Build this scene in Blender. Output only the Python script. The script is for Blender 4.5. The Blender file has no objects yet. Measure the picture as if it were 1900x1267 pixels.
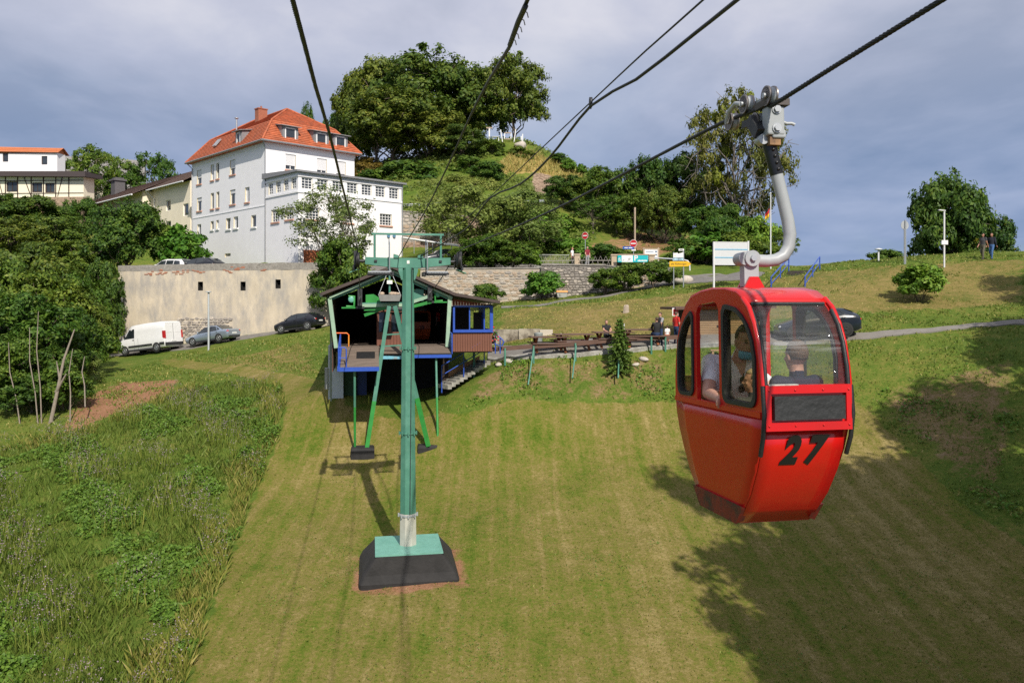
import bpy, bmesh, math, random
import numpy as np
from mathutils import Vector, Matrix, Quaternion
R = math.radians
random.seed(7); RNG = np.random.default_rng(7)
SC = bpy.context.scene
COL = SC.collection
# ---------------------------------------------------------------- camera (eye = world origin, looks along +Y)
F, CX, HY = 1480.0, 950.0, 560.0            # focal length in photo pixels, centre column, horizon row
cam_d = bpy.data.cameras.new('camera'); cam = bpy.data.objects.new('camera', cam_d); COL.objects.link(cam)
cam.rotation_euler = (R(90), 0, 0)
cam_d.sensor_width = 36.0; cam_d.lens = F / 1900.0 * 36.0
cam_d.shift_y = -(633.5 - HY) / 1900.0
cam_d.clip_start = 0.05; cam_d.clip_end = 3000
SC.camera = cam
# ---------------------------------------------------------------- light
SUN_DIR = Vector((0.245, -0.70, 0.655)).normalized()      # towards the sun
w = bpy.data.worlds.new('World'); SC.world = w; w.use_nodes = True
nt = w.node_tree; nt.nodes.clear()
def N(t, kind, **kw):
    n = t.nodes.new(kind)
    for k, v in kw.items(): setattr(n, k, v)
    return n
out = N(nt, 'ShaderNodeOutputWorld'); bg = N(nt, 'ShaderNodeBackground'); bg.inputs[1].default_value = 0.1
sky = N(nt, 'ShaderNodeTexSky', sky_type='NISHITA'); sky.sun_disc = False
sky.sun_elevation = math.asin(SUN_DIR.z); sky.sun_rotation = math.atan2(SUN_DIR.x, SUN_DIR.y)
sky.altitude = 300; sky.air_density = 1.0; sky.dust_density = 1.0
tc = N(nt, 'ShaderNodeTexCoord'); sep = N(nt, 'ShaderNodeSeparateXYZ'); nt.links.new(tc.outputs['Generated'], sep.inputs[0])
def wmath(op, a, b=None):
    m = N(nt, 'ShaderNodeMath', operation=op)
    for i, v in enumerate((a, b)):
        if v is None: continue
        if isinstance(v, (int, float)): m.inputs[i].default_value = v
        else: nt.links.new(v, m.inputs[i])
    return m.outputs[0]
zc = wmath('MAXIMUM', sep.outputs[2], 0.0)
den = wmath('ADD', zc, 0.16)
cv = N(nt, 'ShaderNodeCombineXYZ')
nt.links.new(wmath('DIVIDE', sep.outputs[0], den), cv.inputs[0]); nt.links.new(wmath('DIVIDE', sep.outputs[1], den), cv.inputs[1])
def wnoise(scale, detail, rough, dist=0.0, vec=None, sx=1, sy=1):
    mp = N(nt, 'ShaderNodeMapping'); mp.inputs['Scale'].default_value = (sx, sy, 1)
    nt.links.new(vec or cv.outputs[0], mp.inputs[0])
    n = N(nt, 'ShaderNodeTexNoise'); n.inputs['Scale'].default_value = scale; n.inputs['Detail'].default_value = detail
    n.inputs['Roughness'].default_value = rough; n.inputs['Distortion'].default_value = dist
    nt.links.new(mp.outputs[0], n.inputs[0]); return n.outputs[0]
n1 = wnoise(0.8, 7, 0.5, 0.35, sy=.8); n2 = wnoise(0.55, 6, 0.5, 0.3); n3 = wnoise(2.4, 8, 0.55, 0.25, sy=.75)
def wramp(fac, stops):
    r = N(nt, 'ShaderNodeValToRGB'); e = r.color_ramp.elements
    while len(e) < len(stops): e.new(0.5)
    for el, (p, c) in zip(e, stops): el.position = p; el.color = (*c, 1)
    nt.links.new(fac, r.inputs[0]); return r.outputs[0]
def wmix(fac, a, b):
    m = N(nt, 'ShaderNodeMix', data_type='RGBA')
    if isinstance(fac, (int, float)): m.inputs[0].default_value = fac
    else: nt.links.new(fac, m.inputs[0])
    for i, v in ((6, a), (7, b)):
        if isinstance(v, tuple): m.inputs[i].default_value = (*v, 1)
        else: nt.links.new(v, m.inputs[i])
    return m.outputs[2]
cl = wmath('ADD', wmath('MULTIPLY', n1, 0.7), wmath('MULTIPLY', n3, 0.3))
cloudcol = wramp(cl, [(0.38, (.38, .42, .54)), (0.5, (.54, .565, .685)), (0.59, (.70, .705, .78))])
# far storm bank low over the horizon
low = wramp(zc, [(0.02, (1, 1, 1)), (0.16, (.72, .72, .72)), (0.33, (0, 0, 0))])
lowc = wmix(low, cloudcol, wramp(cl, [(0.36, (.14, .24, .43)), (0.62, (.30, .39, .60))]))
scl = N(nt, 'ShaderNodeVectorMath', operation='SCALE'); scl.inputs[3].default_value = 10.0; nt.links.new(lowc, scl.inputs[0])
cover = wramp(n2, [(0.52, (1, 1, 1)), (0.72, (.55, .55, .55))])
skyc = wmix(cover, sky.outputs[0], scl.outputs[0])
nt.links.new(skyc, bg.inputs[0]); nt.links.new(bg.outputs[0], out.inputs[0])
sd = bpy.data.lights.new('sun', 'SUN'); sd.energy = 4.9; sd.angle = R(0.53); sd.color = (1.0, 0.93, 0.82)
so = bpy.data.objects.new('sun', sd); COL.objects.link(so); so.location = (20, -30, 60)
so.rotation_euler = SUN_DIR.to_track_quat('Z', 'Y').to_euler()
SC.view_settings.view_transform = 'Standard'; SC.view_settings.look = 'None'
SC.view_settings.exposure = 0.05; SC.view_settings.gamma = 1.0; SC.view_settings.use_curve_mapping = False
SC.render.engine = 'CYCLES'
SC.cycles.max_bounces = 6; SC.cycles.diffuse_bounces = 3; SC.cycles.glossy_bounces = 3; SC.cycles.transmission_bounces = 4
SC.cycles.transparent_max_bounces = 10; SC.cycles.use_denoising = False

# ---------------------------------------------------------------- helpers
def P(px, py, d):                      # photo pixel + distance (m) -> point in the place
    return Vector(((px - CX) / F * d, d, (HY - py) / F * d))
MATS = {}
def mat(name, col, rough=.6, metal=0.0, var=.12, scale=5.0, bump=0.0, bscale=40.0, spec=.5, coat=0.0, stretch=None, dirt=None, dscale=1.5, damt=.5):
    if name in MATS: return MATS[name]
    m = bpy.data.materials.new(name); m.use_nodes = True; t = m.node_tree
    b = t.nodes['Principled BSDF']; L = t.links.new
    tcn = N(t, 'ShaderNodeTexCoord'); mp = N(t, 'ShaderNodeMapping'); L(tcn.outputs['Object'], mp.inputs[0])
    if stretch: mp.inputs['Scale'].default_value = stretch
    nz = N(t, 'ShaderNodeTexNoise'); nz.inputs['Scale'].default_value = scale; nz.inputs['Detail'].default_value = 6; nz.inputs['Roughness'].default_value = .62
    L(mp.outputs[0], nz.inputs[0])
    rp = N(t, 'ShaderNodeValToRGB')
    rp.color_ramp.elements[0].position = .3; rp.color_ramp.elements[1].position = .7
    rp.color_ramp.elements[0].color = (*[max(0, c * (1 - var)) for c in col], 1)
    rp.color_ramp.elements[1].color = (*[min(1, c * (1 + var)) for c in col], 1)
    L(nz.outputs[0], rp.inputs[0]); c = rp.outputs[0]
    if dirt:
        n2_ = N(t, 'ShaderNodeTexNoise'); n2_.inputs['Scale'].default_value = dscale; n2_.inputs['Detail'].default_value = 9; n2_.inputs['Roughness'].default_value = .7
        L(mp.outputs[0], n2_.inputs[0])
        r2 = N(t, 'ShaderNodeValToRGB'); r2.color_ramp.elements[0].position = 1 - damt - .08; r2.color_ramp.elements[1].position = 1 - damt + .12
        L(n2_.outputs[0], r2.inputs[0])
        mx = N(t, 'ShaderNodeMix', data_type='RGBA'); L(r2.outputs[0], mx.inputs[0]); L(c, mx.inputs[6]); mx.inputs[7].default_value = (*dirt, 1); c = mx.outputs[2]
    L(c, b.inputs['Base Color'])
    b.inputs['Roughness'].default_value = rough; b.inputs['Metallic'].default_value = metal
    b.inputs['Specular IOR Level'].default_value = spec
    if coat: b.inputs['Coat Weight'].default_value = coat; b.inputs['Coat Roughness'].default_value = .08
    if bump:
        n3_ = N(t, 'ShaderNodeTexNoise'); n3_.inputs['Scale'].default_value = bscale; n3_.inputs['Detail'].default_value = 8; L(mp.outputs[0], n3_.inputs[0])
        bp = N(t, 'ShaderNodeBump'); bp.inputs['Strength'].default_value = bump; bp.inputs['Distance'].default_value = .02
        L(n3_.outputs[0], bp.inputs['Height']); L(bp.outputs[0], b.inputs['Normal'])
    MATS[name] = m; return m
def leafmat(name, stops, trans=.3, rough=.55, hue=.02, gain=1.55):
    if name in MATS: return MATS[name]
    m = bpy.data.materials.new(name); m.use_nodes = True; t = m.node_tree; L = t.links.new
    b = t.nodes['Principled BSDF']; o = t.nodes['Material Output']
    g = N(t, 'ShaderNodeNewGeometry'); oi = N(t, 'ShaderNodeObjectInfo')
    tcn = N(t, 'ShaderNodeTexCoord'); nz = N(t, 'ShaderNodeTexNoise'); nz.inputs['Scale'].default_value = 4.5; nz.inputs['Detail'].default_value = 3
    L(tcn.outputs['Object'], nz.inputs[0])
    a = N(t, 'ShaderNodeMath', operation='MULTIPLY_ADD'); L(g.outputs['Random Per Island'], a.inputs[0]); a.inputs[1].default_value = .55
    s = N(t, 'ShaderNodeMath', operation='MULTIPLY_ADD'); L(nz.outputs[0], s.inputs[0]); s.inputs[1].default_value = 1.1; s.inputs[2].default_value = -.33
    L(s.outputs[0], a.inputs[2])
    rp = N(t, 'ShaderNodeValToRGB'); e = rp.color_ramp.elements
    while len(e) < len(stops): e.new(.5)
    for el, (p_, c) in zip(e, stops): el.position = p_; el.color = (*[q * gain for q in c], 1)
    L(a.outputs[0], rp.inputs[0])
    hs = N(t, 'ShaderNodeHueSaturation'); L(rp.outputs[0], hs.inputs['Color'])
    h = N(t, 'ShaderNodeMath', operation='MULTIPLY_ADD'); L(oi.outputs['Random'], h.inputs[0]); h.inputs[1].default_value = -2 * hue; h.inputs[2].default_value = .5 + hue
    v = N(t, 'ShaderNodeMath', operation='MULTIPLY_ADD'); L(oi.outputs['Random'], v.inputs[0]); v.inputs[1].default_value = .35; v.inputs[2].default_value = .82
    hs.inputs['Saturation'].default_value = 1.06; L(h.outputs[0], hs.inputs['Hue']); L(v.outputs[0], hs.inputs['Value'])
    L(hs.outputs[0], b.inputs['Base Color']); b.inputs['Roughness'].default_value = rough; b.inputs['Specular IOR Level'].default_value = .3
    tr = N(t, 'ShaderNodeBsdfTranslucent'); L(hs.outputs[0], tr.inputs[0])
    mx = N(t, 'ShaderNodeMixShader'); mx.inputs[0].default_value = trans; L(b.outputs[0], mx.inputs[1]); L(tr.outputs[0], mx.inputs[2]); L(mx.outputs[0], o.inputs[0])
    MATS[name] = m; return m
def glassmat(name, tint=(1, 1, 1), haze=0.0, refl=1.0, scratch=False):
    if name in MATS: return MATS[name]
    m = bpy.data.materials.new(name); m.use_nodes = True; t = m.node_tree; L = t.links.new
    t.nodes.remove(t.nodes['Principled BSDF']); o = t.nodes['Material Output']
    tr = N(t, 'ShaderNodeBsdfTransparent'); tr.inputs[0].default_value = (*tint, 1)
    gl = N(t, 'ShaderNodeBsdfGlossy'); gl.inputs['Roughness'].default_value = .04
    fr = N(t, 'ShaderNodeLayerWeight'); fr.inputs[0].default_value = .5
    pw = N(t, 'ShaderNodeMath', operation='POWER'); pw.inputs[1].default_value = 4.0; L(fr.outputs['Facing'], pw.inputs[0])
    mu = N(t, 'ShaderNodeMath', operation='MULTIPLY_ADD'); mu.inputs[1].default_value = .6 * refl; mu.inputs[2].default_value = .03 * refl; L(pw.outputs[0], mu.inputs[0])
    mx = N(t, 'ShaderNodeMixShader'); L(mu.outputs[0], mx.inputs[0]); L(tr.outputs[0], mx.inputs[1]); L(gl.outputs[0], mx.inputs[2])
    last = mx.outputs[0]
    if haze:
        df = N(t, 'ShaderNodeBsdfTranslucent'); df.inputs[0].default_value = (.75, .78, .8, 1)
        d2 = N(t, 'ShaderNodeBsdfDiffuse'); d2.inputs[0].default_value = (.75, .78, .8, 1)
        ad = N(t, 'ShaderNodeMixShader'); ad.inputs[0].default_value = .5; L(df.outputs[0], ad.inputs[1]); L(d2.outputs[0], ad.inputs[2])
        m2 = N(t, 'ShaderNodeMixShader'); m2.inputs[0].default_value = haze
        if scratch:
            tcn = N(t, 'ShaderNodeTexCoord'); mp = N(t, 'ShaderNodeMapping'); mp.inputs['Scale'].default_value = (2.5, 2.5, 40); L(tcn.outputs['Object'], mp.inputs[0])
            nz = N(t, 'ShaderNodeTexNoise'); nz.inputs['Scale'].default_value = 1.0; nz.inputs['Detail'].default_value = 8; nz.inputs['Distortion'].default_value = .6; L(mp.outputs[0], nz.inputs[0])
            se = N(t, 'ShaderNodeSeparateXYZ'); L(tcn.outputs['Object'], se.inputs[0])
            band = N(t, 'ShaderNodeValToRGB'); e = band.color_ramp.elements      # worn belt where the pane bends
            e.new(.5); e.new(.5); e.new(.5)
            for el, (p_, c) in zip(e, ((.0, 0.02), (1.08, .04), (1.13, 1), (1.16, .6), (1.2, .06))):
                el.position = min(1, p_ / 1.4); el.color = (c, c, c, 1)
            dv = N(t, 'ShaderNodeMath', operation='DIVIDE'); dv.inputs[1].default_value = 1.4; L(se.outputs[2], dv.inputs[0]); L(dv.outputs[0], band.inputs[0])
            r_ = N(t, 'ShaderNodeValToRGB'); r_.color_ramp.elements[0].position = .42; r_.color_ramp.elements[1].position = .78; L(nz.outputs[0], r_.inputs[0])
            q = N(t, 'ShaderNodeMath', operation='MULTIPLY'); L(r_.outputs[0], q.inputs[0]); L(band.outputs[0], q.inputs[1])
            q2 = N(t, 'ShaderNodeMath', operation='MULTIPLY_ADD'); L(q.outputs[0], q2.inputs[0]); q2.inputs[1].default_value = .55; q2.inputs[2].default_value = haze
            L(q2.outputs[0], m2.inputs[0])
        L(last, m2.inputs[1]); L(ad.outputs[0], m2.inputs[2]); last = m2.outputs[0]
    L(last, o.inputs[0]); MATS[name] = m; return m

def tag(o, label=None, cat=None, group=None, kind=None):
    if label: o['label'] = label
    if cat: o['category'] = cat
    if group: o['group'] = group
    if kind: o['kind'] = kind
    return o
def thing(name, label, cat, loc=(0, 0, 0), rz=0.0, group=None):
    o = bpy.data.objects.new(name, None); COL.objects.link(o); o.location = loc; o.rotation_euler = (0, 0, rz); o.empty_display_size = .2
    return tag(o, label, cat, group)
def link(name, me, parent=None, loc=None, rot=None):
    o = bpy.data.objects.new(name, me); COL.objects.link(o)
    if parent is not None: o.parent = parent
    if loc is not None: o.location = loc
    if rot is not None: o.rotation_euler = rot
    return o
def copy_tree(o, parent=None):
    c = o.copy(); COL.objects.link(c)
    if parent is not None: c.parent = parent; c.matrix_parent_inverse = o.matrix_parent_inverse.copy()
    for ch in list(o.children): copy_tree(ch, c)
    return c
def lerp(a, b, t): return a + (b - a) * t
class MB:                                   # collects faces, builds one mesh object
    def __init__(s): s.v = []; s.f = []; s.m = []; s.s = []
    def add(s, vs, fs, mi=0, smooth=False):
        o = len(s.v); s.v += [tuple(v) for v in vs]
        for f in fs: s.f.append(tuple(i + o for i in f)); s.m.append(mi); s.s.append(smooth)
        return s
    def box(s, c, size, rot=None, mi=0):
        x, y, z = (q / 2 for q in size); vs = [Vector((a * x, b * y, e * z)) for a in (-1, 1) for b in (-1, 1) for e in (-1, 1)]
        if rot is not None: vs = [rot @ v for v in vs]
        c = Vector(c); return s.add([v + c for v in vs], [(0, 1, 3, 2), (4, 6, 7, 5), (0, 4, 5, 1), (2, 3, 7, 6), (0, 2, 6, 4), (1, 5, 7, 3)], mi)
    def bbox(s, lo, hi, mi=0):
        return s.box([(a + b) / 2 for a, b in zip(lo, hi)], [b - a for a, b in zip(lo, hi)], None, mi)
    def bar(s, p0, p1, w_, h_=None, mi=0, up=(0, 0, 1)):
        p0 = Vector(p0); p1 = Vector(p1); d = p1 - p0; h_ = h_ or w_
        y = d.normalized(); u = Vector(up)
        if abs(y.dot(u)) > .98: u = Vector((0, 1, 0)) if abs(y.y) < .9 else Vector((1, 0, 0))
        x = y.cross(u).normalized(); z = x.cross(y)
        m = Matrix((x, y, z)).transposed()
        return s.box((p0 + p1) / 2, (w_, d.length, h_), m, mi)
    def tube(s, pts, r, n=8, mi=0, cap=True, smooth=True):
        pts = [Vector(p) for p in pts]; k = len(pts); rr = r if isinstance(r, (list, tuple)) else [r] * k
        vs = []; prev = None
        for i, p in enumerate(pts):
            t_ = (pts[min(i + 1, k - 1)] - pts[max(i - 1, 0)]).normalized()
            if prev is None:
                a = Vector((0, 0, 1)) if abs(t_.z) < .9 else Vector((1, 0, 0)); x = t_.cross(a).normalized()
            else:
                x = (prev - t_ * prev.dot(t_)).normalized()
            prev = x; y = t_.cross(x)
            for j in range(n):
                an = 2 * math.pi * j / n; vs.append(p + (x * math.cos(an) + y * math.sin(an)) * rr[i])
        fs = [(i * n + j, i * n + (j + 1) % n, (i + 1) * n + (j + 1) % n, (i + 1) * n + j) for i in range(k - 1) for j in range(n)]
        s.add(vs, fs, mi, smooth)
        if cap: s.add(vs, [tuple(range(n))[::-1], tuple((k - 1) * n + j for j in range(n))], mi)
        return s
    def cyl(s, p0, p1, r, n=16, mi=0, smooth=True): return s.tube([p0, p1], r, n, mi, True, smooth)
    def loft(s, rings, mi=0, smooth=True, cap=True, closed=True):
        n = len(rings[0]); k = len(rings); vs = [v for r_ in rings for v in r_]
        fs = [(i * n + j, i * n + (j + 1) % n, (i + 1) * n + (j + 1) % n, (i + 1) * n + j) for i in range(k - 1) for j in range(n if closed else n - 1)]
        s.add(vs, fs, mi, smooth)
        if cap: s.add(vs, [tuple(range(n))[::-1], tuple((k - 1) * n + j for j in range(n))], mi)
        return s
    def lathe(s, prof, n=16, c=(0, 0, 0), mi=0, smooth=True, axis='z'):
        rings = []
        for r_, z in prof:
            ring = []
            for j in range(n):
                an = 2 * math.pi * j / n; q = (r_ * math.cos(an), r_ * math.sin(an), z)
                if axis == 'x': q = (q[2], q[0], q[1])
                if axis == 'y': q = (q[0], q[2], q[1])
                ring.append(Vector(q) + Vector(c))
            rings.append(ring)
        return s.loft(rings, mi, smooth)
    def ball(s, c, r, n=12, k=8, mi=0):
        if not isinstance(r, (list, tuple)): r = (r, r, r)
        rings = []
        for i in range(k + 1):
            a = -math.pi / 2 + math.pi * i / k; q = max(math.cos(a), .02)
            rings.append([Vector(c) + Vector((r[0] * q * math.cos(2 * math.pi * j / n), r[1] * q * math.sin(2 * math.pi * j / n), r[2] * math.sin(a))) for j in range(n)])
        return s.loft(rings, mi, True)
    def prism(s, poly, ext, mi=0, smooth=False):   # poly: list of 3-D points, ext: vector
        n = len(poly); e = Vector(ext); vs = [Vector(p) for p in poly] + [Vector(p) + e for p in poly]
        fs = [tuple(range(n))[::-1], tuple(range(n, 2 * n))]
        s.add(vs, fs, mi); s.add(vs, [(i, (i + 1) % n, n + (i + 1) % n, n + i) for i in range(n)], mi, smooth); return s
    def mesh(s, name, mats):
        me = bpy.data.meshes.new(name); me.from_pydata(s.v, [], s.f)
        for m_ in (mats if isinstance(mats, (list, tuple)) else [mats]): me.materials.append(m_)
        me.polygons.foreach_set('material_index', s.m); me.polygons.foreach_set('use_smooth', s.s)
        bm = bmesh.new(); bm.from_mesh(me); bmesh.ops.recalc_face_normals(bm, faces=bm.faces); bm.to_mesh(me); bm.free()
        me.update(); return me
    def build(s, name, mats, parent=None, loc=None, rot=None): return link(name, s.mesh(name, mats), parent, loc, rot)
def raw_mesh(name, V, Fa, mats, mi=None):          # numpy: V (n,3), Fa (m,k)
    me = bpy.data.meshes.new(name); V = np.asarray(V, np.float32); Fa = np.asarray(Fa, np.int32); k = Fa.shape[1]
    me.vertices.add(len(V)); me.vertices.foreach_set('co', V.ravel())
    me.loops.add(Fa.size); me.loops.foreach_set('vertex_index', Fa.ravel())
    me.polygons.add(len(Fa)); me.polygons.foreach_set('loop_start', np.arange(0, Fa.size, k, dtype=np.int32))
    for m_ in (mats if isinstance(mats, (list, tuple)) else [mats]): me.materials.append(m_)
    if mi is not None: me.polygons.foreach_set('material_index', np.asarray(mi, np.int32))
    me.update(calc_edges=True); return me
def plate(name, outer, holes, thick, m, parent=None, mtx=None):
    """flat plate with holes; outlines in local 2-D (u,v), thickness centred on the plane; mtx maps (u,v,w) into the parent's space"""
    cu = bpy.data.curves.new(name, 'CURVE'); cu.dimensions = '2D'; cu.fill_mode = 'BOTH'; cu.extrude = thick / 2
    for o_ in [outer] + list(holes):
        sp = cu.splines.new('POLY'); sp.points.add(len(o_) - 1)
        for p_, q in zip(sp.points, o_): p_.co = (q[0], q[1], 0, 1)
        sp.use_cyclic_u = True
    return _curve_obj(name, cu, m, parent, mtx)
def _curve_obj(name, cu, m, parent, mtx):
    tmp = bpy.data.objects.new('tmp', cu); COL.objects.link(tmp)
    dg = bpy.context.evaluated_depsgraph_get(); me = bpy.data.meshes.new_from_object(tmp.evaluated_get(dg)); me.name = name
    bpy.data.objects.remove(tmp); bpy.data.curves.remove(cu)
    if mtx is not None: me.transform(mtx)
    me.materials.clear(); me.materials.append(m)
    return link(name, me, parent)
def text(name, body, size, m, parent, mtx, thick=.002, align='CENTER', shear=0, offset=0.0):
    cu = bpy.data.curves.new(name, 'FONT'); cu.body = body; cu.size = size; cu.extrude = thick; cu.align_x = align; cu.align_y = 'CENTER'; cu.shear = shear; cu.offset = offset
    return _curve_obj(name, cu, m, parent, mtx)
def frame_mtx(o, x, z):                          # plane basis: u -> x, v -> z, w -> x cross z
    x = Vector(x).normalized(); z = Vector(z).normalized(); y = x.cross(z)
    m = Matrix((x, z, y)).transposed().to_4x4(); m.translation = Vector(o); return m
def arc(c, r, a0, a1, n): return [(c[0] + r * math.cos(lerp(a0, a1, i / n)), c[1] + r * math.sin(lerp(a0, a1, i / n))) for i in range(n + 1)]
def rrect(x0, y0, x1, y1, r, n=4):
    o = []
    for cx, cy, a in ((x1 - r, y1 - r, 0), (x0 + r, y1 - r, 90), (x0 + r, y0 + r, 180), (x1 - r, y0 + r, 270)): o += arc((cx, cy), r, R(a), R(a + 90), n)
    return o
# ---------------------------------------------------------------- terrain: two smooth surfaces joined along the retaining-wall line
def tps_fit(pts, lam=.02):
    p = np.array([(q[0], q[1]) for q in pts]) / 20.0; z = np.array([q[2] for q in pts]); n = len(p)
    d2 = ((p[:, None] - p[None]) ** 2).sum(-1); K = .5 * d2 * np.log(d2 + 1e-9); K[np.arange(n), np.arange(n)] = lam
    A = np.zeros((n + 3, n + 3)); A[:n, :n] = K; A[:n, n] = 1; A[:n, n + 1:] = p; A[n, :n] = 1; A[n + 1:, :n] = p.T
    s = np.linalg.solve(A, np.r_[z, 0, 0, 0]); return p, s
def tps_eval(fit, x, y):
    p, s = fit; x = np.asarray(x, float).ravel() / 20; y = np.asarray(y, float).ravel() / 20; o = np.empty(len(x)); n = len(p)
    for a in range(0, len(x), 20000):
        xx, yy = x[a:a + 20000], y[a:a + 20000]
        d2 = (xx[:, None] - p[:, 0]) ** 2 + (yy[:, None] - p[:, 1]) ** 2
        o[a:a + 20000] = (.5 * d2 * np.log(d2 + 1e-9)) @ s[:n] + s[n] + s[n + 1] * xx + s[n + 2] * yy
    return o
pp = lambda L: [tuple(P(*q)) for q in L]
LOW = pp([
 (950,1267,19.2),(350,1267,19.2),(0,1267,19.0),(1500,1267,19.2),(1900,1267,18.6),(757,1085,23.8),(1100,1090,23.7),(500,1090,23.7),(673,848,34.4),(800,833,34.8),
 (1100,900,31.4),(1400,1000,27.0),(900,1000,27.0),(1050,820,35.2),(900,770,36.6),(1100,765,36.8),(1250,762,37.0),(900,690,38.3),(1100,690,38.1),(1250,688,38.3),
 (930,669,38.9),(1000,666,39.0),(1120,656,39.3),(1250,645,39.8),(1000,643,43),(1120,628,44),(1230,624,45),
 (1000,605,50),(1000,572,57),(950,562,62),(1130,549,62),(1000,556,64.6),(1240,526,62),(1160,577,52),(1300,531,57),(1220,548,57),
 (1380,632,42),(1500,633,42),(1590,624,41.5),(1700,614,41),(1900,598,40),(1600,592,44),(1700,545,48),(1500,545,49),(1640,492,54),(1900,472,52),(1500,503,57),(1780,483,53),(1850,540,47),(1800,580,43.5),
 (1590,690,38),(1750,690,36.5),(1900,690,35),(1590,760,35.8),(1650,800,34.0),(1750,850,31.2),(1900,960,27.0),(1900,800,31.5),
 (222,669,63),(333,656,62),(440,638,61.5),(600,613,61),(222,656,69.8),(330,640,68),(450,624,66.8),(600,609,66),(620,600,66),
 (300,690,52),(450,690,49),(560,712,44),(607,720,41),(560,660,53),(400,672,55),(530,745,39),(430,800,37),(250,730,44),(90,790,38),(0,810,37),(0,890,32.0),(0,700,50),(300,800,37),
 (740,716,42),(796,838,34.5),(840,832,34.8),(750,842,34.6),(800,800,36),(880,795,36),(612,720,38.3),(642,722,38.8),(720,768,37.2),(800,762,37.3),(655,792,36.3),(820,735,39.6),(740,640,55),(900,690,40.5),(830,690,42),(887,693,36.6),(850,713,36),(820,740,35.5),(945,690,37.6)]) + [
 (-60,60,-4),(-45,40,-6),(-40,25,-8.5),(-30,10,-11),(0,8,-11),(30,8,-11),(0,-15,-13),(-40,-20,-13),(40,-20,-12),(45,30,-2),(40,20,-6),
 (33,72,1.5),(50,65,2.5),(60,90,-3),(30,95,-3),(22,75,3.0),(100,60,0),(100,120,-8),(30,150,-10),(-80,66,-4)]
# ground that both surfaces share to the right of the walls
SH = pp([(1290,521,62),(1320,505,66),(1400,505,63.5),(1450,503,62),(1500,503,60)]) + [(22,75,3.0),(33,72,1.5),(30,95,-3),(60,90,-3),(100,120,-8),(30,150,-10),(50,65,2.5),(100,60,0)]
UP = SH + pp([
 (222,520,70.9),(600,512,67.2),(400,517,69.3),(330,516,73.5),(150,470,110),(190,465,100),(500,487,76),(800,499,66.2),(1000,499,66),(1130,500,65.4),(1180,505,64.6),(1230,514,63.6),(900,497,71),(1060,497,70),(1170,500,69),
 (492,486,75),(357,482,87),(660,485,82),(100,520,75),(0,480,90),(60,372,108),(0,372,106),(240,425,100),(150,430,98),(320,420,96),
 (750,388,90),(900,382,90),(1000,376,92),(780,440,86.5),(780,398,88.3),(800,462,80),(880,470,78),(860,440,86.5),(920,430,86),
 (1000,440,84),(1000,345,105),(1000,290,112),(960,262,116),(1050,298,115),(1090,322,113),(900,262,118),(800,285,119),(700,308,119),(690,335,104),(1150,350,111),(1250,400,104),
 (1200,455,82),(1100,455,80),(1300,450,82),(1300,490,72),(1370,480,76),(1420,490,72)]) + [(0,160,14),(-60,160,14),(40,110,0),(55,140,-8),(-120,120,12),(-80,75,3),(-150,160,14),(0,260,0),(80,260,-15),(-150,260,0)]
FL, FU = tps_fit(LOW), tps_fit(UP, .01)
def wall_d(x): return np.interp(x, [-120, -34.5, -15.7, -6.6, 1.3, 7.8, 14.2, 22, 60], [76.7, 70.95, 67.05, 66.1, 65.85, 65.1, 62.4, 61, 60])
def bumps(x, y):
    return (.05 * np.sin(x * 1.3 + .7 * np.sin(y * .9)) * np.sin(y * 1.1 + 1.3 * np.sin(x * .5)) + .03 * np.sin(x * 3.1 + y * 1.7) * np.sin(y * 2.9 - x * 1.1))
def height(x, y):
    x = np.atleast_1d(np.asarray(x, float)); y = np.atleast_1d(np.asarray(y, float)); sh = x.shape; x = x.ravel(); y = y.ravel()
    lo = tps_eval(FL, x, np.maximum(y, -30)); up = tps_eval(FU, x, np.minimum(y, 280)); wd = wall_d(x)
    z = np.where(y > wd + .05, up, lo)
    far = np.clip((np.hypot(x, y - 60) - 150) / 150, 0, 1)
    z = np.clip(z, -30, 40); z = z * (1 - far) + (-25) * far
    return (z + bumps(x, y)).reshape(sh)
def gz(x, y): return float(height(x, y)[0])
def hit(px, py, d0=14.0, d1=200.0):            # where the ray through a photo pixel first meets the ground
    d = np.linspace(d0, d1, 3000); x = (px - CX) / F * d; z = (HY - py) / F * d; h = height(x, d)
    i = np.argmax(z <= h)
    if z[i] > h[i]: i = int(np.argmin(np.abs(z - h)))
    if i > 0:
        a, b = z[i - 1] - h[i - 1], z[i] - h[i]; t_ = a / (a - b) if a != b else 1; dd = lerp(d[i - 1], d[i], min(max(t_, 0), 1))
    else: dd = d[i]
    return Vector(((px - CX) / F * dd, dd, gz((px - CX) / F * dd, dd)))
def on(px, d, dz=0.0):                           # ground point in column px at distance d
    x = (px - CX) / F * d; return Vector((x, d, gz(x, d) + dz))
def inpoly(x, y, poly):
    c = np.zeros(len(x), bool); n = len(poly)
    for i in range(n):
        x0, y0 = poly[i][:2]; x1, y1 = poly[(i + 1) % n][:2]
        k = ((y0 > y) != (y1 > y)) & (x < (x1 - x0) * (y - y0) / (y1 - y0 + 1e-12) + x0); c ^= k
    return c
def sdist(x, y, poly):                            # signed distance, + inside
    d = np.full(len(x), 1e9); n = len(poly)
    for i in range(n):
        a = np.array(poly[i][:2]); b = np.array(poly[(i + 1) % n][:2]); e = b - a
        t_ = np.clip(((x - a[0]) * e[0] + (y - a[1]) * e[1]) / (e @ e + 1e-9), 0, 1)
        d = np.minimum(d, np.hypot(x - a[0] - t_ * e[0], y - a[1] - t_ * e[1]))
    return np.where(inpoly(x, y, poly), d, -d)
hp = lambda L: [tuple(hit(*q)) for q in L]
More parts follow.
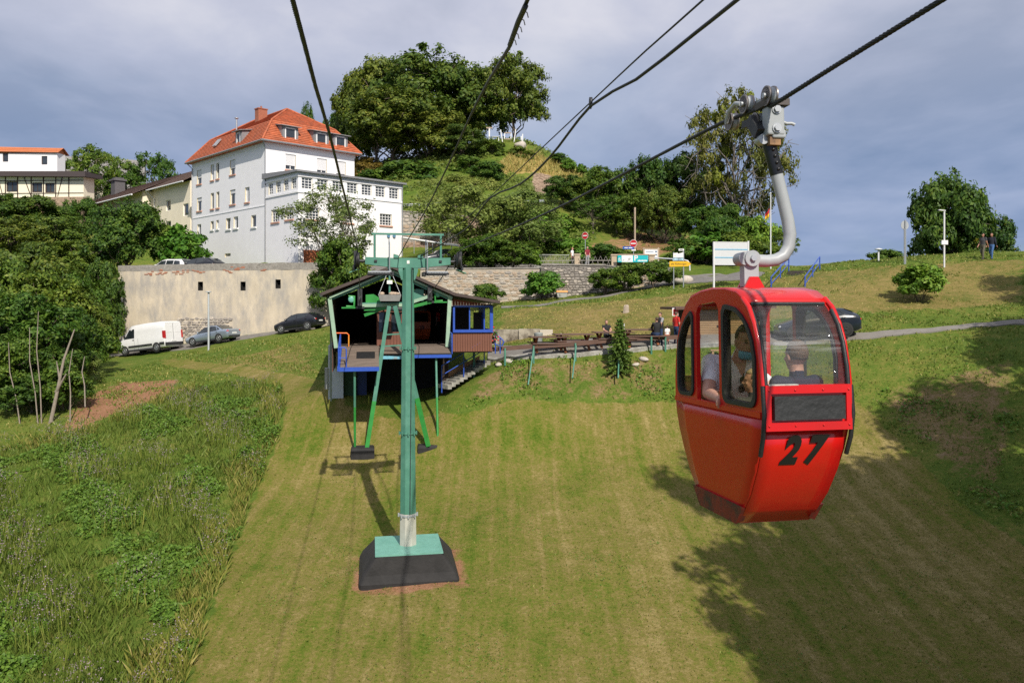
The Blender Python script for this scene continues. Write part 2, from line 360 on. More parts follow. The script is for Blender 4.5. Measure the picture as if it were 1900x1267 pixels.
LAWN = hp([(350,1266),(395,1130),(425,1050),(470,930),(500,860),(525,790),(533,745),(520,716),(430,694),(300,676),(300,664),(420,676),(540,694),(600,705),(640,752),(760,775),(850,768),(960,742),(1100,748),(1250,745),(1400,742),(1590,742),(1640,790),(1700,850),(1780,930),(1900,1010)]) + [(14,18.5),(18,10),(18,-10),(-8,-10),(-7.5,12)]
SOIL = hp([(120,790),(150,745),(230,708),(330,705),(310,735),(230,760),(160,790),(130,800)])
DRY = hp([(930,640),(1240,625),(1400,600),(1600,580),(1895,560),(1895,480),(1500,508),(1330,535),(1130,560),(930,580)])
BANK = hp([(1590,735),(1890,660),(1890,990),(1780,905),(1700,830),(1640,770)])
BANK2 = hp([(850,760),(1250,742),(1250,652),(930,675),(860,720)])
SLOPE = hp([(360,668),(600,628),(600,700),(440,688)])
CLIFF = [tuple(hit(*q))[:2] for q in [(985,345),(990,318),(1075,338),(1060,365),(1000,362)]]
CLIFF2 = [(-21, 84), (-1, 84), (1, 89), (-21, 89)]
TOPDRY = [tuple(hit(*q))[:2] for q in [(900,320),(960,272),(1085,325),(1075,342),(990,320)]]
LITTER = hp([(1050,462),(1230,478),(1330,455),(1300,440),(1130,440)])  # brown leaf-litter soil on the slope under the wood
xs = np.unique(np.r_[-300:-70:12, -70:-40:1.5, -40:34:.38, 34:60:1.5, 60:301:12])
fr = np.r_[np.linspace(-40, 12, 14), np.linspace(12.6, 62, 150)]
bk = np.r_[np.linspace(.3, 40, 80), np.linspace(41, 75, 40), np.linspace(80, 320, 24)]
X = np.repeat(xs[None], len(fr) + 8 + len(bk), 0); WD = wall_d(xs)
rows = [np.full(len(xs), v) for v in fr if v < 57] ; last = rows[-1][0]
rows += [lerp(last, WD, t_) for t_ in np.linspace(.12, 1, 14)]
rows += [WD + v for v in bk]
Y = np.array(rows); X = np.repeat(xs[None], len(Y), 0); Z = height(X, Y)
nr, nc = X.shape
V = np.stack([X, Y, Z], -1).reshape(-1, 3); ii = np.arange(nr * nc).reshape(nr, nc)
Fq = np.stack([ii[:-1, :-1], ii[:-1, 1:], ii[1:, 1:], ii[1:, :-1]], -1).reshape(-1, 4)
def sm(v, a): return np.clip(v / a + .5, 0, 1)
fx, fy = V[:, 0], V[:, 1]
zl = sm(sdist(fx, fy, LAWN), .5); zs = np.maximum(sm(sdist(fx, fy, SOIL), 1.2), .55 * sm(sdist(fx, fy, LITTER), 3)); zd = np.maximum(sm(sdist(fx, fy, DRY), 3.0), .62 * sm(sdist(fx, fy, SLOPE), 3))
zs = np.maximum(zs, .62 * sm(sdist(fx, fy, [(-3.3 + a*.985 - b*.174, 25.0 + a*.174 + b*.985) for a, b in ((-1.75,-1.75),(1.95,-1.75),(1.95,1.4),(-1.75,1.4))]), .7))
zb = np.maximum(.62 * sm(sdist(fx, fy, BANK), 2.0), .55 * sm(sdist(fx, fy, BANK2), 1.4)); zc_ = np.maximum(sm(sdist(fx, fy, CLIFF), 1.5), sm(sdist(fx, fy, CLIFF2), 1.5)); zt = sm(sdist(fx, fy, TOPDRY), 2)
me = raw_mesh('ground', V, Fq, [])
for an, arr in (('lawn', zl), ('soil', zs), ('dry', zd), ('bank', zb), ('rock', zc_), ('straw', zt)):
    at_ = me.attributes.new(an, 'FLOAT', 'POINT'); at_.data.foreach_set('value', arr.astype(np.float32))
me.polygons.foreach_set('use_smooth', np.ones(len(Fq), bool))
def ground_mat():
    m = bpy.data.materials.new('ground_cover'); m.use_nodes = True; t = m.node_tree; L = t.links.new; b = t.nodes['Principled BSDF']
    tcn = N(t, 'ShaderNodeTexCoord')
    def noise(scale, det=6, rough=.6, rot=0, st=(1, 1, 1), dist=0):
        mp = N(t, 'ShaderNodeMapping'); mp.inputs['Rotation'].default_value = (0, 0, rot); mp.inputs['Scale'].default_value = st; L(tcn.outputs['Object'], mp.inputs[0])
        n = N(t, 'ShaderNodeTexNoise'); n.inputs['Scale'].default_value = scale; n.inputs['Detail'].default_value = det; n.inputs['Roughness'].default_value = rough; n.inputs['Distortion'].default_value = dist
        L(mp.outputs[0], n.inputs[0]); return n.outputs[0]
    def ramp(f, stops):
        r = N(t, 'ShaderNodeValToRGB'); e = r.color_ramp.elements
        while len(e) < len(stops): e.new(.5)
        for el, (p_, c) in zip(e, stops): el.position = p_; el.color = (*(c if isinstance(c, tuple) else (c,) * 3), 1)
        L(f, r.inputs[0]); return r.outputs[0]
    def mix(f, a, c2, bt='MIX'):
        q = N(t, 'ShaderNodeMix', data_type='RGBA', blend_type=bt)
        if isinstance(f, float): q.inputs[0].default_value = f
        else: L(f, q.inputs[0])
        L(a, q.inputs[6]); L(c2, q.inputs[7]); return q.outputs[2]
    def mth(op, a, c2):
        q = N(t, 'ShaderNodeMath', operation=op)
        for i, v in enumerate((a, c2)):
            if isinstance(v, (int, float)): q.inputs[i].default_value = v
            else: L(v, q.inputs[i])
        return q.outputs[0]
    def attr(n): a = N(t, 'ShaderNodeAttribute', attribute_name=n); return a.outputs['Fac']
    fine = noise(9, 8, .75); med = noise(1.6, 7, .65); big = noise(.22, 5, .55); grain = noise(34, 5, .8)
    # mown grass: mower lines run up the slope along the rope line
    stripe = noise(2.3, 4, .6, R(-12), (1, .028, .2), .2); str2 = noise(.42, 3, .5, R(-12), (1, .1, .2), .1)
    f1 = mth('ADD', mth('MULTIPLY', stripe, .25), mth('ADD', mth('MULTIPLY', fine, .40), mth('ADD', mth('MULTIPLY', med, .20), mth('ADD', mth('MULTIPLY', str2, .14), mth('MULTIPLY', big, .16)))))
    lawn = ramp(f1, [(.42, (.048, .098, .013)), (.50, (.100, .140, .024)), (.553, (.158, .160, .040)), (.60, (.205, .172, .062)), (.67, (.31, .25, .115))])
    f2 = mth('ADD', mth('MULTIPLY', fine, .5), mth('ADD', mth('MULTIPLY', med, .35), mth('MULTIPLY', big, .3)))
    rough = ramp(f2, [(.42, (.05, .085, .018)), (.56, (.10, .15, .03)), (.66, (.18, .18, .05)), (.76, (.27, .23, .10))])
    dry = ramp(f2, [(.40, (.06, .10, .020)), (.51, (.12, .135, .036)), (.59, (.20, .165, .062)), (.74, (.32, .235, .115))])
    bank = ramp(f2, [(.44, (.05, .10, .016)), (.54, (.10, .135, .03)), (.6, (.20, .15, .07)), (.74, (.31, .23, .15))])
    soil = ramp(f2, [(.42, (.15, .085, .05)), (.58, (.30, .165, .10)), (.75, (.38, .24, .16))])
    straw = ramp(f2, [(.42, (.17, .14, .05)), (.6, (.34, .25, .10)), (.75, (.42, .32, .16))])
    rn = noise(2.5, 8, .75, 0, (1, 1, 2.2), .4)
    rock = ramp(rn, [(.38, (.09, .065, .045)), (.5, (.26, .19, .14)), (.65, (.42, .33, .25))])
    wob = mth('MULTIPLY', mth('SUBTRACT', med, .5), 1.6)
    def zone(n): return ramp(mth('ADD', attr(n), mth('MULTIPLY', wob, .55)), [(.42, 0.0), (.58, 1.0)])
    c = mix(zone('dry'), rough, dry); c = mix(zone('bank'), c, bank); c = mix(zone('straw'), c, straw)
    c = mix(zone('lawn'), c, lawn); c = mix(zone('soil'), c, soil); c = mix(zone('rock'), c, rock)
    g2 = ramp(grain, [(.3, .6), (.7, 1.35)])
    c = mix(.75, c, g2, 'MULTIPLY'); hs = N(t, 'ShaderNodeHueSaturation'); hs.inputs['Saturation'].default_value = 1.08; L(c, hs.inputs['Color']); L(hs.outputs[0], b.inputs['Base Color']); b.inputs['Roughness'].default_value = .95; b.inputs['Specular IOR Level'].default_value = .12
    bp = N(t, 'ShaderNodeBump'); bp.inputs['Strength'].default_value = .75; bp.inputs['Distance'].default_value = .09
    L(mth('ADD', mth('MULTIPLY', fine, .7), mth('MULTIPLY', grain, .45)), bp.inputs['Height']); L(bp.outputs[0], b.inputs['Normal'])
    return m
me.materials.append(ground_mat()); g_o = link('ground', me); tag(g_o, kind='structure')
# draped strips: roads and paths as sheets over the ground
ASPH = mat('asphalt', (.16, .15, .14), .9, var=.2, scale=3, bump=.4, bscale=60, dirt=(.24, .22, .19), dscale=.8, damt=.45)
ASPH_L = mat('worn_asphalt', (.20, .185, .165), .92, var=.16, scale=2.5, bump=.35, bscale=60, dirt=(.2, .18, .155), dscale=.9, damt=.42)
KERB = mat('kerb_concrete', (.36, .35, .32), .9, var=.2, scale=8, bump=.4, dirt=(.2, .19, .16), dscale=3)
def strip(name, left, right, m, dz=.05, n=24, cross=6, kerb=0):
    """sheet between two ground polylines (lists of world xy), lying dz above the ground, with a skirt"""
    def res(L_, n):
        a = np.array([q[:2] for q in L_]); s = np.r_[0, np.cumsum(np.hypot(*np.diff(a, axis=0).T))]; t_ = np.linspace(0, s[-1], n)
        return np.stack([np.interp(t_, s, a[:, 0]), np.interp(t_, s, a[:, 1])], 1)
    A, B = res(left, n), res(right, n); vs = []; fs = []
    for i in range(n):
        for j in range(cross + 1):
            q = A[i] + (B[i] - A[i]) * j / cross; vs.append([q[0], q[1], 0])
    vs = np.array(vs); vs[:, 2] = height(vs[:, 0], vs[:, 1]) + dz
    k = cross + 1
    fs = [(i * k + j, i * k + j + 1, (i + 1) * k + j + 1, (i + 1) * k + j) for i in range(n - 1) for j in range(cross)]
    b = MB(); b.add(vs, fs, 0, True)
    per = [i * k for i in range(n)] + [(n - 1) * k + j for j in range(1, k)] + [i * k + cross for i in range(n - 2, -1, -1)] + [j for j in range(cross - 1, 0, -1)]
    lowv = vs[per].copy(); lowv[:, 2] -= .5; L_ = len(per)
    b.add(list(vs[per]) + list(lowv), [(i, (i + 1) % L_, L_ + (i + 1) % L_, L_ + i) for i in range(L_)], 0)
    return tag(b.build(name, m), kind='structure')
# ---------------------------------------------------------------- building helpers
WHITE = mat('white_render', (.83, .82, .83), .85, var=.035, scale=1.2, bump=.12, bscale=30)
TRIMW = mat('white_trim', (.8, .8, .8), .5, var=.03)
CREAM = mat('cream_render', (.83, .74, .58), .88, var=.06, scale=.8, bump=.15, dirt=(.72, .63, .5), dscale=.5, damt=.35)
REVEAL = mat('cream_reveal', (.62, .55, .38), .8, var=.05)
SILLM = mat('sandstone_sill', (.50, .27, .20), .8, var=.15)
GLASSD = mat('window_glass', (.035, .042, .05), .06, var=.5, scale=.8, spec=.8)
BLIND = mat('roller_blind', (.70, .70, .71), .6, var=.05, stretch=(1, 1, 30))
TILE = mat('clay_tile', (.44, .115, .045), .75, var=.45, scale=3.2, bump=.3, bscale=14, dirt=(.26, .09, .05), dscale=1.6, damt=.42)
BROWNT = mat('brown_tile', (.17, .11, .085), .85, var=.25, scale=4, bump=.3, bscale=16)
LEAD = mat('lead_flashing', (.22, .22, .23), .6, var=.2, scale=9)
ZINC = mat('zinc_gutter', (.33, .34, .35), .45, .6, var=.1)
BRICK = mat('chimney_brick', (.33, .12, .07), .9, var=.3, scale=14, bump=.4)
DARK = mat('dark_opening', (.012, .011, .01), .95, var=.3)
GALV = mat('galvanised_steel', (.42, .44, .46), .45, .55, var=.1, scale=12)
def panel(mb, o, ex, ez, ey, L_, H_, holes, depth, mi=0, mr=0):
    """wall front with rectangular holes (u0,v0,u1,v1) and reveals going inwards along ey"""
    o, ex, ez, ey = Vector(o), Vector(ex), Vector(ez), Vector(ey)
    us = sorted({0, L_} | {q for h in holes for q in (h[0], h[2])}); vs_ = sorted({0, H_} | {q for h in holes for q in (h[1], h[3])})
    us = [u for u in us if 0 <= u <= L_]; vs_ = [v for v in vs_ if 0 <= v <= H_]
    for a, b in zip(us, us[1:]):
        for c, d in zip(vs_, vs_[1:]):
            if any(h[0] < (a + b) / 2 < h[2] and h[1] < (c + d) / 2 < h[3] for h in holes): continue
            mb.add([o + ex * a + ez * c, o + ex * b + ez * c, o + ex * b + ez * d, o + ex * a + ez * d], [(0, 1, 2, 3)], mi)
    for u0, v0, u1, v1 in holes:
        q = [o + ex * u0 + ez * v0, o + ex * u1 + ez * v0, o + ex * u1 + ez * v1, o + ex * u0 + ez * v1]; k = [p_ + ey * depth for p_ in q]
        mb.add(q + k, [(i, (i + 1) % 4, 4 + (i + 1) % 4, 4 + i) for i in range(4)], mr)
def window(parent, o, ex, ey, u0, v0, u1, v1, nx=1, ny=1, depth=.14, sill=True, blind=0.0, fw=.07, fm=None, sm_=None, sillout=.1):
    """window part: frame + bars, sub-parts pane, sill, blind. o/ex/ey are the wall's origin, along, inward (parent space)"""
    o, ex, ey = Vector(o), Vector(ex), Vector(ey); ez = Vector((0, 0, 1))
    q = lambda u, w_, v: o + ex * u + ey * w_ + ez * v
    rot = Matrix((ex, ey, ez)).transposed()
    def bx(mb, a0, a1, w0, w1, c0, c1): mb.box(q((a0 + a1) / 2, (w0 + w1) / 2, (c0 + c1) / 2), (a1 - a0, w1 - w0, c1 - c0), rot)
    f = MB(); d0, d1 = depth - .03, depth + .03
    bx(f, u0, u0 + fw, d0, d1, v0, v1); bx(f, u1 - fw, u1, d0, d1, v0, v1); bx(f, u0 + fw, u1 - fw, d0, d1, v0, v0 + fw); bx(f, u0 + fw, u1 - fw, d0, d1, v1 - fw, v1)
    bw = .045 if nx * ny > 2 else .07
    for i in range(1, nx):
        c = lerp(u0, u1, i / nx); bx(f, c - bw / 2, c + bw / 2, d0 + .004, d1 - .004, v0 + fw, v1 - fw)
    for j in range(1, ny):
        c = lerp(v0, v1, j / ny); bx(f, u0 + fw, u1 - fw, d0 + .008, d1 - .008, c - bw / 2, c + bw / 2)
    w_ = f.build('window', fm or TRIMW, parent)
    g = MB(); bx(g, u0 + fw * .5, u1 - fw * .5, depth + .012, depth + .02, v0 + fw * .5, v1 - fw * .5); g.build('pane', GLASSD, w_)
    if nx == 1 and sill and random.random() < .75:
        s = MB(); k_ = random.uniform(.25, .5); s_ = random.choice((0, 1)); a_ = lerp(u0 + fw, u1 - fw, (1 - k_) * s_); bx(s, a_, a_ + (u1 - u0 - 2*fw) * k_, depth + .002, depth + .009, v0 + fw, v1 - fw); s.build('curtain', BLIND, w_)
    if sill:
        s = MB(); bx(s, u0 - .08, u1 + .08, -sillout, depth - .03, v0 - .14, v0 - .003); s.build('sill', sm_ or SILLM, w_)
    if blind:
        s = MB(); n = max(3, int((v1 - v0) * blind / .09))
        for i in range(n):
            c1 = v1 - fw * .2 - (v1 - v0) * blind * i / n; c0 = v1 - fw * .2 - (v1 - v0) * blind * (i + 1) / n
            bx(s, u0 + .02, u1 - .02, depth - .065, depth - .035, c0 + .008, c1)
        s.build('roller_blind', BLIND, w_)
    return w_
def tiled(mb, p0, p1, p2, p3, pitch=.33, lip=.05, mi=0):
    """roof face eave p0-p1, top p3-p2: one wedge per course, lower edge lifted so each course overlaps the next"""
    p0, p1, p2, p3 = map(Vector, (p0, p1, p2, p3)); n = max(2, int(((p3 - p0).length + (p2 - p1).length) / 2 / pitch))
    nor = (p1 - p0).cross(p3 - p0).normalized()
    if nor.z < 0: nor = -nor
    for i in range(n):
        a, b = i / n, (i + 1) / n
        l0, l1, u1, u0 = lerp(p0, p3, a), lerp(p1, p2, a), lerp(p1, p2, b), lerp(p0, p3, b)
        mb.add([l0, l1, l1 + nor * lip, l0 + nor * lip, u1 + nor * .006, u0 + nor * .006, u1, u0], [(0, 1, 2, 3), (3, 2, 4, 5), (0, 3, 5, 7), (1, 6, 4, 2)], mi)
Z3 = Vector((0, 0, 1))
# ---------------------------------------------------------------- white house with red mansard roof
HC = P(492, 486, 75); HR = math.atan2(.695, .719)
house = thing('white_house', 'large white rendered house with red tiled mansard roof above the plaster wall', 'house', HC, HR)
hm = (Matrix.Translation(HC) @ Matrix.Rotation(HR, 4, 'Z')); hmi = hm.inverted()
def onplane(px, py, o, ex):                      # pixel ray meets the vertical plane through o along ex (house space) -> (u, z)
    ow = hm @ Vector(o); e = hm.to_3x3() @ Vector(ex); k = (px - CX) / F
    u = (k * ow.y - ow.x) / (e.x - k * e.y); d = ow.y + u * e.y
    return u, (HY - py) / F * d - HC.z
zoomL = lambda b: (320 + b[0] * .2841, 180 + b[1] * .2841, 320 + b[2] * .2841, 180 + b[3] * .2841)
def face_rects(L_, o, ex, flip=False):
    r = []
    for b in L_:
        x0, y0, x1, y1 = zoomL(b); ya = (y0 + y1) / 2; xa = (x0 + x1) / 2
        u0, _ = onplane(x0, ya, o, ex); u1, _ = onplane(x1, ya, o, ex); _, z0 = onplane(xa, y1, o, ex); _, z1 = onplane(xa, y0, o, ex)
        r.append((min(u0, u1), z0, max(u0, u1), z1))
    return r
LH, LL, LX, EXT = 11.35, 16.8, 9.8, 6.2
left_w = face_rects([(160,478,190,570),(250,443,271,545),(287,432,305,535),(375,412,411,508),(160,658,192,745),(250,628,271,732),(287,620,306,725),(376,606,411,702),(474,590,503,688),
   (162,832,187,900),(249,812,269,868),(286,805,303,862),(350,792,380,864),(399,782,428,858),(515,772,546,850),(342,1022,380,1046)], (0,0,0), (0,1,0))
top_w = face_rects([(738,376,807,476),(944,404,1008,500),(1070,422,1132,515)], (0,0,0), (1,0,0))
ret_g = face_rects([(628,565,656,638),(677,552,706,625),(727,540,757,612),(778,528,808,600)], (0,0,0), (0,-1,0))
ret_l = face_rects([(648,735,697,818),(738,722,790,800)], (0,0,0), (0,-1,0))
fr_g = face_rects([(843,528,914,602),(945,540,1015,610),(1045,551,1111,620),(1140,563,1207,632),(1235,573,1300,644),(1326,585,1388,655),(1415,596,1476,667)], (0,-EXT,0), (1,0,0))
fr_l = face_rects([(875,722,958,800),(1100,742,1180,822),(1355,765,1432,840)], (0,-EXT,0), (1,0,0))
FXL, GT = 11.2, 7.73
B0 = -3.0
def sh(L_, dv): return [(a, b + dv, c, d + dv) for a, b, c, d in L_]
mb = MB(); dz = -B0
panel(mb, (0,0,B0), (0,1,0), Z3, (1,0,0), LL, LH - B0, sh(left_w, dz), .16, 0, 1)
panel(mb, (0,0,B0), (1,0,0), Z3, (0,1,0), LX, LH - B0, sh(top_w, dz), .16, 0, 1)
mb.add([(LX,0,B0),(LX,LL,B0),(LX,LL,LH),(LX,0,LH),(0,LL,B0),(0,LL,LH)], [(0,1,2,3),(1,4,5,2)])
mb.box((LX/2, -.03, LH-.25), (LX+.12, .06, .32)); mb.box((-.03, LL/2, LH-.25), (.06, LL-.0, .32))     # cornice
mb.box((-.02, LL/2, 5.32), (.04, LL, .09))
mb.build('wall', [WHITE, REVEAL], house)
ex_w = MB()
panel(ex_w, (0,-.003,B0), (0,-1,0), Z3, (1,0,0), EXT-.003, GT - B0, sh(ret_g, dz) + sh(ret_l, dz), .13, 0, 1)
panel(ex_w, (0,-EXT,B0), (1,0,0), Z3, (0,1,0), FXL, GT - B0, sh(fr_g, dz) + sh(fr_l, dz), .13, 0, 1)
ex_w.add([(FXL,-EXT,B0),(FXL,1.5,B0),(FXL,1.5,GT),(FXL,-EXT,GT),(LX,1.5,B0),(LX,1.5,GT)], [(0,1,2,3),(1,4,5,2)])
for zz in (6.0, GT - .3):                                     # timber-look bands of the glazed gallery
    ex_w.box((FXL/2, -EXT-.04, zz), (FXL+.16, .08, .16)); ex_w.box((-.04, -EXT/2, zz), (.08, EXT-.1, .16))
for a, b in zip(fr_g, fr_g[1:]): ex_w.box(((a[2] + b[0]) / 2, -EXT-.025, 6.72), (.14, .05, 1.1))
ex_w.build('gallery_wall', [WHITE, REVEAL], house)
gr = MB(); gr.loft([[(-.35,-EXT-.4,GT),(FXL+.35,-EXT-.4,GT),(FXL+.35,1.9,GT),(-.35,0,GT)],[(-.35,-EXT-.4,GT+.16),(FXL+.35,-EXT-.4,GT+.16),(FXL+.35,1.9,GT+.5),(-.35,-.02,GT+.5)]], smooth=False)
gr.build('gallery_roof', LEAD, house)
for i, w_ in enumerate(left_w[:-1]):
    window(house, (0,0,0), (0,1,0), (1,0,0), *w_, nx=1, ny=1, blind=(.55 if i in (0, 3) else (.25 if i in (4, 7) else 0)), sm_=SILLM if i < 9 else TRIMW)
window(house, (0,0,0), (0,1,0), (1,0,0), *left_w[-1], nx=3, ny=2, sill=False)
for i, w_ in enumerate(top_w): window(house, (0,0,0), (1,0,0), (0,1,0), *w_, nx=2, blind=(.72, .78, .86)[i])
for w_ in ret_g: window(house, (0,0,0), (0,-1,0), (1,0,0), *w_, nx=2, ny=4, depth=.1, sill=False)
for w_ in fr_g: window(house, (0,-EXT,0), (1,0,0), (0,1,0), *w_, nx=3, ny=4, depth=.1, sill=False)
for w_ in ret_l: window(house, (0,0,0), (0,-1,0), (1,0,0), *w_, nx=3, ny=4, depth=.12)
for w_ in fr_l: window(house, (0,-EXT,0), (1,0,0), (0,1,0), *w_, nx=4, ny=4, depth=.12)
u0, z0 = onplane(563, 476, (0,-EXT,0), (1,0,0)); u1, _ = onplane(622, 476, (0,-EXT,0), (1,0,0))
gd = MB()
for i in range(8): gd.bbox((u0 + (u1-u0)*i/8 + .01, -EXT-.05, z0 - 2.2), (u0 + (u1-u0)*(i+1)/8 - .01, -EXT-.003, z0 + .6))
gd.build('garage_door', mat('orange_boards', (.42, .13, .055), .8, var=.25, stretch=(8, 1, 1)), house)
# roof
OV, IN, ZB, ZR = .55, 1.4, 13.8, 16.0
e = [(-OV,-OV,LH),(LX+OV,-OV,LH),(LX+OV,LL+OV,LH),(-OV,LL+OV,LH)]; k = [(IN,IN,ZB),(LX-IN,IN,ZB),(LX-IN,LL-IN,ZB),(IN,LL-IN,ZB)]; r0 = (LX/2, LX/2, ZR); r1 = (LX/2, LL-LX/2, ZR)
rf = MB()
for i in range(4): tiled(rf, e[i], e[(i+1)%4], k[(i+1)%4], k[i], .30, .055)
tiled(rf, k[0], k[1], r0, r0, .3, .05); tiled(rf, k[2], k[3], r1, r1, .3, .05); tiled(rf, k[1], k[2], r1, r0, .3, .05); tiled(rf, k[3], k[0], r0, r1, .3, .05)
for a, b in ((e[0],k[0]),(e[1],k[1]),(e[3],k[3]),(k[0],r0),(k[1],r0),(k[3],r1),(r0,r1)): rf.tube([Vector(a)+Z3*.05, Vector(b)+Z3*.05], .1, 6)
rf.add([Vector(q)-Z3*.08 for q in e], [(0,1,2,3)])
roof = rf.build('roof', TILE, house)
for a, b in ((e[0],e[1]),(e[3],e[0])): gt = MB(); gt.tube([Vector(a)+Vector((-.06,-.06,-.02)), Vector(b)+Vector((-.06,-.06,-.02))], .09, 8); gt.build('gutter', ZINC, house)
def downpipe(par, m, *paths):
    for p_, r_ in paths: gt = MB(); gt.tube(p_, r_, 8); gt.build('downpipe', m, par)
downpipe(house, ZINC, ([(-.5,-.5,LH),(-.06,-.1,LH-.6),(-.06,-.12,LH-1.2),(-.06,-.12,B0)], .055), ([(-.5,LL+.4,LH),(-.08,LL-.1,LH-.6),(-.08,LL-.1,B0)], .055), ([(FXL+.06,-EXT-.06,GT),(FXL+.06,-EXT-.06,B0)], .05))
ch = MB(); ch.box((3.9, 8.6, ZR-.3), (1.0, .8, 1.5)); ch.box((3.9, 8.6, ZR+.47), (1.12, .92, .1)); ch.tube([(3.9,8.6,ZR+.5),(3.9,8.6,ZR+.8)], .1, 8); ch.build('chimney', BRICK, roof)
fl = MB(); fl.tube([(2.6,11.6,ZR-1.5),(2.6,11.6,ZR-.25)], .09, 8); fl.lathe([(.05,-.25),(.22,-.2),(.22,-.14),(.03,-.08)], 10, (2.6,11.6,ZR)); fl.build('flue', GALV, roof)
def dormer(side, px, py):
    """shed dormer standing in the steep lower roof, centred on a pixel of the front or the left roof face"""
    o, ex, ey = ((0,-.05,0), Vector((1,0,0)), Vector((0,1,0))) if side == 'front' else ((-.05,0,0), Vector((0,1,0)), Vector((1,0,0)))
    u, z = onplane(px, py, o, ex); o = Vector(o); wd_, hh = (1.6, 1.15) if side == 'front' else (1.25, 1.15)
    rot = Matrix((ex, ey, Z3)).transposed(); c = o + ex * u + Z3 * z
    d = MB(); 
    for s in (-1, 1):                                                      # cheeks
        d.prism([c + ex*s*(wd_/2) - Z3*hh*.6, c + ex*s*(wd_/2) + Z3*hh*.55, c + ex*s*(wd_/2) + Z3*hh*.78 + ey*1.5, c + ex*s*(wd_/2) + ey*.6 - Z3*hh*.2], ex*s*.06)
    d.box(c + Z3*(-hh*.55), (wd_, .1, .12), rot); d.box(c + Z3*(hh*.52), (wd_, .1, .1), rot)
    for s in (-1, 1): d.box(c + ex*s*(wd_/2-.12), (.2, .09, hh*1.05), rot)
    dm = d.build('dormer', LEAD, roof)
    return c, ex, ey, wd_, hh, rot
def dormer_rest(c, ex, ey, wd_, hh, rot):
    d = MB(); q = [c - ex*(wd_/2+.25) - ey*.35 + Z3*hh*.56, c + ex*(wd_/2+.25) - ey*.35 + Z3*hh*.56, c + ex*(wd_/2+.25) + ey*1.7 + Z3*hh*.86, c - ex*(wd_/2+.25) + ey*1.7 + Z3*hh*.86]
    d.prism(q, Z3*.07); d.build('dormer_roof', LEAD, roof)
    d = MB(); 
    for s in (-1, 1): d.box(c + ex*s*(wd_/2-.28), (.1, .12, hh*.95), rot)
    for s in (-1, 1): d.box(c + Z3*s*hh*.45, (wd_-.46, .12, .1), rot)
    d.build('dormer_window', TRIMW, roof); d = MB(); d.box(c + ey*.02, (wd_-.6, .03, hh*.85), rot); d.build('dormer_pane', GLASSD, roof)
for q in (('front', 538.5, 248.5), ('front', 596, 258), ('front', 631.5, 264), ('left', 443, 257)): dormer_rest(*dormer(*q))
u, z = onplane(407, 266, (.7, 0, 0), (0,1,0)); sk = MB(); sk.box((.42, u, z), (.12, .75, 1.0), Matrix.Rotation(R(38), 3, 'Y')); sk.build('skylight', GALV, roof)
for q in (onplane(720, 438, (0,-EXT,0), (1,0,0)), onplane(730.5, 438, (0,-EXT,0), (1,0,0))): al = MB(); al.lathe([(.16, -.12), (.16, 0)], 12, (q[0], -EXT-.02, q[1]), axis='y'); al.build('alarm_bell', mat('blue_enamel', (.12, .25, .4), .4), house)

# ---------------------------------------------------------------- cream house to its left
C2 = P(353, 470, 92); C2.z = P(353, 335, 92).z - 8.4
cream = thing('cream_house', 'long cream rendered house with low brown tiled roof left of the white house', 'house', C2, R(45))
hm = (Matrix.Translation(C2) @ Matrix.Rotation(R(45), 4, 'Z')); HCz = HC.z; HC = C2
EV = 8.4; uj, _ = onplane(283, 400, (0,0,0), (0,1,0)); ue, _ = onplane(146, 400, (-1.2,0,0), (0,1,0)); ue = min(ue, 44); print('UE', ue, uj)
z1 = lambda b: (b[0]*.434, 150 + b[1]*.4341, b[2]*.434, 150 + b[3]*.4341)
_zl = zoomL; zoomL = z1
cw = face_rects([(710,510,730,555),(783,525,806,577),(710,600,731,650)], (0,0,0), (0,1,0)); zoomL = _zl
mb = MB(); panel(mb, (0,0,-6), (0,1,0), Z3, (1,0,0), uj, EV+6, sh(cw, 6), .12, 0, 0)
mb.bbox((-1.2, uj, -6), (8, ue, EV - .2)); mb.add([(0,0,-6),(8,0,-6),(8,0,EV),(4.5,0,EV+2.5),(0,0,EV)], [(0,1,2,3,4)]); mb.add([(8,0,-6),(8,uj,-6),(8,uj,EV),(8,0,EV)], [(0,1,2,3)])
mb.build('wall', CREAM, cream)
lg = MB(); lg.bbox((-1.26, ue-4.5, EV-4.6), (-1.203, ue-1.0, EV-2.2)); lg.build('loggia', mat('loggia_shade', (.45, .45, .47), .9), cream)
for w_ in cw: window(cream, (0,0,0), (0,1,0), (1,0,0), *w_, nx=1, sill=False)
for q in ((uj+4, EV-3.2), (uj+8, EV-3.2), (uj+6, EV-6)): window(cream, (-1.24,0,0), (0,1,0), (1,0,0), q[0], q[1], q[0]+1.1, q[1]+1.3, nx=2, depth=-.01, sill=False)
rf = MB(); tiled(rf, (-.9,uj+.3,EV-.1), (-.9,-.3,EV-.1), (4.5,-.3,EV+2.75), (4.5,uj+.3,EV+2.75), .4, .04); tiled(rf, (-2.6,ue+1.4,EV-.75), (-2.6,uj-.6,EV-.75), (4.5,uj-.6,EV+2.73), (4.5,ue+1.4,EV+2.73), .4, .04)
tiled(rf, (9,-.3,EV), (9,ue+1.4,EV), (4.5,ue+1.4,EV+2.75), (4.5,-.3,EV+2.75), .4, .04); rf.add([(-2.6,ue+1.4,EV-.8),(4.5,ue+1.4,EV+2.6),(9,ue+1.4,EV-.1),(9,-.3,EV-.1),(4.5,-.3,EV+2.6),(-.9,-.3,EV-.15),(-.9,uj-.6,EV-.15),(-2.6,uj-.6,EV-.8)], [(0,1,4,5,6,7),(1,2,3,4)])
roof2 = rf.build('roof', BROWNT, cream)
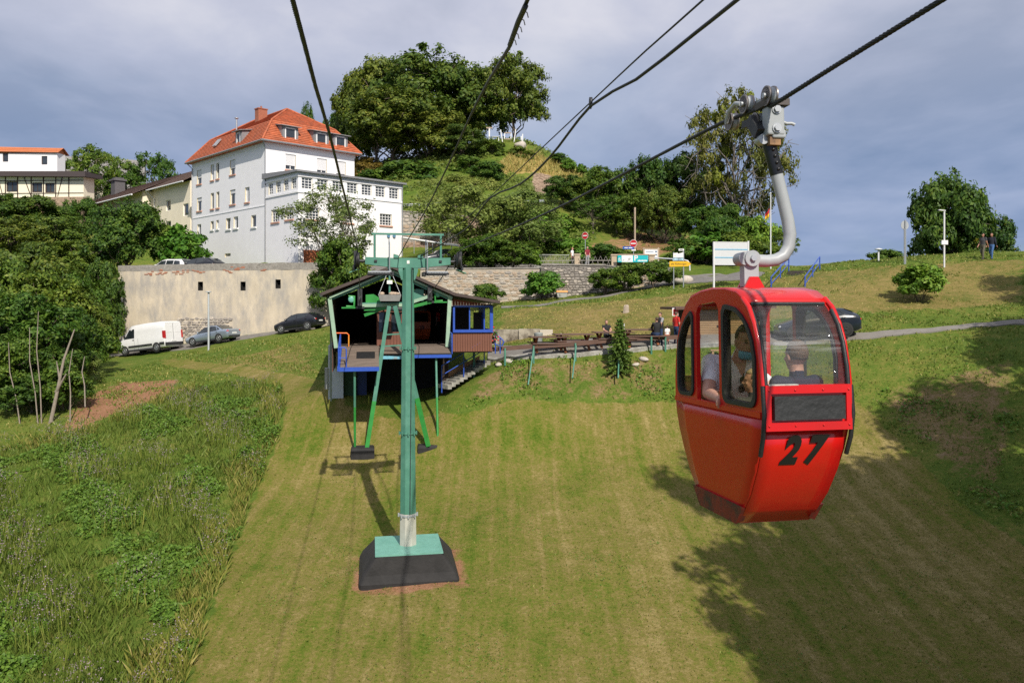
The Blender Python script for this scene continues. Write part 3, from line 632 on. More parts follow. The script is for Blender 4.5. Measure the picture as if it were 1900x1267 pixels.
c_ = MB(); uc, _ = onplane(219, 345, (2.4,0,0), (0,1,0)); c_.box((2.4, uc, EV+1.9), (1.4, 1.6, 3.0)); c_.box((2.4, uc, EV+3.5), (1.8, 2.0, .22)); c_.box((2.4, uc, EV+3.75), (1.2, 1.4, .2)); c_.build('chimney', mat('slate_cladding', (.10,.095,.10), .8, var=.2), roof2)
for q in (.25, .6):
    s_ = MB(); s_.box((.6, lerp(uj, ue, q), EV+.45), (2.2, 1.1, .1), Matrix.Rotation(R(-19), 3, 'Y')); s_.build('skylight', GLASSD, roof2)
an = MB(); ua, _ = onplane(272, 330, (4,0,0), (0,1,0)); an.tube([(4,ua,EV+1.5),(4,ua,EV+3.1)], .03, 6)
for i in range(4): an.tube([(3.3+.35*i, ua-.5, EV+2.6+.04*i), (3.3+.35*i, ua+.5, EV+2.6+.04*i)], .02, 5)
an.tube([(3.2,ua,EV+2.6),(4.6,ua,EV+2.76)], .02, 5); an.build('aerial', GALV, roof2)
downpipe(cream, TRIMW, ([(-2.7,ue+1.3,EV-.85),(-2.7,uj-.6,EV-.85)], .09), ([(-2.7,ue+1.2,EV-.9),(-1.3,ue-.1,EV-2.0),(-1.3,ue-.1,-6)], .07), ([(-1,uj-.2,EV-.2),(-.1,uj-.8,EV-1.2),(-.1,uj-.8,-6)], .06), ([(-.95,uj,EV-.2),(-.95,-.2,EV-.2)], .08))
HC = P(492, 486, 75)
# ---------------------------------------------------------------- half-timbered house with white upper block, far left
D3 = 108; TIMB = mat('dark_timber', (.05, .028, .022), .8, var=.3, stretch=(1, 1, 8)); CRM = mat('cream_panel', (.86, .80, .62), .9, var=.04)
zz = lambda py, d=D3: (HY - py) / F * d; xx = lambda px, d=D3: (px - CX) / F * d
base = Vector((xx(60), D3, zz(372)))
timb = thing('half_timbered_house', 'cream half timbered house with dark flat roof edge and white upper storey', 'house', base, R(-3))
lx = lambda px: xx(px) - base.x; lz = lambda py: zz(py) - base.z
mb = MB(); x0, x1 = lx(-60), lx(158); wins = [(lx(10), lz(356), lx(31), lz(336.5)), (lx(59), lz(357.5), lx(79), lz(339)), (lx(84.5), lz(358), lx(103), lz(340))]
panel(mb, (x0,0,lz(366)), (1,0,0), Z3, (0,1,0), x1-x0, lz(326)-lz(366), [(a-x0, b-lz(366), c-x0, d-lz(366)) for a,b,c,d in wins], .1)
mb.add([(x1,0,lz(366)),(x1,2.5,lz(366)),(x1,2.5,lz(326)),(x1,0,lz(326))], [(0,1,2,3)]); mb.build('wall', CRM, timb)
st = MB(); st.bbox((x0,-.06,-5), (x1,2.5,lz(366)-.003)); st.build('stone_base', mat('brown_stone', (.33,.24,.17), .95, var=.3, scale=3), timb)
for a in (8.5, 32, 58, 81.5, 105, 130): 
    t_ = MB(); t_.bbox((lx(a)-.07,-.05,lz(366)), (lx(a)+.07,-.003,lz(327))); t_.build('timber', TIMB, timb)
for a, b in ((44, 58), (118, 109), (-6, 4)):
    t_ = MB(); t_.bar((lx(a),-.035,lz(328)), (lx(b),-.035,lz(365)), .06, .12, up=(0,1,0)); t_.build('timber', TIMB, timb)
for z_ in (356.5 + 2.5, 335.5):
    t_ = MB(); t_.bbox((x0,-.045,lz(z_)-.05), (x1,-.006,lz(z_)+.05)); t_.build('timber', TIMB, timb)
for w_ in wins: window(timb, (0,0,0), (1,0,0), (0,1,0), *w_, nx=2, ny=1, fm=TIMB, sill=False, fw=.13)
r_ = MB(); r_.loft([[(x0,-1.0,lz(327.5)),(x1+.8,-1.0,lz(327.5)-.25),(x1+.8,3.2,lz(327)),(x0,3.2,lz(327))],[(x0,-1.0,lz(319)),(x1+.8,-1.0,lz(321)),(x1+.8,3.2,lz(321)),(x0,3.2,lz(319))]], smooth=False); r_.build('roof', mat('dark_fascia', (.06,.045,.045), .7), timb)
ux1 = lx(97); up = MB(); uw = [(lx(66.5), lz(303), lx(78), lz(287)), (lx(-9), lz(297), lx(2), lz(281))]
panel(up, (x0,1.2,lz(319)), (1,0,0), Z3, (0,1,0), ux1-x0, lz(281)-lz(319), [(a-x0, b-lz(319), c-x0, d-lz(319)) for a,b,c,d in uw], .1)
up.add([(ux1,1.2,lz(319)),(ux1,3,lz(319)),(ux1,3,lz(281)),(ux1,1.2,lz(281))], [(0,1,2,3)]); up.build('upper_wall', WHITE, timb)
for w_ in uw: window(timb, (0,1.2,0), (1,0,0), (0,1,0), *w_, nx=1, sill=False, fm=TIMB)
r_ = MB(); tiled(r_, (x0,.9,lz(277.5)), (ux1+.3,.9,lz(281.5)), (ux1+.3,2.2,lz(270)), (x0,2.2,lz(265)), .45, .05); tiled(r_, (x0,3.5,lz(277.5)), (ux1+.3,3.5,lz(281.5)), (ux1+.3,2.2,lz(270)), (x0,2.2,lz(265)), .45, .05); r_.add([(ux1,1.2,lz(281)),(ux1,3,lz(281)),(ux1,2.2,lz(270))], [(0,1,2)]); r_.build('upper_roof', mat('orange_tile', (.50,.16,.06), .8, var=.2), timb)
# grey-roofed far house glimpsed behind the trees
fb = P(160, 330, 140); far = thing('grey_roofed_house', 'distant house with grey shingled gable roof half hidden behind the walnut tree', 'house', Vector((fb.x, 140, 14)), R(20))
m_ = MB(); m_.bbox((-4,-3,0), (9,5,6)); m_.build('wall', CREAM, far); m_ = MB(); m_.prism([(-4.4,-3.6,5.6),(-4.4,5.6,5.6),(-4.4,1,11.5)], (13.8,0,0)); m_.build('roof', mat('grey_shingle', (.22,.21,.20), .9, var=.2), far)
# ---------------------------------------------------------------- roads, path, promenade
van_road = strip('road', [tuple(hit(*q))[:2] for q in [(150,666),(222,660.5),(333,650),(440,632),(600,606.5)]] + [(-9, 62.5)], [(-48, 69.5), (-34.6, 69.6), (-26, 68.0), (-15.7, 66.0), (-9, 65.0)], ASPH, .05, 30)
promenade = strip('promenade', [tuple(hit(*q))[:2] for q in [(905,667),(960,664.5),(1040,660),(1120,654),(1250,643.5),(1340,640)]], [tuple(hit(*q))[:2] for q in [(905,646),(985,640),(1040,636),(1120,629),(1240,624),(1340,622)]], ASPH_L, .06, 40)
kerb = strip('kerb', [tuple(hit(*q))[:2] for q in [(905,671),(960,668.6),(1040,664),(1120,657.6),(1250,647),(1340,643)]], [tuple(hit(*q))[:2] for q in [(905,667),(960,664.5),(1040,660),(1120,654),(1250,643.5),(1340,640)]], KERB, .16, 40, 1)
car_road = strip('path', [tuple(hit(*q))[:2] for q in [(1340,640),(1440,641),(1600,630),(1700,619),(1800,609),(1895,602)]] + [(27, 38)], [tuple(hit(*q))[:2] for q in [(1340,622),(1440,622),(1600,619),(1700,611.5),(1800,602),(1895,594.5)]] + [(27.5, 40.2)], ASPH_L, .06, 40)
foot = strip('footpath', [tuple(hit(*q))[:2] for q in [(930,572),(1000,569),(1080,556),(1160,543),(1225,531),(1300,525),(1400,521)]], [tuple(hit(*q))[:2] for q in [(930,569),(1000,566),(1080,553.5),(1160,540),(1220,526),(1280,512),(1330,508),(1420,507)]], ASPH, .05, 40)
street = strip('street', [(-33, 72), (-20, 68.5), (-6, 67.2), (2, 67), (9, 66.2), (13, 65)], [(-30, 76), (-18, 69.8), (-6, 74), (2, 73), (9, 72), (14, 70)], ASPH, .05, 30)
# ---------------------------------------------------------------- plastered retaining wall
PLASTER = mat('old_plaster', (.56, .485, .37), .92, var=.16, scale=1.1, bump=.5, bscale=9, dirt=(.36, .335, .30), dscale=.9, damt=.48, stretch=(1,1,.4))
CAP = mat('weathered_cap', (.27, .25, .22), .95, var=.3, scale=5, bump=.5, dirt=(.42, .40, .36), dscale=2, damt=.4)
RBRICK = mat('red_brick', (.40, .17, .10), .9, var=.25, scale=9, bump=.3)
WA = Vector((-34.7, 70.25, -6.0)); WB = Vector((-13.5, 65.75, -6.0)); wl = (WB - WA).length
wall = thing('plaster_wall', 'tall old plastered retaining wall with three dark openings behind the parked van', 'wall', WA, math.atan2(WB.y - WA.y, WB.x - WA.x))
wm = Matrix.Translation(WA) @ Matrix.Rotation(math.atan2(WB.y - WA.y, WB.x - WA.x), 4, 'Z')
def wplane(px, py):
    e = (WB - WA).normalized(); k = (px - CX) / F; u = (k * WA.y - WA.x) / (e.x - k * e.y); return u, (HY - py) / F * (WA.y + u * e.y) - WA.z
holes = []
for a, b in ((372, 531), (451, 531), (516, 527)):
    u, z = wplane(a, b); holes.append((u - .24, z - .38, u + .24, z + .38))
mb = MB(); TOPZ = wplane(222, 492)[1]; TOPB = TOPZ + .12
panel(mb, (0,0,0), (1,0,0), Z3, (0,1,0), wl, TOPZ - .55, holes, .45, 0, 1); mb.add([(0,0,0),(0,.9,0),(0,.9,TOPZ-.55),(0,0,TOPZ-.55)], [(0,1,2,3)], 0)
body = mb.build('wall_face', [PLASTER, DARK], wall)
for h in holes:
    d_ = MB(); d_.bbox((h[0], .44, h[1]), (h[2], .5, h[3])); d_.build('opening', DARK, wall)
cp = MB(); n = 40
rings = []
for i in range(n + 1):
    u = wl * i / n; t_ = TOPZ + .12 * i / n + random.uniform(-.03, .03); f_ = random.uniform(-.03, .01)
    rings.append([(u, f_, TOPZ - .55), (u, .9, TOPZ - .55), (u, .9, t_ - .02), (u, .55, t_), (u, f_ - .02, t_ - .04)])
cp.loft(rings, smooth=False); cp.build('wall_cap', CAP, wall)
bme = MB(); bme.box((0, 0, 0), (.25, .05, .065)); bme = bme.mesh('brick', RBRICK)
rs = random.Random(3)
for (a, b, w_, h_, cnt) in ((292, 507, 22, 3, 14), (325, 506, 14, 3, 9), (355, 504, 16, 3, 9), (372, 506, 8, 3, 5), (440, 499, 10, 3, 8), (455, 497, 8, 3, 5), (488, 501, 6, 2, 4), (305, 503, 10, 3, 6), (422, 503, 8, 3, 6)):
    for i in range(cnt):
        u, z = wplane(a + rs.uniform(-w_, w_), b + rs.uniform(-h_, h_)); z = round(z / .08) * .08; link('brick', bme, wall, (u, -.012 + rs.uniform(-.008, .004), z))
pp_ = MB(); pp_.tube([(.45,-.07,.2),(.45,-.07,TOPZ-1.2)], .05, 8); pp_.build('downpipe', TRIMW, wall)
RUB = mat('rubble_stone', (.28, .26, .235), .95, var=.35, scale=7, bump=.6, dirt=(.42, .38, .33), dscale=4, damt=.4)
def stones(name, o, ex, ey, L_, z0f, z1f, size, m, parent, seed, out=.05):
    """rubble face: jittered many-sided stones in courses, joined in one part"""
    q = random.Random(seed); mb = MB(); z = 0; o, ex, ey = Vector(o), Vector(ex), Vector(ey); zmax = max(z1f(0), z1f(L_), z1f(L_/2)); z = min(z0f(0), z0f(L_), z0f(L_ / 2))
    while z < zmax:
        h_ = size * q.uniform(.55, .95); u = q.uniform(-size, 0)
        while u < L_:
            w_ = size * q.uniform(.8, 1.9)
            if 0 <= u and u + w_ <= L_ + .1 and z >= z0f(u) - .2 and z + h_ <= z1f(u + w_ / 2) + .05:
                n = 6; pts = []; zj = q.uniform(-.25,.25)*h_; hk = q.uniform(.6,1.15); a0_ = q.uniform(0,1)
                for i in range(n):
                    a = 2 * math.pi * i / n + a0_ + q.uniform(-.35, .35); pts.append((u + w_ / 2 + w_ * .5 * max(-1, min(1, 1.2 * math.cos(a))), z + zj + h_ / 2 + h_ * .5 * hk * max(-1, min(1, 1.2 * math.sin(a)))))
                d_ = out * q.uniform(.3, 1.2); mi = q.choice((0, 0, 1, 2))
                A = [o + ex * a + Z3 * b for a, b in pts]; c = (u + w_ / 2, z + h_ / 2)
                B = [o + ex * lerp(a, c[0], .22) + Z3 * lerp(b, c[1], .22) - ey * d_ for a, b in pts]
                mb.loft([A, B], mi, False)
            u += w_ + size * .06
        z += h_ + size * .05
    ob = mb.build(name, m, parent); ob['kind'] = 'stuff'; return ob
SGREY = mat('grey_stone', (.30, .27, .24), .95, var=.3, scale=9, bump=.5); SPALE = mat('pale_stone', (.47, .42, .36), .95, var=.2, scale=9, bump=.5); STAN = mat('tan_stone', (.40, .31, .23), .95, var=.25, scale=9, bump=.5)
st_base = stones('stone_footing', (wplane(326, 640)[0], -.004, 0), (1,0,0), (0,1,0), 5.5, lambda u: 2.6, lambda u: 4.75 - .02*u, .26, [SGREY, SPALE, SGREY], wall, 5, .08)
# ---------------------------------------------------------------- stone walls right of the station
def stone_wall(name, label, pa, pb, da, db, ytop_a, ytop_b, seed, mats, size=.28, plaster=None, thick=.6):
    A = P(pa, 560, da); B = P(pb, 560, db); za = (HY - ytop_a) / F * da; zb_ = (HY - ytop_b) / F * db; L_ = math.hypot(B.x - A.x, B.y - A.y)
    base = min(gz(A.x, A.y - .3), gz(B.x, B.y - .3)) - .6
    t = thing(name, label, 'wall', Vector((A.x, A.y, base)), math.atan2(B.y - A.y, B.x - A.x))
    mb = MB(); mb.loft([[(0,0,0),(0,thick,0),(0,thick,za-base),(0,0,za-base)], [(L_,0,0),(L_,thick,0),(L_,thick,zb_-base),(L_,0,zb_-base)]], smooth=False); mb.build('wall_core', plaster or RUB, t)
    stones('stone_face', (0, -.002, 0), (1,0,0), (0,1,0), L_, lambda u: .3, lambda u: lerp(za, zb_, u/L_) - base - .12, size, mats, t, seed, .045)
    c = MB(); c.loft([[(0,-.06,za-base),(0,thick+.06,za-base),(0,thick+.06,za-base+.1),(0,-.06,za-base+.1)], [(L_,-.06,zb_-base),(L_,thick+.06,zb_-base),(L_,thick+.06,zb_-base+.1),(L_,-.06,zb_-base+.1)]], smooth=False); c.build('coping', CAP, t)
    return t, L_, za - base, zb_ - base
DMORT = mat('dark_mortar', (.15, .135, .12), .95, var=.3, scale=8, bump=.5); LMORT = mat('pale_mortar', (.40, .345, .275), .95, var=.2, scale=3, bump=.5)
stone_wall('stone_wall', 'pale rubble stone wall section behind the station roof', 780, 1003, 65.5, 65.3, 500, 498, 11, [STAN, SPALE, SGREY], .30, LMORT)
sw, swl, sza, szb = stone_wall('stone_wall', 'dark rubble wall flecked with white stones below the lattice fence', 1004, 1125, 65.0, 64.6, 492, 493, 12, [SGREY, SGREY, SPALE], .24, DMORT)
stone_wall('stone_wall', 'short crumbling stone wall below the turquoise banner', 1126, 1238, 64.5, 63.2, 494, 505, 13, [STAN, SPALE, SGREY], .34, RUB)
stone_wall('stone_wall', 'far rubble wall under the guard rail right of the white house', 742, 860, 85.2, 85.8, 392, 402, 14, [STAN, SGREY, SPALE], .42, RUB)
# concrete block behind the first picnic table
a = hit(908, 641); cb = thing('concrete_block', 'weathered concrete retaining block at the foot of the meadow', 'retaining block', a, R(-4))
mb = MB(); mb.bbox((-.3,0,-.6), (1.75,.35,.95)); mb.bbox((1.753,-.15,-.6), (3.0,.5,.98)); mb.build('block', mat('stained_concrete', (.40,.36,.29), .95, var=.2, scale=2, bump=.4, dirt=(.10,.08,.06), dscale=1.4, damt=.5), cb)
mb = MB(); mb.bbox((3.003,-.25,-.6), (3.75,.3,.94)); mb.build('block_end', mat('pale_concrete', (.52,.47,.39), .95, var=.1, bump=.3), cb)
# ---------------------------------------------------------------- ropeway: axes
HX = R(10.0)                                      # heading of the rope line, 10 degrees left of the view
RH = Vector((-math.sin(HX), math.cos(HX), 0)); RR = Vector((math.cos(HX), math.sin(HX), 0))
TEAL = mat('green_paint', (.07, .215, .155), .42, var=.12, scale=2.5, bump=.06, dirt=(.13, .31, .235), dscale=.9, damt=.42, coat=.15)
LTEAL = mat('pale_green_paint', (.33, .47, .34), .5, var=.1, dirt=(.25, .38, .28), dscale=1.2)
BGREEN = mat('bright_green_paint', (.03, .24, .045), .4, var=.2, scale=3)
BLUE = mat('blue_paint', (.03, .085, .42), .38, var=.12, scale=4)
STEEL = mat('dark_steel', (.05, .052, .055), .5, .6, var=.3, scale=12)
ROPE = mat('steel_rope', (.022, .023, .026), .5, .4, var=.4, scale=60)
BITU = mat('black_bitumen', (.018, .017, .017), .8, var=.35, scale=3, bump=.5, bscale=14)
GREYP = mat('grey_paint', (.34, .36, .37), .42, var=.08, scale=5)
RUBBER = mat('black_rubber', (.016, .016, .017), .55, var=.25, scale=9, bump=.12)
RED = mat('red_paint', (.57, .008, .007), .26, var=.06, scale=3, bump=.03, bscale=6, coat=.3, dirt=(.47, .011, .008), dscale=2.5, damt=.42)
REDIN = mat('red_inside', (.40, .02, .018), .5, var=.1)
WORN = mat('worn_edge', (.45, .42, .38), .7, var=.3, scale=30)
# ---------------------------------------------------------------- tower
TB = P(757, 1010, 25.0); TB.z -= 0.0
tower = thing('cable_tower', 'green octagonal ropeway tower on black concrete base in the mown lawn', 'tower', TB, HX)
gb = -2.2
b = MB(); W1, D1, W0, D0 = 1.02, .98, 1.5, 1.2
b.loft([[(-W0,-D0,gb),(W0,-D0,gb),(W0,D0,gb),(-W0,D0,gb)], [(-W0,-D0,-.78),(W0,-D0,-.78),(W0,D0,-.6),(-W0,D0,-.6)], [(-W0+.1,-D0+.1,-.55),(W0-.1,-D0+.1,-.55),(W0-.12,D0-.1,-.4),(-W0+.1,D0-.1,-.4)], [(-W1-.02,-D1-.02,-.03),(W1+.02,-D1-.02,-.03),(W1+.02,D1+.02,-.03),(-W1-.02,D1+.02,-.03)]], smooth=False)
base_o = b.build('concrete_base', BITU, tower)
bm_ = base_o.modifiers.new('b', 'BEVEL'); bm_.width = .12; bm_.segments = 3; bm_.limit_method = 'ANGLE'
b = MB(); b.box((0,0,-.005), (2*W1, 2*D1, .05)); b.build('base_plate', mat('turquoise_plate', (.16, .37, .30), .5, var=.12, dirt=(.10,.27,.21), dscale=1.3, damt=.4), tower)
PT = (560 - 497) / F * 25.0 - TB.z                # pole top height over the plate
def octring(r, z): return [(r*math.cos(R(22.5+45*i)), r*math.sin(R(22.5+45*i)), z) for i in range(8)]
rad = lambda z: lerp(.275, .185, z / PT)
b = MB(); b.loft([octring(rad(.02), .02), octring(rad(1.0), 1.0)], smooth=False); b.build('pole_foot', mat('pale_grey_paint', (.45, .44, .38), .5, var=.08), tower)
b = MB(); b.loft([octring(rad(1.0)-.004, 1.001), octring(rad(PT), PT)], smooth=False); b.build('pole', TEAL, tower)
for z in (.95, 3.5, 6.15):
    b = MB(); b.loft([octring(rad(z)+.03, z-.025), octring(rad(z)+.03, z+.025)], smooth=False)
    for i in range(8): b.cyl((( rad(z)+.03)*math.cos(R(45*i)), (rad(z)+.03)*math.sin(R(45*i)), z-.06), ((rad(z)+.03)*math.cos(R(45*i)), (rad(z)+.03)*math.sin(R(45*i)), z+.06), .022, 6)
    b.build('flange', TEAL if z > 1 else GREYP, tower)
b = MB(); b.bar((.05, -rad(1.5)-.02, 1.0), (.12, -rad(PT)-.02, PT), .02); b.build('cable_shadow', STEEL, tower)  # thin dark bar added on the pole for the cable's cast shadow
for s in (-1, 1):
    b = MB(); b.prism([(s*.17,-.2,PT-.02),(s*.3,-.2,PT-.02),(s*.3,-.2,PT-.12),(s*.21,-.2,PT-.38),(s*.17,-.2,PT-.38)], (0,.4,0)); b.build('gusset', TEAL, tower)
# cross arm, seen from the rope side: boxy, deeper in the middle
b = MB(); hz = PT
b.loft([[(x,-.16,z0),(x,.16,z0),(x,.16,z1),(x,-.16,z1)] for x, z0, z1 in ((-1.32,hz+.1,hz+.32),(-.6,hz+.02,hz+.3),(-.3,hz-.01,hz+.3),(.3,hz-.01,hz+.3),(.6,hz+.02,hz+.3),(1.32,hz+.1,hz+.32))], smooth=False)
arm = b.build('cross_arm', TEAL, tower)
for s in (-1, 1):
    b = MB(); b.box((s*.6,0,hz+.14), (.06,.42,.36)); b.build('arm_collar', TEAL, tower)
    b = MB(); b.box((s*1.0,-.185,hz+.2), (.09,.04,.06)); b.build('lug', STEEL, tower)
b = MB(); b.box((0,-.165,hz+.17), (.08,.012,.1)); b.build('number_plate', mat('white_plate', (.75,.75,.7), .5), arm)
for s in (-1, 1):
    b = MB(); b.tube([(s*1.03,.0,hz+.3),(s*1.03,.0,hz+1.02)], .035, 8); b.build('frame_post', TEAL, tower)
b = MB(); b.bar((-1.12,0,hz+1.05), (1.12,0,hz+1.05), .06, .06); b.build('frame_bar', TEAL, tower)
for s in (-1, 1):                                   # service platform grids with hand rails
    b = MB(); x0, x1 = (s*.55, s*1.22)
    for i in range(9): b.bar((lerp(x0,x1,i/8),-.42,hz-.14), (lerp(x0,x1,i/8),.42,hz-.14), .014, .05)
    for i in range(7): b.bar((x0,lerp(-.42,.42,i/6),hz-.14), (x1,lerp(-.42,.42,i/6),hz-.14), .012, .04)
    b.build('grating', GALV, tower)
    b = MB(); b.bar((s*.5,-.43,hz-.2), (s*1.25,-.43,hz-.2), .04, .06); b.bar((s*.5,.43,hz-.2), (s*1.25,.43,hz-.2), .04, .06); b.bar((s*.5,-.45,hz-.2), (s*.5,.45,hz-.2), .1, .12); b.build('platform_beam', STEEL, tower)
    b = MB(); b.tube([(s*.58,-.4,hz-.12),(s*.58,-.4,hz+.75),(s*.58,.3,hz+.9),(s*.58,.3,hz-.1)], .018, 6, smooth=False); b.build('handrail', GALV, tower)
    b = MB(); b.prism([(s*.3,-.2,hz+.3),(s*.45,-.2,hz+.3),(s*.45,-.2,hz+.42),(s*.3,-.2,hz+.38)], (0,.3,0)); b.build('cable_clamp', TEAL, tower)
    # sheave battery at the arm end: two wheels under the rope, guard and axle
    b = MB(); b.cyl((s*1.3,0,hz+.2), (s*1.52,0,hz+.2), .05, 10); b.bar((s*1.58,-.55,hz+.22), (s*1.58,.55,hz+.22), .06, .1); 
    b.build('sheave_beam', STEEL, tower)
    for y in (-.38, .38):
        b = MB(); b.lathe([(.05,-.06),(.2,-.055),(.24,-.05),(.2,-.01),(.2,.01),(.24,.05),(.2,.055),(.05,.06)], 18, (s*1.55, y, hz+.22), axis='x'); b.build('sheave', RUBBER, tower)
    b = MB(); b.bar((s*1.66,-.5,hz-.02), (s*1.66,.5,hz-.02), .05, .14); b.bar((s*1.62,0,hz-.1), (s*1.62,0,hz+.3), .09, .12); b.box((s*1.6,-.1,hz+.25), (.12,.5,.5)); b.build('rope_guard', STEEL, tower)
    b = MB(); b.prism([(s*1.52,-.35,hz-.05),(s*1.8,-.35,hz-.16),(s*1.8,.2,hz-.16),(s*1.52,.2,hz-.05)], (0,0,-.02)); b.build('catch_plate', mat('turquoise_plate', (.1,.34,.27)), tower)
TW = tower.matrix_basis.copy() if False else Matrix.Translation(TB) @ Matrix.Rotation(HX, 4, 'Z')
SHL, SHR = TW @ Vector((-1.55, 0, PT + .46)), TW @ Vector((1.55, 0, PT + .46))
# ---------------------------------------------------------------- ropes
def rope(name, label, pts, r, m=ROPE, twist=True):
    pts = [Vector(p) for p in pts]; b = MB()
    dense = []
    for i in range(len(pts) - 1):                   # Catmull-Rom through the points
        p0, p1, p2, p3 = pts[max(i-1,0)], pts[i], pts[i+1], pts[min(i+2,len(pts)-1)]
        k = max(2, int((p2-p1).length / .6))
        for j in range(k):
            t = j / k; dense.append(.5*((2*p1)+(p2-p0)*t+(2*p0-5*p1+4*p2-p3)*t*t+(3*p1-p0-3*p2+p3)*t**3))
    dense.append(pts[-1])
    if twist:                                       # six strands laid round a core
        L_ = [0]
        for a, c in zip(dense, dense[1:]): L_.append(L_[-1] + (c-a).length)
        b.tube(dense, r*.72, 6)
        near = [(p, l) for p, l in zip(dense, L_)]
        for s_ in range(6):
            path = []
            for (p, l), (p2, l2) in zip(near, near[1:]):
                if p.y > 14 or p.y < -2: continue
                d = (p2 - p).normalized(); x = d.cross(Z3).normalized(); y = d.cross(x); k = max(1, int((l2-l)/.035))
                for j in range(k):
                    q = lerp(p, p2, j/k); a = (l + (l2-l)*j/k) / .19 * 2*math.pi + s_*math.pi/3; path.append(q + (x*math.cos(a) + y*math.sin(a))*r*.62)
            if len(path) > 2: b.tube(path, r*.40, 5)
        far_ = [p for p in dense if p.y > 13.6]
        if len(far_) > 2: b.tube(far_, r, 8)
    else: b.tube(dense, r, 8)
    o = b.build(name, m); return tag(o, label, 'cable', 'ropeway cables')
lx_ = lambda d, x0, d0: x0 - math.tan(HX) * (d - d0)
ST_L, ST_R = P(669, 556, 35.6), P(797, 546, 36.4)
left_pts = [Vector((lx_(d, SHL.x, SHL.y), d, z)) for d, z in ((-40,2.4),(-15,1.6),(0,1.55),(4.3,1.63),(6.1,1.64),(7.85,1.70),(10.9,1.70),(18,1.66))] + [SHL, lerp(SHL, ST_L, .5) - Z3*.05, ST_L, ST_L + RH*6 + Z3*-.3]
rope('haul_rope', 'black steel haul rope running to the left end of the tower arm', left_pts, .0165)
GC = P(1440, 192, 5.40)                              # clamp on the rope
right_pts = [Vector((lx_(d, SHR.x, SHR.y), d, z)) for d, z in ((-40,2.9),(-15,1.9),(0,1.55),(3.8,1.44))] + [Vector((lx_(5.40, SHR.x, SHR.y), 5.40, GC.z - .01))] + [Vector((lx_(d, SHR.x, SHR.y), d, z)) for d, z in ((6.2,1.39),(11.1,1.37),(15.4,1.42),(20,1.5))] + [SHR, lerp(SHR, ST_R, .5) - Z3*.05, ST_R, ST_R + RH*6 + Z3*-.3]
rope('haul_rope', 'black twisted haul rope carrying the red gondola', right_pts, .0165)
# signal cables above the middle of the line
def cab(px_list): return [P(*q) for q in px_list]
c0 = TW @ Vector((-.3,-.1,PT+.32)); c1 = TW @ Vector((.36,-.1,PT+.34))
rope('signal_cable', 'sagging black signal cable with taped repair ending left of the tower middle', [(4.8,-30,2.5), (.77,0,1.85), (.30,3.5,1.87), P(979,0,5.0), P(962,40,5.4), P(945,88,6.1), P(907,150,7.6), P(870,222,9.6), P(830,310,13.0), P(790,390,17.5), P(757,445,22.5), c0], .0145, twist=False)
rope('support_wire', 'thin straight wire above the sagging cable with ring clip', [(5.4,-25,2.5), (2.6,-2,2.1), (2.0,3,2.32), P(1305,0,6.6), P(1200,93,8.2), P(1096,190,11.0), P(1000,280,14.2), P(910,365,18.2), P(850,418,21.5), c1 + Z3*.02], .0095, twist=False)
rope('signal_cable', 'thick black cable sagging below the thin support wire', [(5.6,-25,2.5), (2.9,-2,2.05), (2.29,3,2.3), P(1368,0,6.6), P(1290,62,7.6), P(1180,148,9.3), P(1096,197,10.95), P(1020,292,13.4), P(965,342,15.8), P(910,367.5,18.1), P(870,420,20.6), P(835,444,22.6), c1], .019, twist=False)
cl_ = thing('ring_clip', 'small steel ring clip tying the cable to the support wire', 'clip', P(1096, 193, 10.97))
b = MB(); b.lathe([(.045,-.02),(.07,-.02),(.07,.02),(.045,.02)], 14, (0,0,.02), axis='x'); b.build('ring', STEEL, cl_); b = MB(); b.cyl((0,0,-.07),(0,0,-.02),.012,8); b.build('stem', STEEL, cl_)
tp = thing('tape_wrap', 'frayed tape wrap on the sagging signal cable near the top of the picture', 'tape', P(962, 40, 5.4)); b = MB()
q0, q1 = P(975,12,5.05) - P(962,40,5.4), P(946,84,6.05) - P(962,40,5.4); b.tube([q0, Vector((0,0,0)), q1], .0195, 8)
tp_w = b.build('tape', RUBBER, tp)
for i in range(5): 
    b = MB(); c = lerp(q0, q1, .1 + .18*i); b.tube([c, c + Vector((.022, 0, -.012)), c + Vector((.03,0,-.045))], .004, 5); b.build('tie_end', RUBBER, tp)
# ---------------------------------------------------------------- red gondola 27
FL0 = P(1400, 560, 5.42); FL0.z = -1.415
GM = Matrix.Translation(FL0) @ Matrix.Rotation(HX, 4, 'Z') @ Matrix.Rotation(R(-2.2), 4, 'X')
gon = thing('gondola', 'red two bench gondola cabin hanging from the right rope with painted number 27', 'gondola', FL0); gon.matrix_basis = GM
LF, HW = .685, .268                                  # half length, half width
PROF_UP = [(.685,.70),(.685,.88),(.668,1.0),(.64,1.14),(.595,1.25),(.52,1.354),(.45,1.415),(.36,1.462),(.2,1.49),(0,1.50)]
PROF_DN = [(.685,.70),(.672,.62),(.63,.50),(.56,.36),(.46,.20),(.36,.09),(.27,.0)]
prof = PROF_UP + [(-y, z) for y, z in PROF_UP[::-1][1:]]           # arch, far to near
def wz(z): return HW if z > .55 else lerp(.245, HW, max(0, z) / .55)
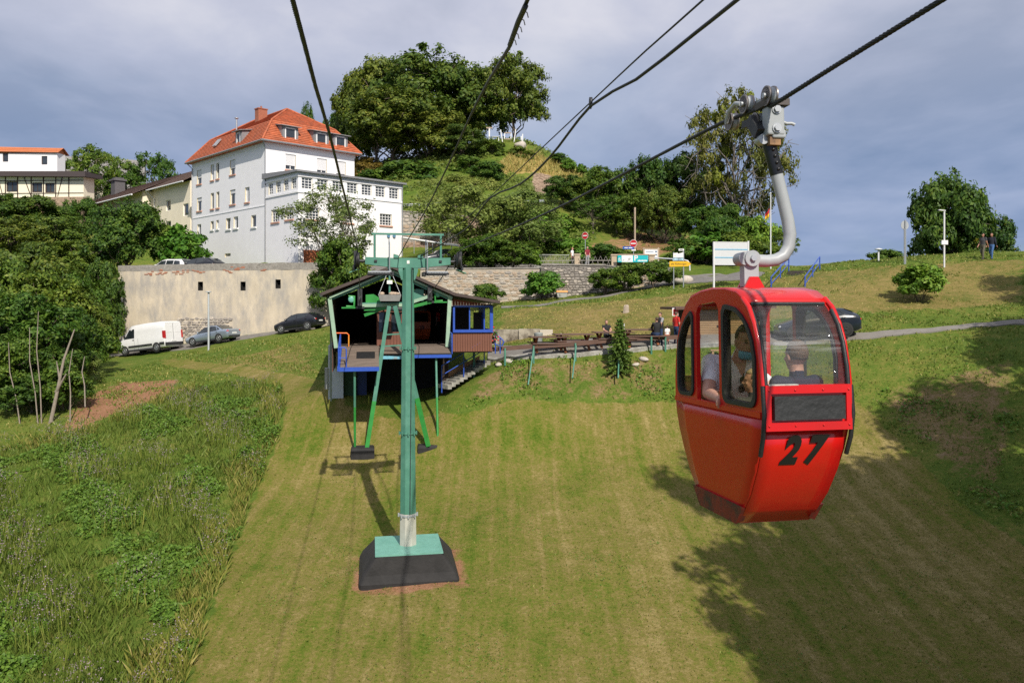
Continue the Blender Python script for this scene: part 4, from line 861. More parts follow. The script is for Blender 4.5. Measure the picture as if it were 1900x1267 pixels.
# lower side panels
for s in (-1, 1):
    b = MB(); ring = PROF_DN[::-1] + [(-y, z) for y, z in PROF_DN]; ring = [(y, z) for y, z in PROF_DN] + [(-y, z) for y, z in PROF_DN[::-1]]
    zs_ = [.70, .62, .5, .36, .2, .09, 0]; yy = lambda z: float(np.interp(z, [q[1] for q in PROF_DN[::-1]], [q[0] for q in PROF_DN[::-1]]))
    vs = []
    for z in zs_:
        for k_ in range(9): vs.append((s*wz(z), lerp(-yy(z), yy(z), k_/8), z))
    fs = [(i*9+j, i*9+j+1, (i+1)*9+j+1, (i+1)*9+j) for i in range(6) for j in range(8)]
    b.add(vs, fs, 0, True); o_ = b.build('side_panel', RED, gon); sol = o_.modifiers.new('s', 'SOLIDIFY'); sol.thickness = .025; sol.offset = 0
    b = MB()                                                           # rubbing strake along the floor
    b.loft([[(s*(wz(z)+.028), y, z) for y, z in ((.285,-.012),(.39,.115),(-.39,.115),(-.285,-.012))], [(s*(wz(z)-.02), y, z) for y, z in ((.30,.01),(.375,.10),(-.375,.10),(-.30,.01))]], smooth=False); b.build('skirt', mat('scuffed_red', (.20, .015, .012), .55, var=.3, scale=8, dirt=(.03,.02,.02), dscale=6, damt=.5), gon)
    b = MB(); b.bar((s*HW, -.675, .715), (s*HW, .675, .715), .05, .035); b.build('sill_rail', RED, gon)
    # arched upper side with three openings
    out_ = [(y, z) for y, z in prof]
    out_ = [(.685,.70)] + prof[1:-1] + [(-.685,.70)]
    def inset(y0, y1, zb, top, r=.06, n=6):
        """window outline between y0<y1 from zb up to the arch less 'top'"""
        az = lambda y: float(np.interp(abs(y), [q[0] for q in PROF_UP[::-1]], [q[1] for q in PROF_UP[::-1]])) - top
        o2 = arc((y0+r, zb+r), r, R(270), R(180), n)
        ys = [lerp(y0, y1, i/14) for i in range(15)]; rr = .05
        for i, y in enumerate(ys): o2.append((y, az(y) - (rr*(1-min(1,(y-y0)/rr))**2 + rr*(1-min(1,(y1-y)/rr))**2)))
        o2 += arc((y1-r, zb+r), r, R(0), R(-90), n); return o2
    wn = inset(-.615, -.165, .755, .10, .07); wm_ = inset(-.095, .275, .735, .085, .01); wf = inset(.325, .615, .755, .10, .07)
    mtx = Matrix(((0,0,1,s*HW),(1,0,0,0),(0,1,0,0),(0,0,0,1)))
    plate('side_frame', out_, [wn, wm_, wf], .03, RED, gon, mtx)
    for w_ in (wn, wf):
        cyv, czv = sum(q[0] for q in w_)/len(w_), sum(q[1] for q in w_)/len(w_)
        inn = [(y - (y-cyv)*.14*(.16/abs(.01+max(q[0] for q in w_)-cyv))**.5, z - (z-czv)*.075) for y, z in w_]
        outw = [(y + (y-cyv)*.03, z + (z-czv)*.018) for y, z in w_]
        plate('gasket', outw, [inn], .055, RUBBER, gon, mtx)
        g_ = plate('pane', w_, [], .006, glassmat('tinted_pane', (.88,.85,.74), 0, .9), gon, mtx)
# wrapped skin: roof, front and rear
def skin(name, pts, m, w0=-HW, w1=HW, th=.02, parent=gon, smooth=True, n=6):
    b = MB(); vs = []
    for y, z in pts:
        f_ = wz(z) / HW
        for k_ in range(n+1): vs.append((lerp(w0, w1, k_/n) * f_, y, z))
    fs = [(i*(n+1)+j, i*(n+1)+j+1, (i+1)*(n+1)+j+1, (i+1)*(n+1)+j) for i in range(len(pts)-1) for j in range(n)]
    b.add(vs, fs, 0, smooth); o_ = b.build(name, m, parent); s_ = o_.modifiers.new('s', 'SOLIDIFY'); s_.thickness = th; s_.offset = 0; return o_
top_i = [q for q in prof if q[1] >= 1.40]
skin('roof', [(.485,1.385)] + top_i + [(-.485,1.385)], RED, -HW-.012, HW+.012, .025)
near_low = [(-y, z) for y, z in PROF_DN]
skin('front_panel', [(-.655,.64)] + near_low[2:], RED)
skin('rear_panel', [(.655,.64)] + PROF_DN[2:], RED); skin('rear_panel', [(.685,.88),(.685,.70),(.672,.63)], RED)
b = MB(); b.bbox((-.24,-.27,-.012), (.24,.27,.012)); b.build('floor', RED, gon)
# breast panel with black pad, lip and bumper strips
b = MB(); y_ = -.70
b.bbox((-HW-.01,y_-.02,.845), (HW+.01,-.665,.895)); b.bbox((-HW-.01,y_-.02,.625), (HW+.01,-.655,.675)); b.bbox((-HW-.01,y_-.02,.675), (-HW+.025,-.665,.845)); b.bbox((HW-.025,y_-.02,.675), (HW+.01,-.665,.845)); b.bbox((-HW,-.70,.675), (HW,-.68,.845)); b.build('breast_panel', RED, gon)
b = MB(); b.bbox((-HW+.04,y_-.032,.69), (HW-.04,-.685,.83)); b.build('black_pad', mat('black_pad', (.02,.021,.022), .6, var=.3, scale=5, bump=.3, bscale=30), gon)
b = MB(); b.bbox((-HW+.01,y_-.003-.018,.893), (-HW+.2,-.69,.9)); b.build('chipped_paint', WORN, gon)
for s in (-1, 1):
    pts = [(s*(HW+.018), -.70, .89), (s*(HW+.018), -.715, .72), (s*(HW+.016), -.69, .58), (s*(HW+.012), -.645, .47)]
    b = MB(); b.tube(pts, .014, 8); b.build('bumper_strip', RUBBER, gon)
    b = MB(); b.tube([(s*(HW-.0), -y, z) for y, z in ((.70,.89),(.69,1.0),(.655,1.145),(.61,1.25),(.54,1.345))], .014, 8); b.build('window_seal', RUBBER, gon)
    b = MB(); b.tube([(s*(HW+.012), -y, z) for y, z in ((.695,.89),(.68,1.0),(.65,1.145),(.60,1.26),(.53,1.362),(.45,1.42))], .016, 8); b.build('corner_bead', RED, gon)
for sy in (-1, 1):
    pts = [(sy*y, z) for y, z in ((.692,.89),(.675,1.0),(.648,1.14),(.603,1.25),(.53,1.345),(.475,1.392))]
    skin('curved_pane', pts, glassmat('scratched_pane', (.95,.96,.96), .03, .8, True), -HW+.01, HW-.01, .006)
    b = MB(); b.tube([(-HW+.02, sy*.487, 1.385), (HW-.02, sy*.487, 1.385)], .013, 8); b.build('window_seal', RUBBER, gon)
rv = MB(); rv.ball((0,0,0), .0065, 6, 4); rv = rv.mesh('rivet', RED)
for s in (-1, 1):
    for z in (.655, .865): link('rivet', rv, gon, (s*(HW-.01), -.722, z)); link('rivet', rv, gon, (s*.09, -.722, z))
# painted number
def num(ch, xc):
    cu = bpy.data.curves.new('n', 'FONT'); cu.body = ch; cu.size = .235; cu.extrude = .0015; cu.align_x = 'CENTER'; cu.align_y = 'CENTER'; cu.offset = .013; cu.shear = .2; cu.resolution_u = 4
    tmp = bpy.data.objects.new('tmp', cu); COL.objects.link(tmp); me_ = bpy.data.meshes.new_from_object(tmp.evaluated_get(bpy.context.evaluated_depsgraph_get())); bpy.data.objects.remove(tmp)
    bm2 = bmesh.new(); bm2.from_mesh(me_); bmesh.ops.triangulate(bm2, faces=bm2.faces); bmesh.ops.subdivide_edges(bm2, edges=bm2.edges[:], cuts=2)
    ys_, zs2 = [q[0] for q in PROF_DN[::-1]], [q[1] for q in PROF_DN[::-1]]
    for v in bm2.verts:
        z = .49 + v.co.y; y = -float(np.interp(z, zs2, ys_)); v.co = (xc + v.co.x * .84, y - .0145 - v.co.z, z)
    bm2.to_mesh(me_); bm2.free(); me_.materials.clear(); me_.materials.append(mat('black_number', (.012,.012,.012), .5)); me_.name = 'number'; return link('number', me_, gon)
num('2', -.085); num('7', .065)
# benches inside
for sy in (-1, 1):
    b = MB(); b.bbox((-.25, min(sy*.26, sy*.53), .37), (.25, max(sy*.26, sy*.53), .41)); b.build('bench', REDIN, gon)
    b = MB(); b.bbox((-.26, min(sy*.6, sy*.625), .53), (.26, max(sy*.6, sy*.625), .88)); b.build('backrest', mat('plywood', (.36,.22,.09), .6, var=.2, stretch=(1,1,6)) if sy > 0 else REDIN, gon)
# hanger
b = MB(); 
for s in (-1, 1): b.prism([(-.085,s*.04,1.49),(.085,s*.04,1.49),(.03,s*.04,1.585),(-.03,s*.04,1.585)], (0,s*.02,0))
b.bbox((-.11,-.08,1.488), (.11,.08,1.505)); b.build('roof_bracket', RED, gon)
b = MB(); b.bbox((-.06,-.035,1.52), (.045,.035,1.71)); b.cyl((-.06,-.05,1.71), (-.06,.05,1.71), .045, 14); b.build('hanger_link', GREYP, gon)
hp_ = [(-.03,0,1.71),(.04,0,1.70),(.12,0,1.697),(.19,0,1.705),(.25,0,1.735),(.29,0,1.80),(.302,0,1.885),(.285,0,1.99),(.25,0,2.14),(.21,0,2.30)]
b = MB(); b.tube(hp_, [.04]+[.043]*9, 14); ha = b.build('hanger_arm', GREYP, gon)
b = MB(); b.cyl((-.01,-.065,1.71), (-.01,.065,1.71), .055, 16); b.build('pivot', GREYP, ha); b = MB(); b.cyl((-.01,-.085,1.71), (-.01,-.066,1.71), .022, 6); b.build('bolt', GALV, ha)
b = MB(); b.tube([(.21,0,2.30),(.165,0,2.48),(.155,0,2.54)], .046, 14)
for i in range(4): b.ball((.2-.012*i, -.045, 2.33+.045*i), .013, 8, 6)
b.build('hanger_head', mat('black_gloss', (.012,.012,.013), .3, var=.2), gon)
# grip with running wheels on the rope
GZ = 2.555
grip = MB(); grip.box((.165,-.05,GZ+.1), (.125,.09,.20)); grip.box((.19,-.05,GZ+.01), (.10,.08,.06)); gr_o = grip.build('grip_body', GREYP, gon)
bv = gr_o.modifiers.new('b', 'BEVEL'); bv.width = .012; bv.segments = 2
b = MB(); b.box((.17,-.03,GZ+.225), (.17,.17,.045)); b.build('grip_cap', mat('worn_rubber', (.10,.085,.08), .8, var=.3, scale=10), gr_o)
for z in (.175, .045):
    b = MB(); b.cyl((.165,-.10,GZ+z), (.165,-.118,GZ+z), .024, 6); b.cyl((.165,-.096,GZ+z), (.165,-.104,GZ+z), .034, 14); b.build('bolt', GALV, gr_o)
b = MB(); b.tube([(.22,-.06,GZ+.1),(.255,-.07,GZ+.085),(.285,-.08,GZ+.085),(.305,-.085,GZ+.075)], .012, 8); b.build('grip_lever', GREYP, gr_o)
b = MB(); b.box((.165,-.03,GZ-.03), (.08,.09,.07)); b.build('rusty_clevis', mat('rusty_steel', (.34,.20,.10), .8, .2, var=.4, scale=18, dirt=(.08,.05,.04), dscale=9), gr_o)
b = MB(); b.cyl((.095,-.045,GZ-.02), (.095,.02,GZ-.02), .036, 16); b.build('roller', GALV, gr_o)
b = MB(); b.bar((.1,-.02,GZ+.02), (.1,.1,GZ+.15), .1, .08); b.bar((.09,.05,GZ+.13), (.09,.24,GZ+.15), .03, .05); b.build('grip_jaw', STEEL, gr_o)
ropeinv = GM.inverted()
rl = lambda d: ropeinv @ Vector((lx_(d, SHR.x, SHR.y), d, float(np.interp(d, [5.40,6.2], [GC.z-.01, 1.39]))))
def wheel(d, dz, r=.064):
    c = rl(d) + Vector((0,0,dz)); b = MB(); b.lathe([(.02,-.028),(r*.8,-.026),(r,-.03),(r,-.02),(r*.86,-.006),(r*.86,.006),(r,.02),(r,.03),(r*.8,.026),(.02,.028)], 22, c, axis='x'); b.build('wheel', GREYP, gr_o)
    b = MB(); b.lathe([(r+.004,-.031),(r+.004,-.018),(r-.004,-.017),(r-.004,-.031)], 22, c, axis='x'); b.lathe([(r+.004,.031),(r+.004,.018),(r-.004,.017),(r-.004,.031)], 22, c, axis='x'); b.build('wheel_rim', mat('bare_steel', (.26,.23,.21), .4, .8, var=.2), gr_o)
    b = MB(); b.cyl(c - Vector((.05,0,0)), c + Vector((.04,0,0)), .02, 8); b.build('axle', GALV, gr_o); return c
w1 = wheel(5.45, .07); w2 = wheel(5.62, -.085, .062); w3 = wheel(5.78, .07); w4 = wheel(6.02, -.02, .062)
b = MB()
for x in (-.045,):
    b.tube([w3+Vector((x,0,0)), lerp(w3,w4,.35)+Vector((x,0,.05)), lerp(w3,w4,.8)+Vector((x,0,.05)), w4+Vector((x,0,-.01))], .017, 8)
b.bar(w1+Vector((.045,0,-.01)), w3+Vector((.045,0,-.01)), .016, .05); b.build('wheel_arm', GREYP, gr_o)
# ---------------------------------------------------------------- valley station: front frame stands across the rope line
BBOARD = mat('brown_boards', (.17, .065, .04), .72, var=.22, scale=2.5, stretch=(6, 6, .6), bump=.15, bscale=12)
RBOARD = mat('red_brown_boards', (.26, .05, .025), .7, var=.3, scale=3, stretch=(6, 6, .6), dirt=(.45,.28,.22), dscale=9, damt=.36)
DECK = mat('deck_timber', (.15, .115, .09), .9, var=.3, scale=2, stretch=(.8, 6, 1), bump=.3, bscale=12)
ROOFM = mat('brown_sheet_roof', (.062, .042, .036), .6, var=.15, scale=3, bump=.15)
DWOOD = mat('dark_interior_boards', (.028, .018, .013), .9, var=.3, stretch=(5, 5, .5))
S0 = P(724, 560, 36.2); DZ = (HY - 679) / F * 35.4
S0.z = DZ
stn = thing('valley_station', 'open gabled ropeway valley station with brown roof, blue deck edge and cladded side room', 'station', S0, HX)
SM = Matrix.Translation(S0) @ Matrix.Rotation(HX, 4, 'Z'); SI = SM.inverted()
def sp(px, py, y):                                # photo pixel on the station's plane y=const -> (x, z) local
    o = SM @ Vector((0, y, 0)); e = RR; k = (px - CX) / F; u = (k*o.y - o.x) / (e.x - k*e.y); d = o.y + u*e.y; return u, (HY - py)/F*d - S0.z
LEN = 13.0
axl, azl = sp(597, 549, 0); apx, apz = sp(727, 499, 0); arx, arz = sp(838, 549, 0); brx, brz = sp(924, 563, 0)
lpx, lpz = sp(612, 552, 0); lbx, _ = sp(624, 640, 0); rpx, rpz = sp(834, 548, 0); rbx, _ = sp(829, 645, 0)
OVH = .55
def roofslab(a, c, name):
    (x0, z0), (x1, z1) = a, c; d = Vector((x1-x0, 0, z1-z0)).normalized(); nrm = Vector((-d.z, 0, d.x)) * .13
    if nrm.z < 0: nrm = -nrm
    b = MB(); b.prism([(x0,-OVH,z0),(x1,-OVH,z1),(x1+nrm.x,-OVH,z1+nrm.z),(x0+nrm.x,-OVH,z0+nrm.z)], (0, LEN+OVH, 0)); return b.build(name, ROOFM, stn)
roofslab((axl,azl), (apx,apz), 'roof'); roofslab((apx,apz), (arx+.1,arz), 'roof'); roofslab((arx+.1,arz), (brx,brz), 'roof')
for (x0,z0),(x1,z1) in (((axl+.35,azl-.02),(apx,apz-.03)), ((apx,apz-.03),(arx,arz-.04))):
    b = MB(); b.bar((x0,-.25,z0-.06), (x1,-.25,z1-.06), .09, .12, up=(0,1,0)); b.build('barge_board', LTEAL, stn)
    b = MB(); b.bar((x0,-.1,z0-.17), (x1,-.1,z1-.17), .08, .1, up=(0,1,0)); b.build('rafter', TEAL, stn)
for xa, za, xb in ((lpx, lpz, lbx), (rpx, rpz, rbx)):
    b = MB(); b.bar((xa,-.15,za), (xb,-.15,.79), .17, .2, up=(0,1,0)); b.build('frame_post', LTEAL, stn)
# walls (board cladding), interior, back wall
def boards(name, o, ex, ez, ey, L_, z0, z1, bw, m, parent=stn, th=.03, gap=.012, z1b=None):
    o, ex, ez, ey = map(Vector, (o, ex, ez, ey)); n = max(1, round(L_ / bw)); bw = L_ / n
    base = None
    for i in range(n):
        t1 = z1 if z1b is None else lerp(z1, z1b, (i+.5)/n)
        b = MB(); rot = Matrix((ex, ey, ez)).transposed(); b.box((0,0,(t1-z0)/2), (bw-gap, th, t1-z0), rot)
        b.build(name, m, parent, o + ex*(bw*(i+.5)) + ez*z0 - ey*(random.uniform(0,.006)))
lw = lbx - .12
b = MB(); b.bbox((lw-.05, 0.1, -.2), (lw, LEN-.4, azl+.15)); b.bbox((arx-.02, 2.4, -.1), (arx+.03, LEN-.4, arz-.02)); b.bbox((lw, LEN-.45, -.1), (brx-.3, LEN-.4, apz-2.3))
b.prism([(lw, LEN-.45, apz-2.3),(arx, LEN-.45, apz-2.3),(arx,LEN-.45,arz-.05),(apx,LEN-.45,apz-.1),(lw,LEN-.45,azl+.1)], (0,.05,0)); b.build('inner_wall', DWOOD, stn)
boards('board', (lw-.05, .1, 0), (0,1,0), Z3, (1,0,0), 5.0, -.3, azl+.12, .5, BBOARD)
# deck: the platform inside lies at DI above the origin; outside it slopes down towards the hill, its left half further out
DI, SLP, YL, YR = .816, .335, -2.2, -.9
dzf = lambda y: DI + SLP * min(y, 0)
xl, xm, xr = sp(629, 681, YL)[0], sp(699, 670, YL)[0], sp(838, 663, YR)[0]
def dboard(x0, x1, y0, y1, name='deck_board', m=DECK, th=.055, up=0.0):
    j = random.uniform(-.004, .004) + up; b = MB(); b.loft([[(x, y0, dzf(y0)+j), (x, y1, dzf(y1)+j), (x, y1, dzf(y1)+j-th), (x, y0, dzf(y0)+j-th)] for x in (x0, x1)], smooth=False); return b.build(name, m, stn)
for i in range(11): dboard(xl+.05, xm+.1, lerp(YL+.03, 0, i/11), lerp(YL+.03, 0, (i+1)/11)-.012)
for i in range(5): dboard(xm+.115, xr-.02, lerp(YR+.1, 0, i/5), lerp(YR+.1, 0, (i+1)/5)-.012)
for i in range(7): dboard(lw+.05, xr-.02, i*.4, i*.4+.388)
b = MB(); b.bbox((lw, 2.82, DI-.06), (arx, LEN-.45, DI-.004)); b.build('inner_floor', DECK, stn)
b = MB(); b.bbox((xl,YL-.06,dzf(YL)-.17), (xm+.1,YL+.02,dzf(YL)+.005)); b.build('deck_edge', BLUE, stn)
b = MB(); b.loft([[(xl-.07,y,dzf(y)-.17),(xl+.04,y,dzf(y)-.17),(xl+.04,y,dzf(y)+.004),(xl-.07,y,dzf(y)+.004)] for y in (YL,0)], smooth=False); b.build('deck_edge', BLUE, stn)
xb = sp(762,664,YR)[0]
b = MB(); b.bbox((xb, YR,dzf(YR)-.17), (xr,YR+.085,dzf(YR)-.02)); b.build('deck_edge', BLUE, stn)
b = MB(); b.bbox((xm+.115, YR,dzf(YR)-.2), (xb-.01,YR+.085,dzf(YR)-.06)); b.build('deck_edge', mat('light_blue_paint', (.16,.42,.55), .5, var=.2, dirt=(.35,.2,.12), dscale=3, damt=.4), stn)
b = MB(); b.bbox((xm+.115,YR-.01,dzf(YR)-.02), (xr,YR+.1,dzf(YR)+.03)); b.build('rubber_edge', RUBBER, stn)
dboard(xl+.7, xl+1.5, -1.3, -.6, 'floor_mat', RUBBER, .012, .018)
b = MB(); b.bbox((lw,1.2,DI-.3),(xr-.1,1.4,DI-.06)); b.build('floor_beam', STEEL, stn)
def slope_rail(x, y0, y1, h0, h1):
    b = MB(); p0, p1 = Vector((x,y0,dzf(y0))), Vector((x,y1,dzf(y1))); b.tube([p0, p0+Z3*h0, p1+Z3*h1, p1], .028, 8, smooth=False); b.tube([p0+Z3*h0*.48, p1+Z3*h1*.48], .022, 8); b.build('railing', BLUE, stn)
slope_rail(xl-.02, YL+.05, -.1, .83, .6)
b = MB(); b.prism([(xl-.05,YL+.1,dzf(YL)+.05),(xl-.05,-.2,DI),(xl-.05,-.2,DI+.5),(xl-.05,YL+.1,dzf(YL)+.75)], (.02,0,0)); b.build('railing_panel', BLUE, stn)
f0 = dzf(YL); b = MB(); b.tube([(xl-.02,YL+.05,f0+.83),(xl+.24,YL+.05,f0+.83),(xl+.3,YL+.05,f0+.77),(xl+.3,YL+.05,f0)], .028, 8); b.tube([(xl,YL+.05,f0+.4),(xl+.3,YL+.05,f0+.4)], .02, 8); b.build('railing', BLUE, stn)
b = MB(); b.prism([(xr+.0,YR,dzf(YR)),(xr+.0,.3,DI),(xr+.0,.3,DI+.62),(xr+.0,YR,dzf(YR)+.85)], (.04,0,0)); b.build('railing_panel', BLUE, stn); slope_rail(xr+.02, YR, .3, .9, .66)
hp2 = sp(620, 618, .3); h2 = sp(647, 618, .3)
ob = MB(); ob.tube([(hp2[0],.3,hp2[1]),(h2[0]-.08,.3,h2[1]),(h2[0],.3,h2[1]-.08),(h2[0],.3,DI)], .03, 8); ob.build('barrier', mat('orange_barrier', (.75,.12,.02), .4, var=.3, scale=2.2, dirt=(.7,.42,.05), dscale=1.2, damt=.5), stn)
# cashier's booth and things under the roof
BY = .9; bxl, bxr = sp(699, 640, BY)[0], sp(748, 640, BY)[0]; bt_ = sp(720, 579, BY)[1]; bs_ = sp(720, 616, BY)[1]
boards('board', (bxl, BY, 0), (1,0,0), Z3, (0,1,0), bxr-bxl, DI, bs_, .16, BBOARD)
b = MB(); b.bbox((bxl,BY+.03,DI),(bxr,BY+2,bs_)); b.bbox((bxl,BY,bs_),(bxl+.1,BY+.1,bt_)); b.bbox((bxr-.1,BY,bs_),(bxr,BY+.1,bt_)); b.bbox(((bxl+bxr)/2-.06,BY,bs_),((bxl+bxr)/2+.06,BY+.1,bt_)); b.bbox((bxl-.1,BY-.1,bt_),(bxr+.1,BY+2.1,bt_+.12)); b.build('booth', BBOARD, stn)
b = MB(); b.bbox((bxl+.1,BY+.06,bs_+.01),(bxr-.1,BY+.08,bt_-.01)); b.build('booth_window', GLASSD, stn)
# side room: boards below, blue window band, red boards above
wx0, wx1 = sp(840, 600, .1)[0], sp(913, 600, .1)[0]; wzt = sp(875, 568.5, .1)[1]; wzb = sp(875, 614, .1)[1]; bzb = sp(875, 652, .1)[1]
boards('board', (wx0, .1, 0), (1,0,0), Z3, (0,1,0), wx1-wx0, bzb, wzb-.08, .112, BBOARD)
boards('upper_board', (wx0-.02, .1, 0), (1,0,0), Z3, (0,1,0), wx1-wx0, wzt+.05, arz-.14, .13, RBOARD, z1b=brz-.1+.03)
def bluebar(a, c, s_=.1): b = MB(); b.bar(a, c, s_, s_, up=(0,1,0)); return b.build('window_bar', BLUE, stn)
bluebar((wx0,.06,wzb), (wx1+.02,.06,wzb), .13); bluebar((wx0,.06,wzt), (wx1+.02,.06,wzt), .09); bluebar((wx0+.05,.06,wzb), (wx0+.05,.06,wzt), .09); bluebar((wx1-.04,.06,wzb), (wx1-.04,.06,wzt), .14)
xmid = sp(871, 590, .1)[0]; bluebar((xmid,.06,wzb), (xmid,.06,wzt), .05)
bluebar((wx1-.04,2.6,wzb), (wx1-.04,2.6,wzt), .12); bluebar((wx1-.04,.06,wzb), (wx1-.04,2.6,wzb), .12)
b = MB(); b.bbox((wx1-.36,.35,wzb),(wx1-.3,2.2,wzt-.02)); b.build('shutter', BLUE, stn)
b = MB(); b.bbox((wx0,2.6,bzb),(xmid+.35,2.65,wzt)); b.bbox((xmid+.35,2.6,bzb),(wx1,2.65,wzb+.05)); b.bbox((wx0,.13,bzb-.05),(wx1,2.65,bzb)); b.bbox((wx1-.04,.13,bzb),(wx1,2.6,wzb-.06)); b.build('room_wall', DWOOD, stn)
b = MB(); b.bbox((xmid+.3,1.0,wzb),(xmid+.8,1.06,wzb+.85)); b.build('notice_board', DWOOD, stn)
# lower structure: posts, white storeroom wall, dark back
def gl(x, y): q = SM @ Vector((x, y, 0)); return gz(q.x, q.y) - S0.z
b = MB(); lwx = sp(609, 700, 2.4)[0]; lwx2 = sp(637, 700, 2.4)[0]; b.bbox((lwx,2.4,-1.9),(lwx2,2.6,DI-.07)); b.bbox((lwx,2.6,-2.2),(lwx+.2,LEN-.5,DI-.07)); b.build('storeroom_wall', mat('pale_blue_render', (.55,.60,.66), .9, var=.06, dirt=(.3,.33,.33), dscale=.6, damt=.3), stn)
b = MB(); b.bbox((lwx2,4.6,-3.0),(xr+.4,4.8,DI-.07)); b.build('rear_wall', mat('pale_blue_render', (.55,.60,.66), .9), stn)
b = MB(); b.bbox((xr-.2,1.6,-3.0),(xr+.1,5,DI-.07)); b.build('timber_wall', DWOOD, stn)
b = MB(); b.bbox((lwx2+.02,2.7,-2.6),(lwx2+.6,2.8,DI-.1)); b.build('store_door', mat('green_door', (.012,.05,.02), .7), stn)
b = MB(); b.bbox((lwx2+.65,2.9,-2.5),(lwx2+1.1,2.95,DI-.1)); b.build('store_door', mat('dark_blue_door', (.012,.03,.14), .6), stn)
b = MB(); b.bbox((xm-.6,3.9,-2.6),(xr-.3,4.55,DI-.1)); b.build('underdeck_shade', DARK, stn)  # solid black box, its colour standing in for shade under the deck
for px, y_ in ((658, YL+.2), (809, YR+.3)):
    x = sp(px, 700, y_)[0]
    zs2 = -1.75 if px < 700 else -1.9
    bot = (SI @ P(659, 832, 34.6)) if px < 700 else (SI @ P(808.5, 828, 34.9))
    top_ = Vector((x, y_, dzf(y_)-.1)); bt = Vector((x, bot.y, bot.z)); mid = lerp(top_, bt, .48)
    b = MB(); b.tube([top_, mid], .052, 10); o1 = b.build('deck_post', TEAL, stn); b = MB(); b.tube([mid, bt], .054, 10); b.build('painted_foot', BGREEN, o1)
x = sp(887, 660, .3)[0]; b = MB(); b.tube([(x,1.8,bzb-.04),(x,1.8,gl(x,1.8)-.2)], .06, 10); b.build('deck_post', TEAL, stn)
b = MB(); b.tube([(lw-.25,-.3,azl+.02),(lw-.25,-.05,azl-.35),(lw-.12,.05,azl-.6),(lw-.12,.05,-1.6)], .045, 8); b.tube([(axl,-OVH,azl+.02),(axl,LEN,azl+.02)], .07, 8); b.build('gutter', mat('dark_green_metal', (.035,.05,.045), .5), stn)
b = MB(); b.bbox((lwx-.16,2.3,-1.3),(lwx-.02,2.6,-.3)); b.build('meter_cabinet', mat('grey_cabinet', (.36,.37,.36), .6), stn)
# ---------------------------------------------------------------- bullwheel frame on two splayed legs in front of the station
ax, az = sp(724, 570, -.6)
fr = thing('bullwheel_frame', 'green steel rope wheel frame on two splayed legs under the station gable', 'frame', SM @ Vector((ax, -.6, az)), HX)
FM = (Matrix.Translation(SM @ Vector((ax,-.6,az))) @ Matrix.Rotation(HX, 4, 'Z')); FI = FM.inverted()
fp = lambda px, py, d: FI @ P(px, py, d)
def green_leg(px0, py0, px1, py1, dz_, width):
    a, c = fp(px0, py0, 35.0), fp(px1, py1, 34.5); mid = lerp(a, c, .66)
    b = MB(); b.bar(a, mid, width, width*.8); l = b.build('leg', TEAL, fr); b = MB(); b.bar(mid, c, width+.012, width*.8+.012); b.build('painted_foot', BGREEN, l); return a, c
la, lc = green_leg(722, 568, 680, 836, 0, .165); ra, rc = green_leg(733, 568, 795, 828, 0, .165)
for s in (.72, .8):
    b = MB(); b.bar(lerp(la, lc, 1-s), lerp(ra, rc, 1-s), .06, .06); b.build('cross_tie', TEAL, fr)
beam0, beam1 = fp(672, 567, 35.7), fp(748, 566, 36.0); beam2 = fp(798, 549, 36.3)
b = MB(); b.bar(beam0, beam1, .2, .14); b.build('top_beam', LTEAL, fr); b = MB(); b.bar(beam1, beam2, .2, .14); b.build('top_beam', LTEAL, fr)
b = MB(); b.bar(beam0+Vector((0,.05,.1)), beam1+Vector((0,.05,.1)), .22, .06); b.build('beam_flange', TEAL, fr)
for a, c in ((fp(675,574,35.8), fp(716,572,35.9)), (fp(676,585,35.9), fp(712,572,36.0)), (fp(760,570,36.1), fp(800,560,36.3))):
    b = MB(); b.bar(a, c, .1, .14); b.build('bracket', BGREEN, fr)
for (px, py, d, s) in ((668, 556, 35.6, -1), (797, 546, 36.4, 1)):
    c = fp(px, py, d)
    b = MB(); b.lathe([(.05,-.07),(.3,-.06),(.36,-.05),(.3,0),(.36,.05),(.3,.06),(.05,.07)], 20, c, axis='x'); b.build('rope_sheave', STEEL, fr)
    b = MB(); b.box(c+Vector((.0,-.05,.1)), (.2,.5,.75)); b.bar(c+Vector((-.15,0,-.35)), c+Vector((.2,0,-.35)), .3, .1); b.build('sheave_bracket', STEEL, fr)
    b = MB(); b.ball(c+Vector((s*.38,0,.02)), (.14,.06,.16), 14, 8); b.build('guard_disc', mat('turquoise_guard', (.14,.40,.32), .45), fr)
    b = MB(); b.tube([c+Vector((s*.6,0,-.3)), c+Vector((s*.25,0,-.3)), c+Vector((s*.25,0,.15)), c+Vector((s*.5,0,.15))], .05, 8); b.box(c+Vector((s*.5,0,-.36)), (.6,.3,.06)); b.build('guard_arm', BGREEN, fr)
    b = MB(); b.prism([c+Vector((-s*.25,.2,-.3)), c+Vector((-s*.95,.2,-.3)), c+Vector((-s*.9,.2,.05)), c+Vector((-s*.6,.2,.25)), c+Vector((-s*.25,.2,.22))], (0,.25,0)); b.build('wheel_cover', BGREEN if s < 0 else TEAL, fr)
wh = fp(735, 573, 38.5); b = MB(); b.lathe([(.1,-.1),(1.45,-.09),(1.55,-.06),(1.5,0),(1.55,.06),(1.45,.09),(.1,.1)], 32, wh); b.build('bullwheel', STEEL, fr)
t0 = fp(723, 552, 35.4)
b = MB(); b.loft([[(t0.x+x*.42, t0.y+y*.3, t0.z-.16) for x,y in ((-1,-1),(1,-1),(1,1),(-1,1))], [(t0.x+x*.5, t0.y+y*.35, t0.z+.12) for x,y in ((-1,-1),(1,-1),(1,1),(-1,1))]], smooth=False); tr_ = b.build('counterweight_tray', mat('grey_tray', (.25,.245,.24), .7), fr)
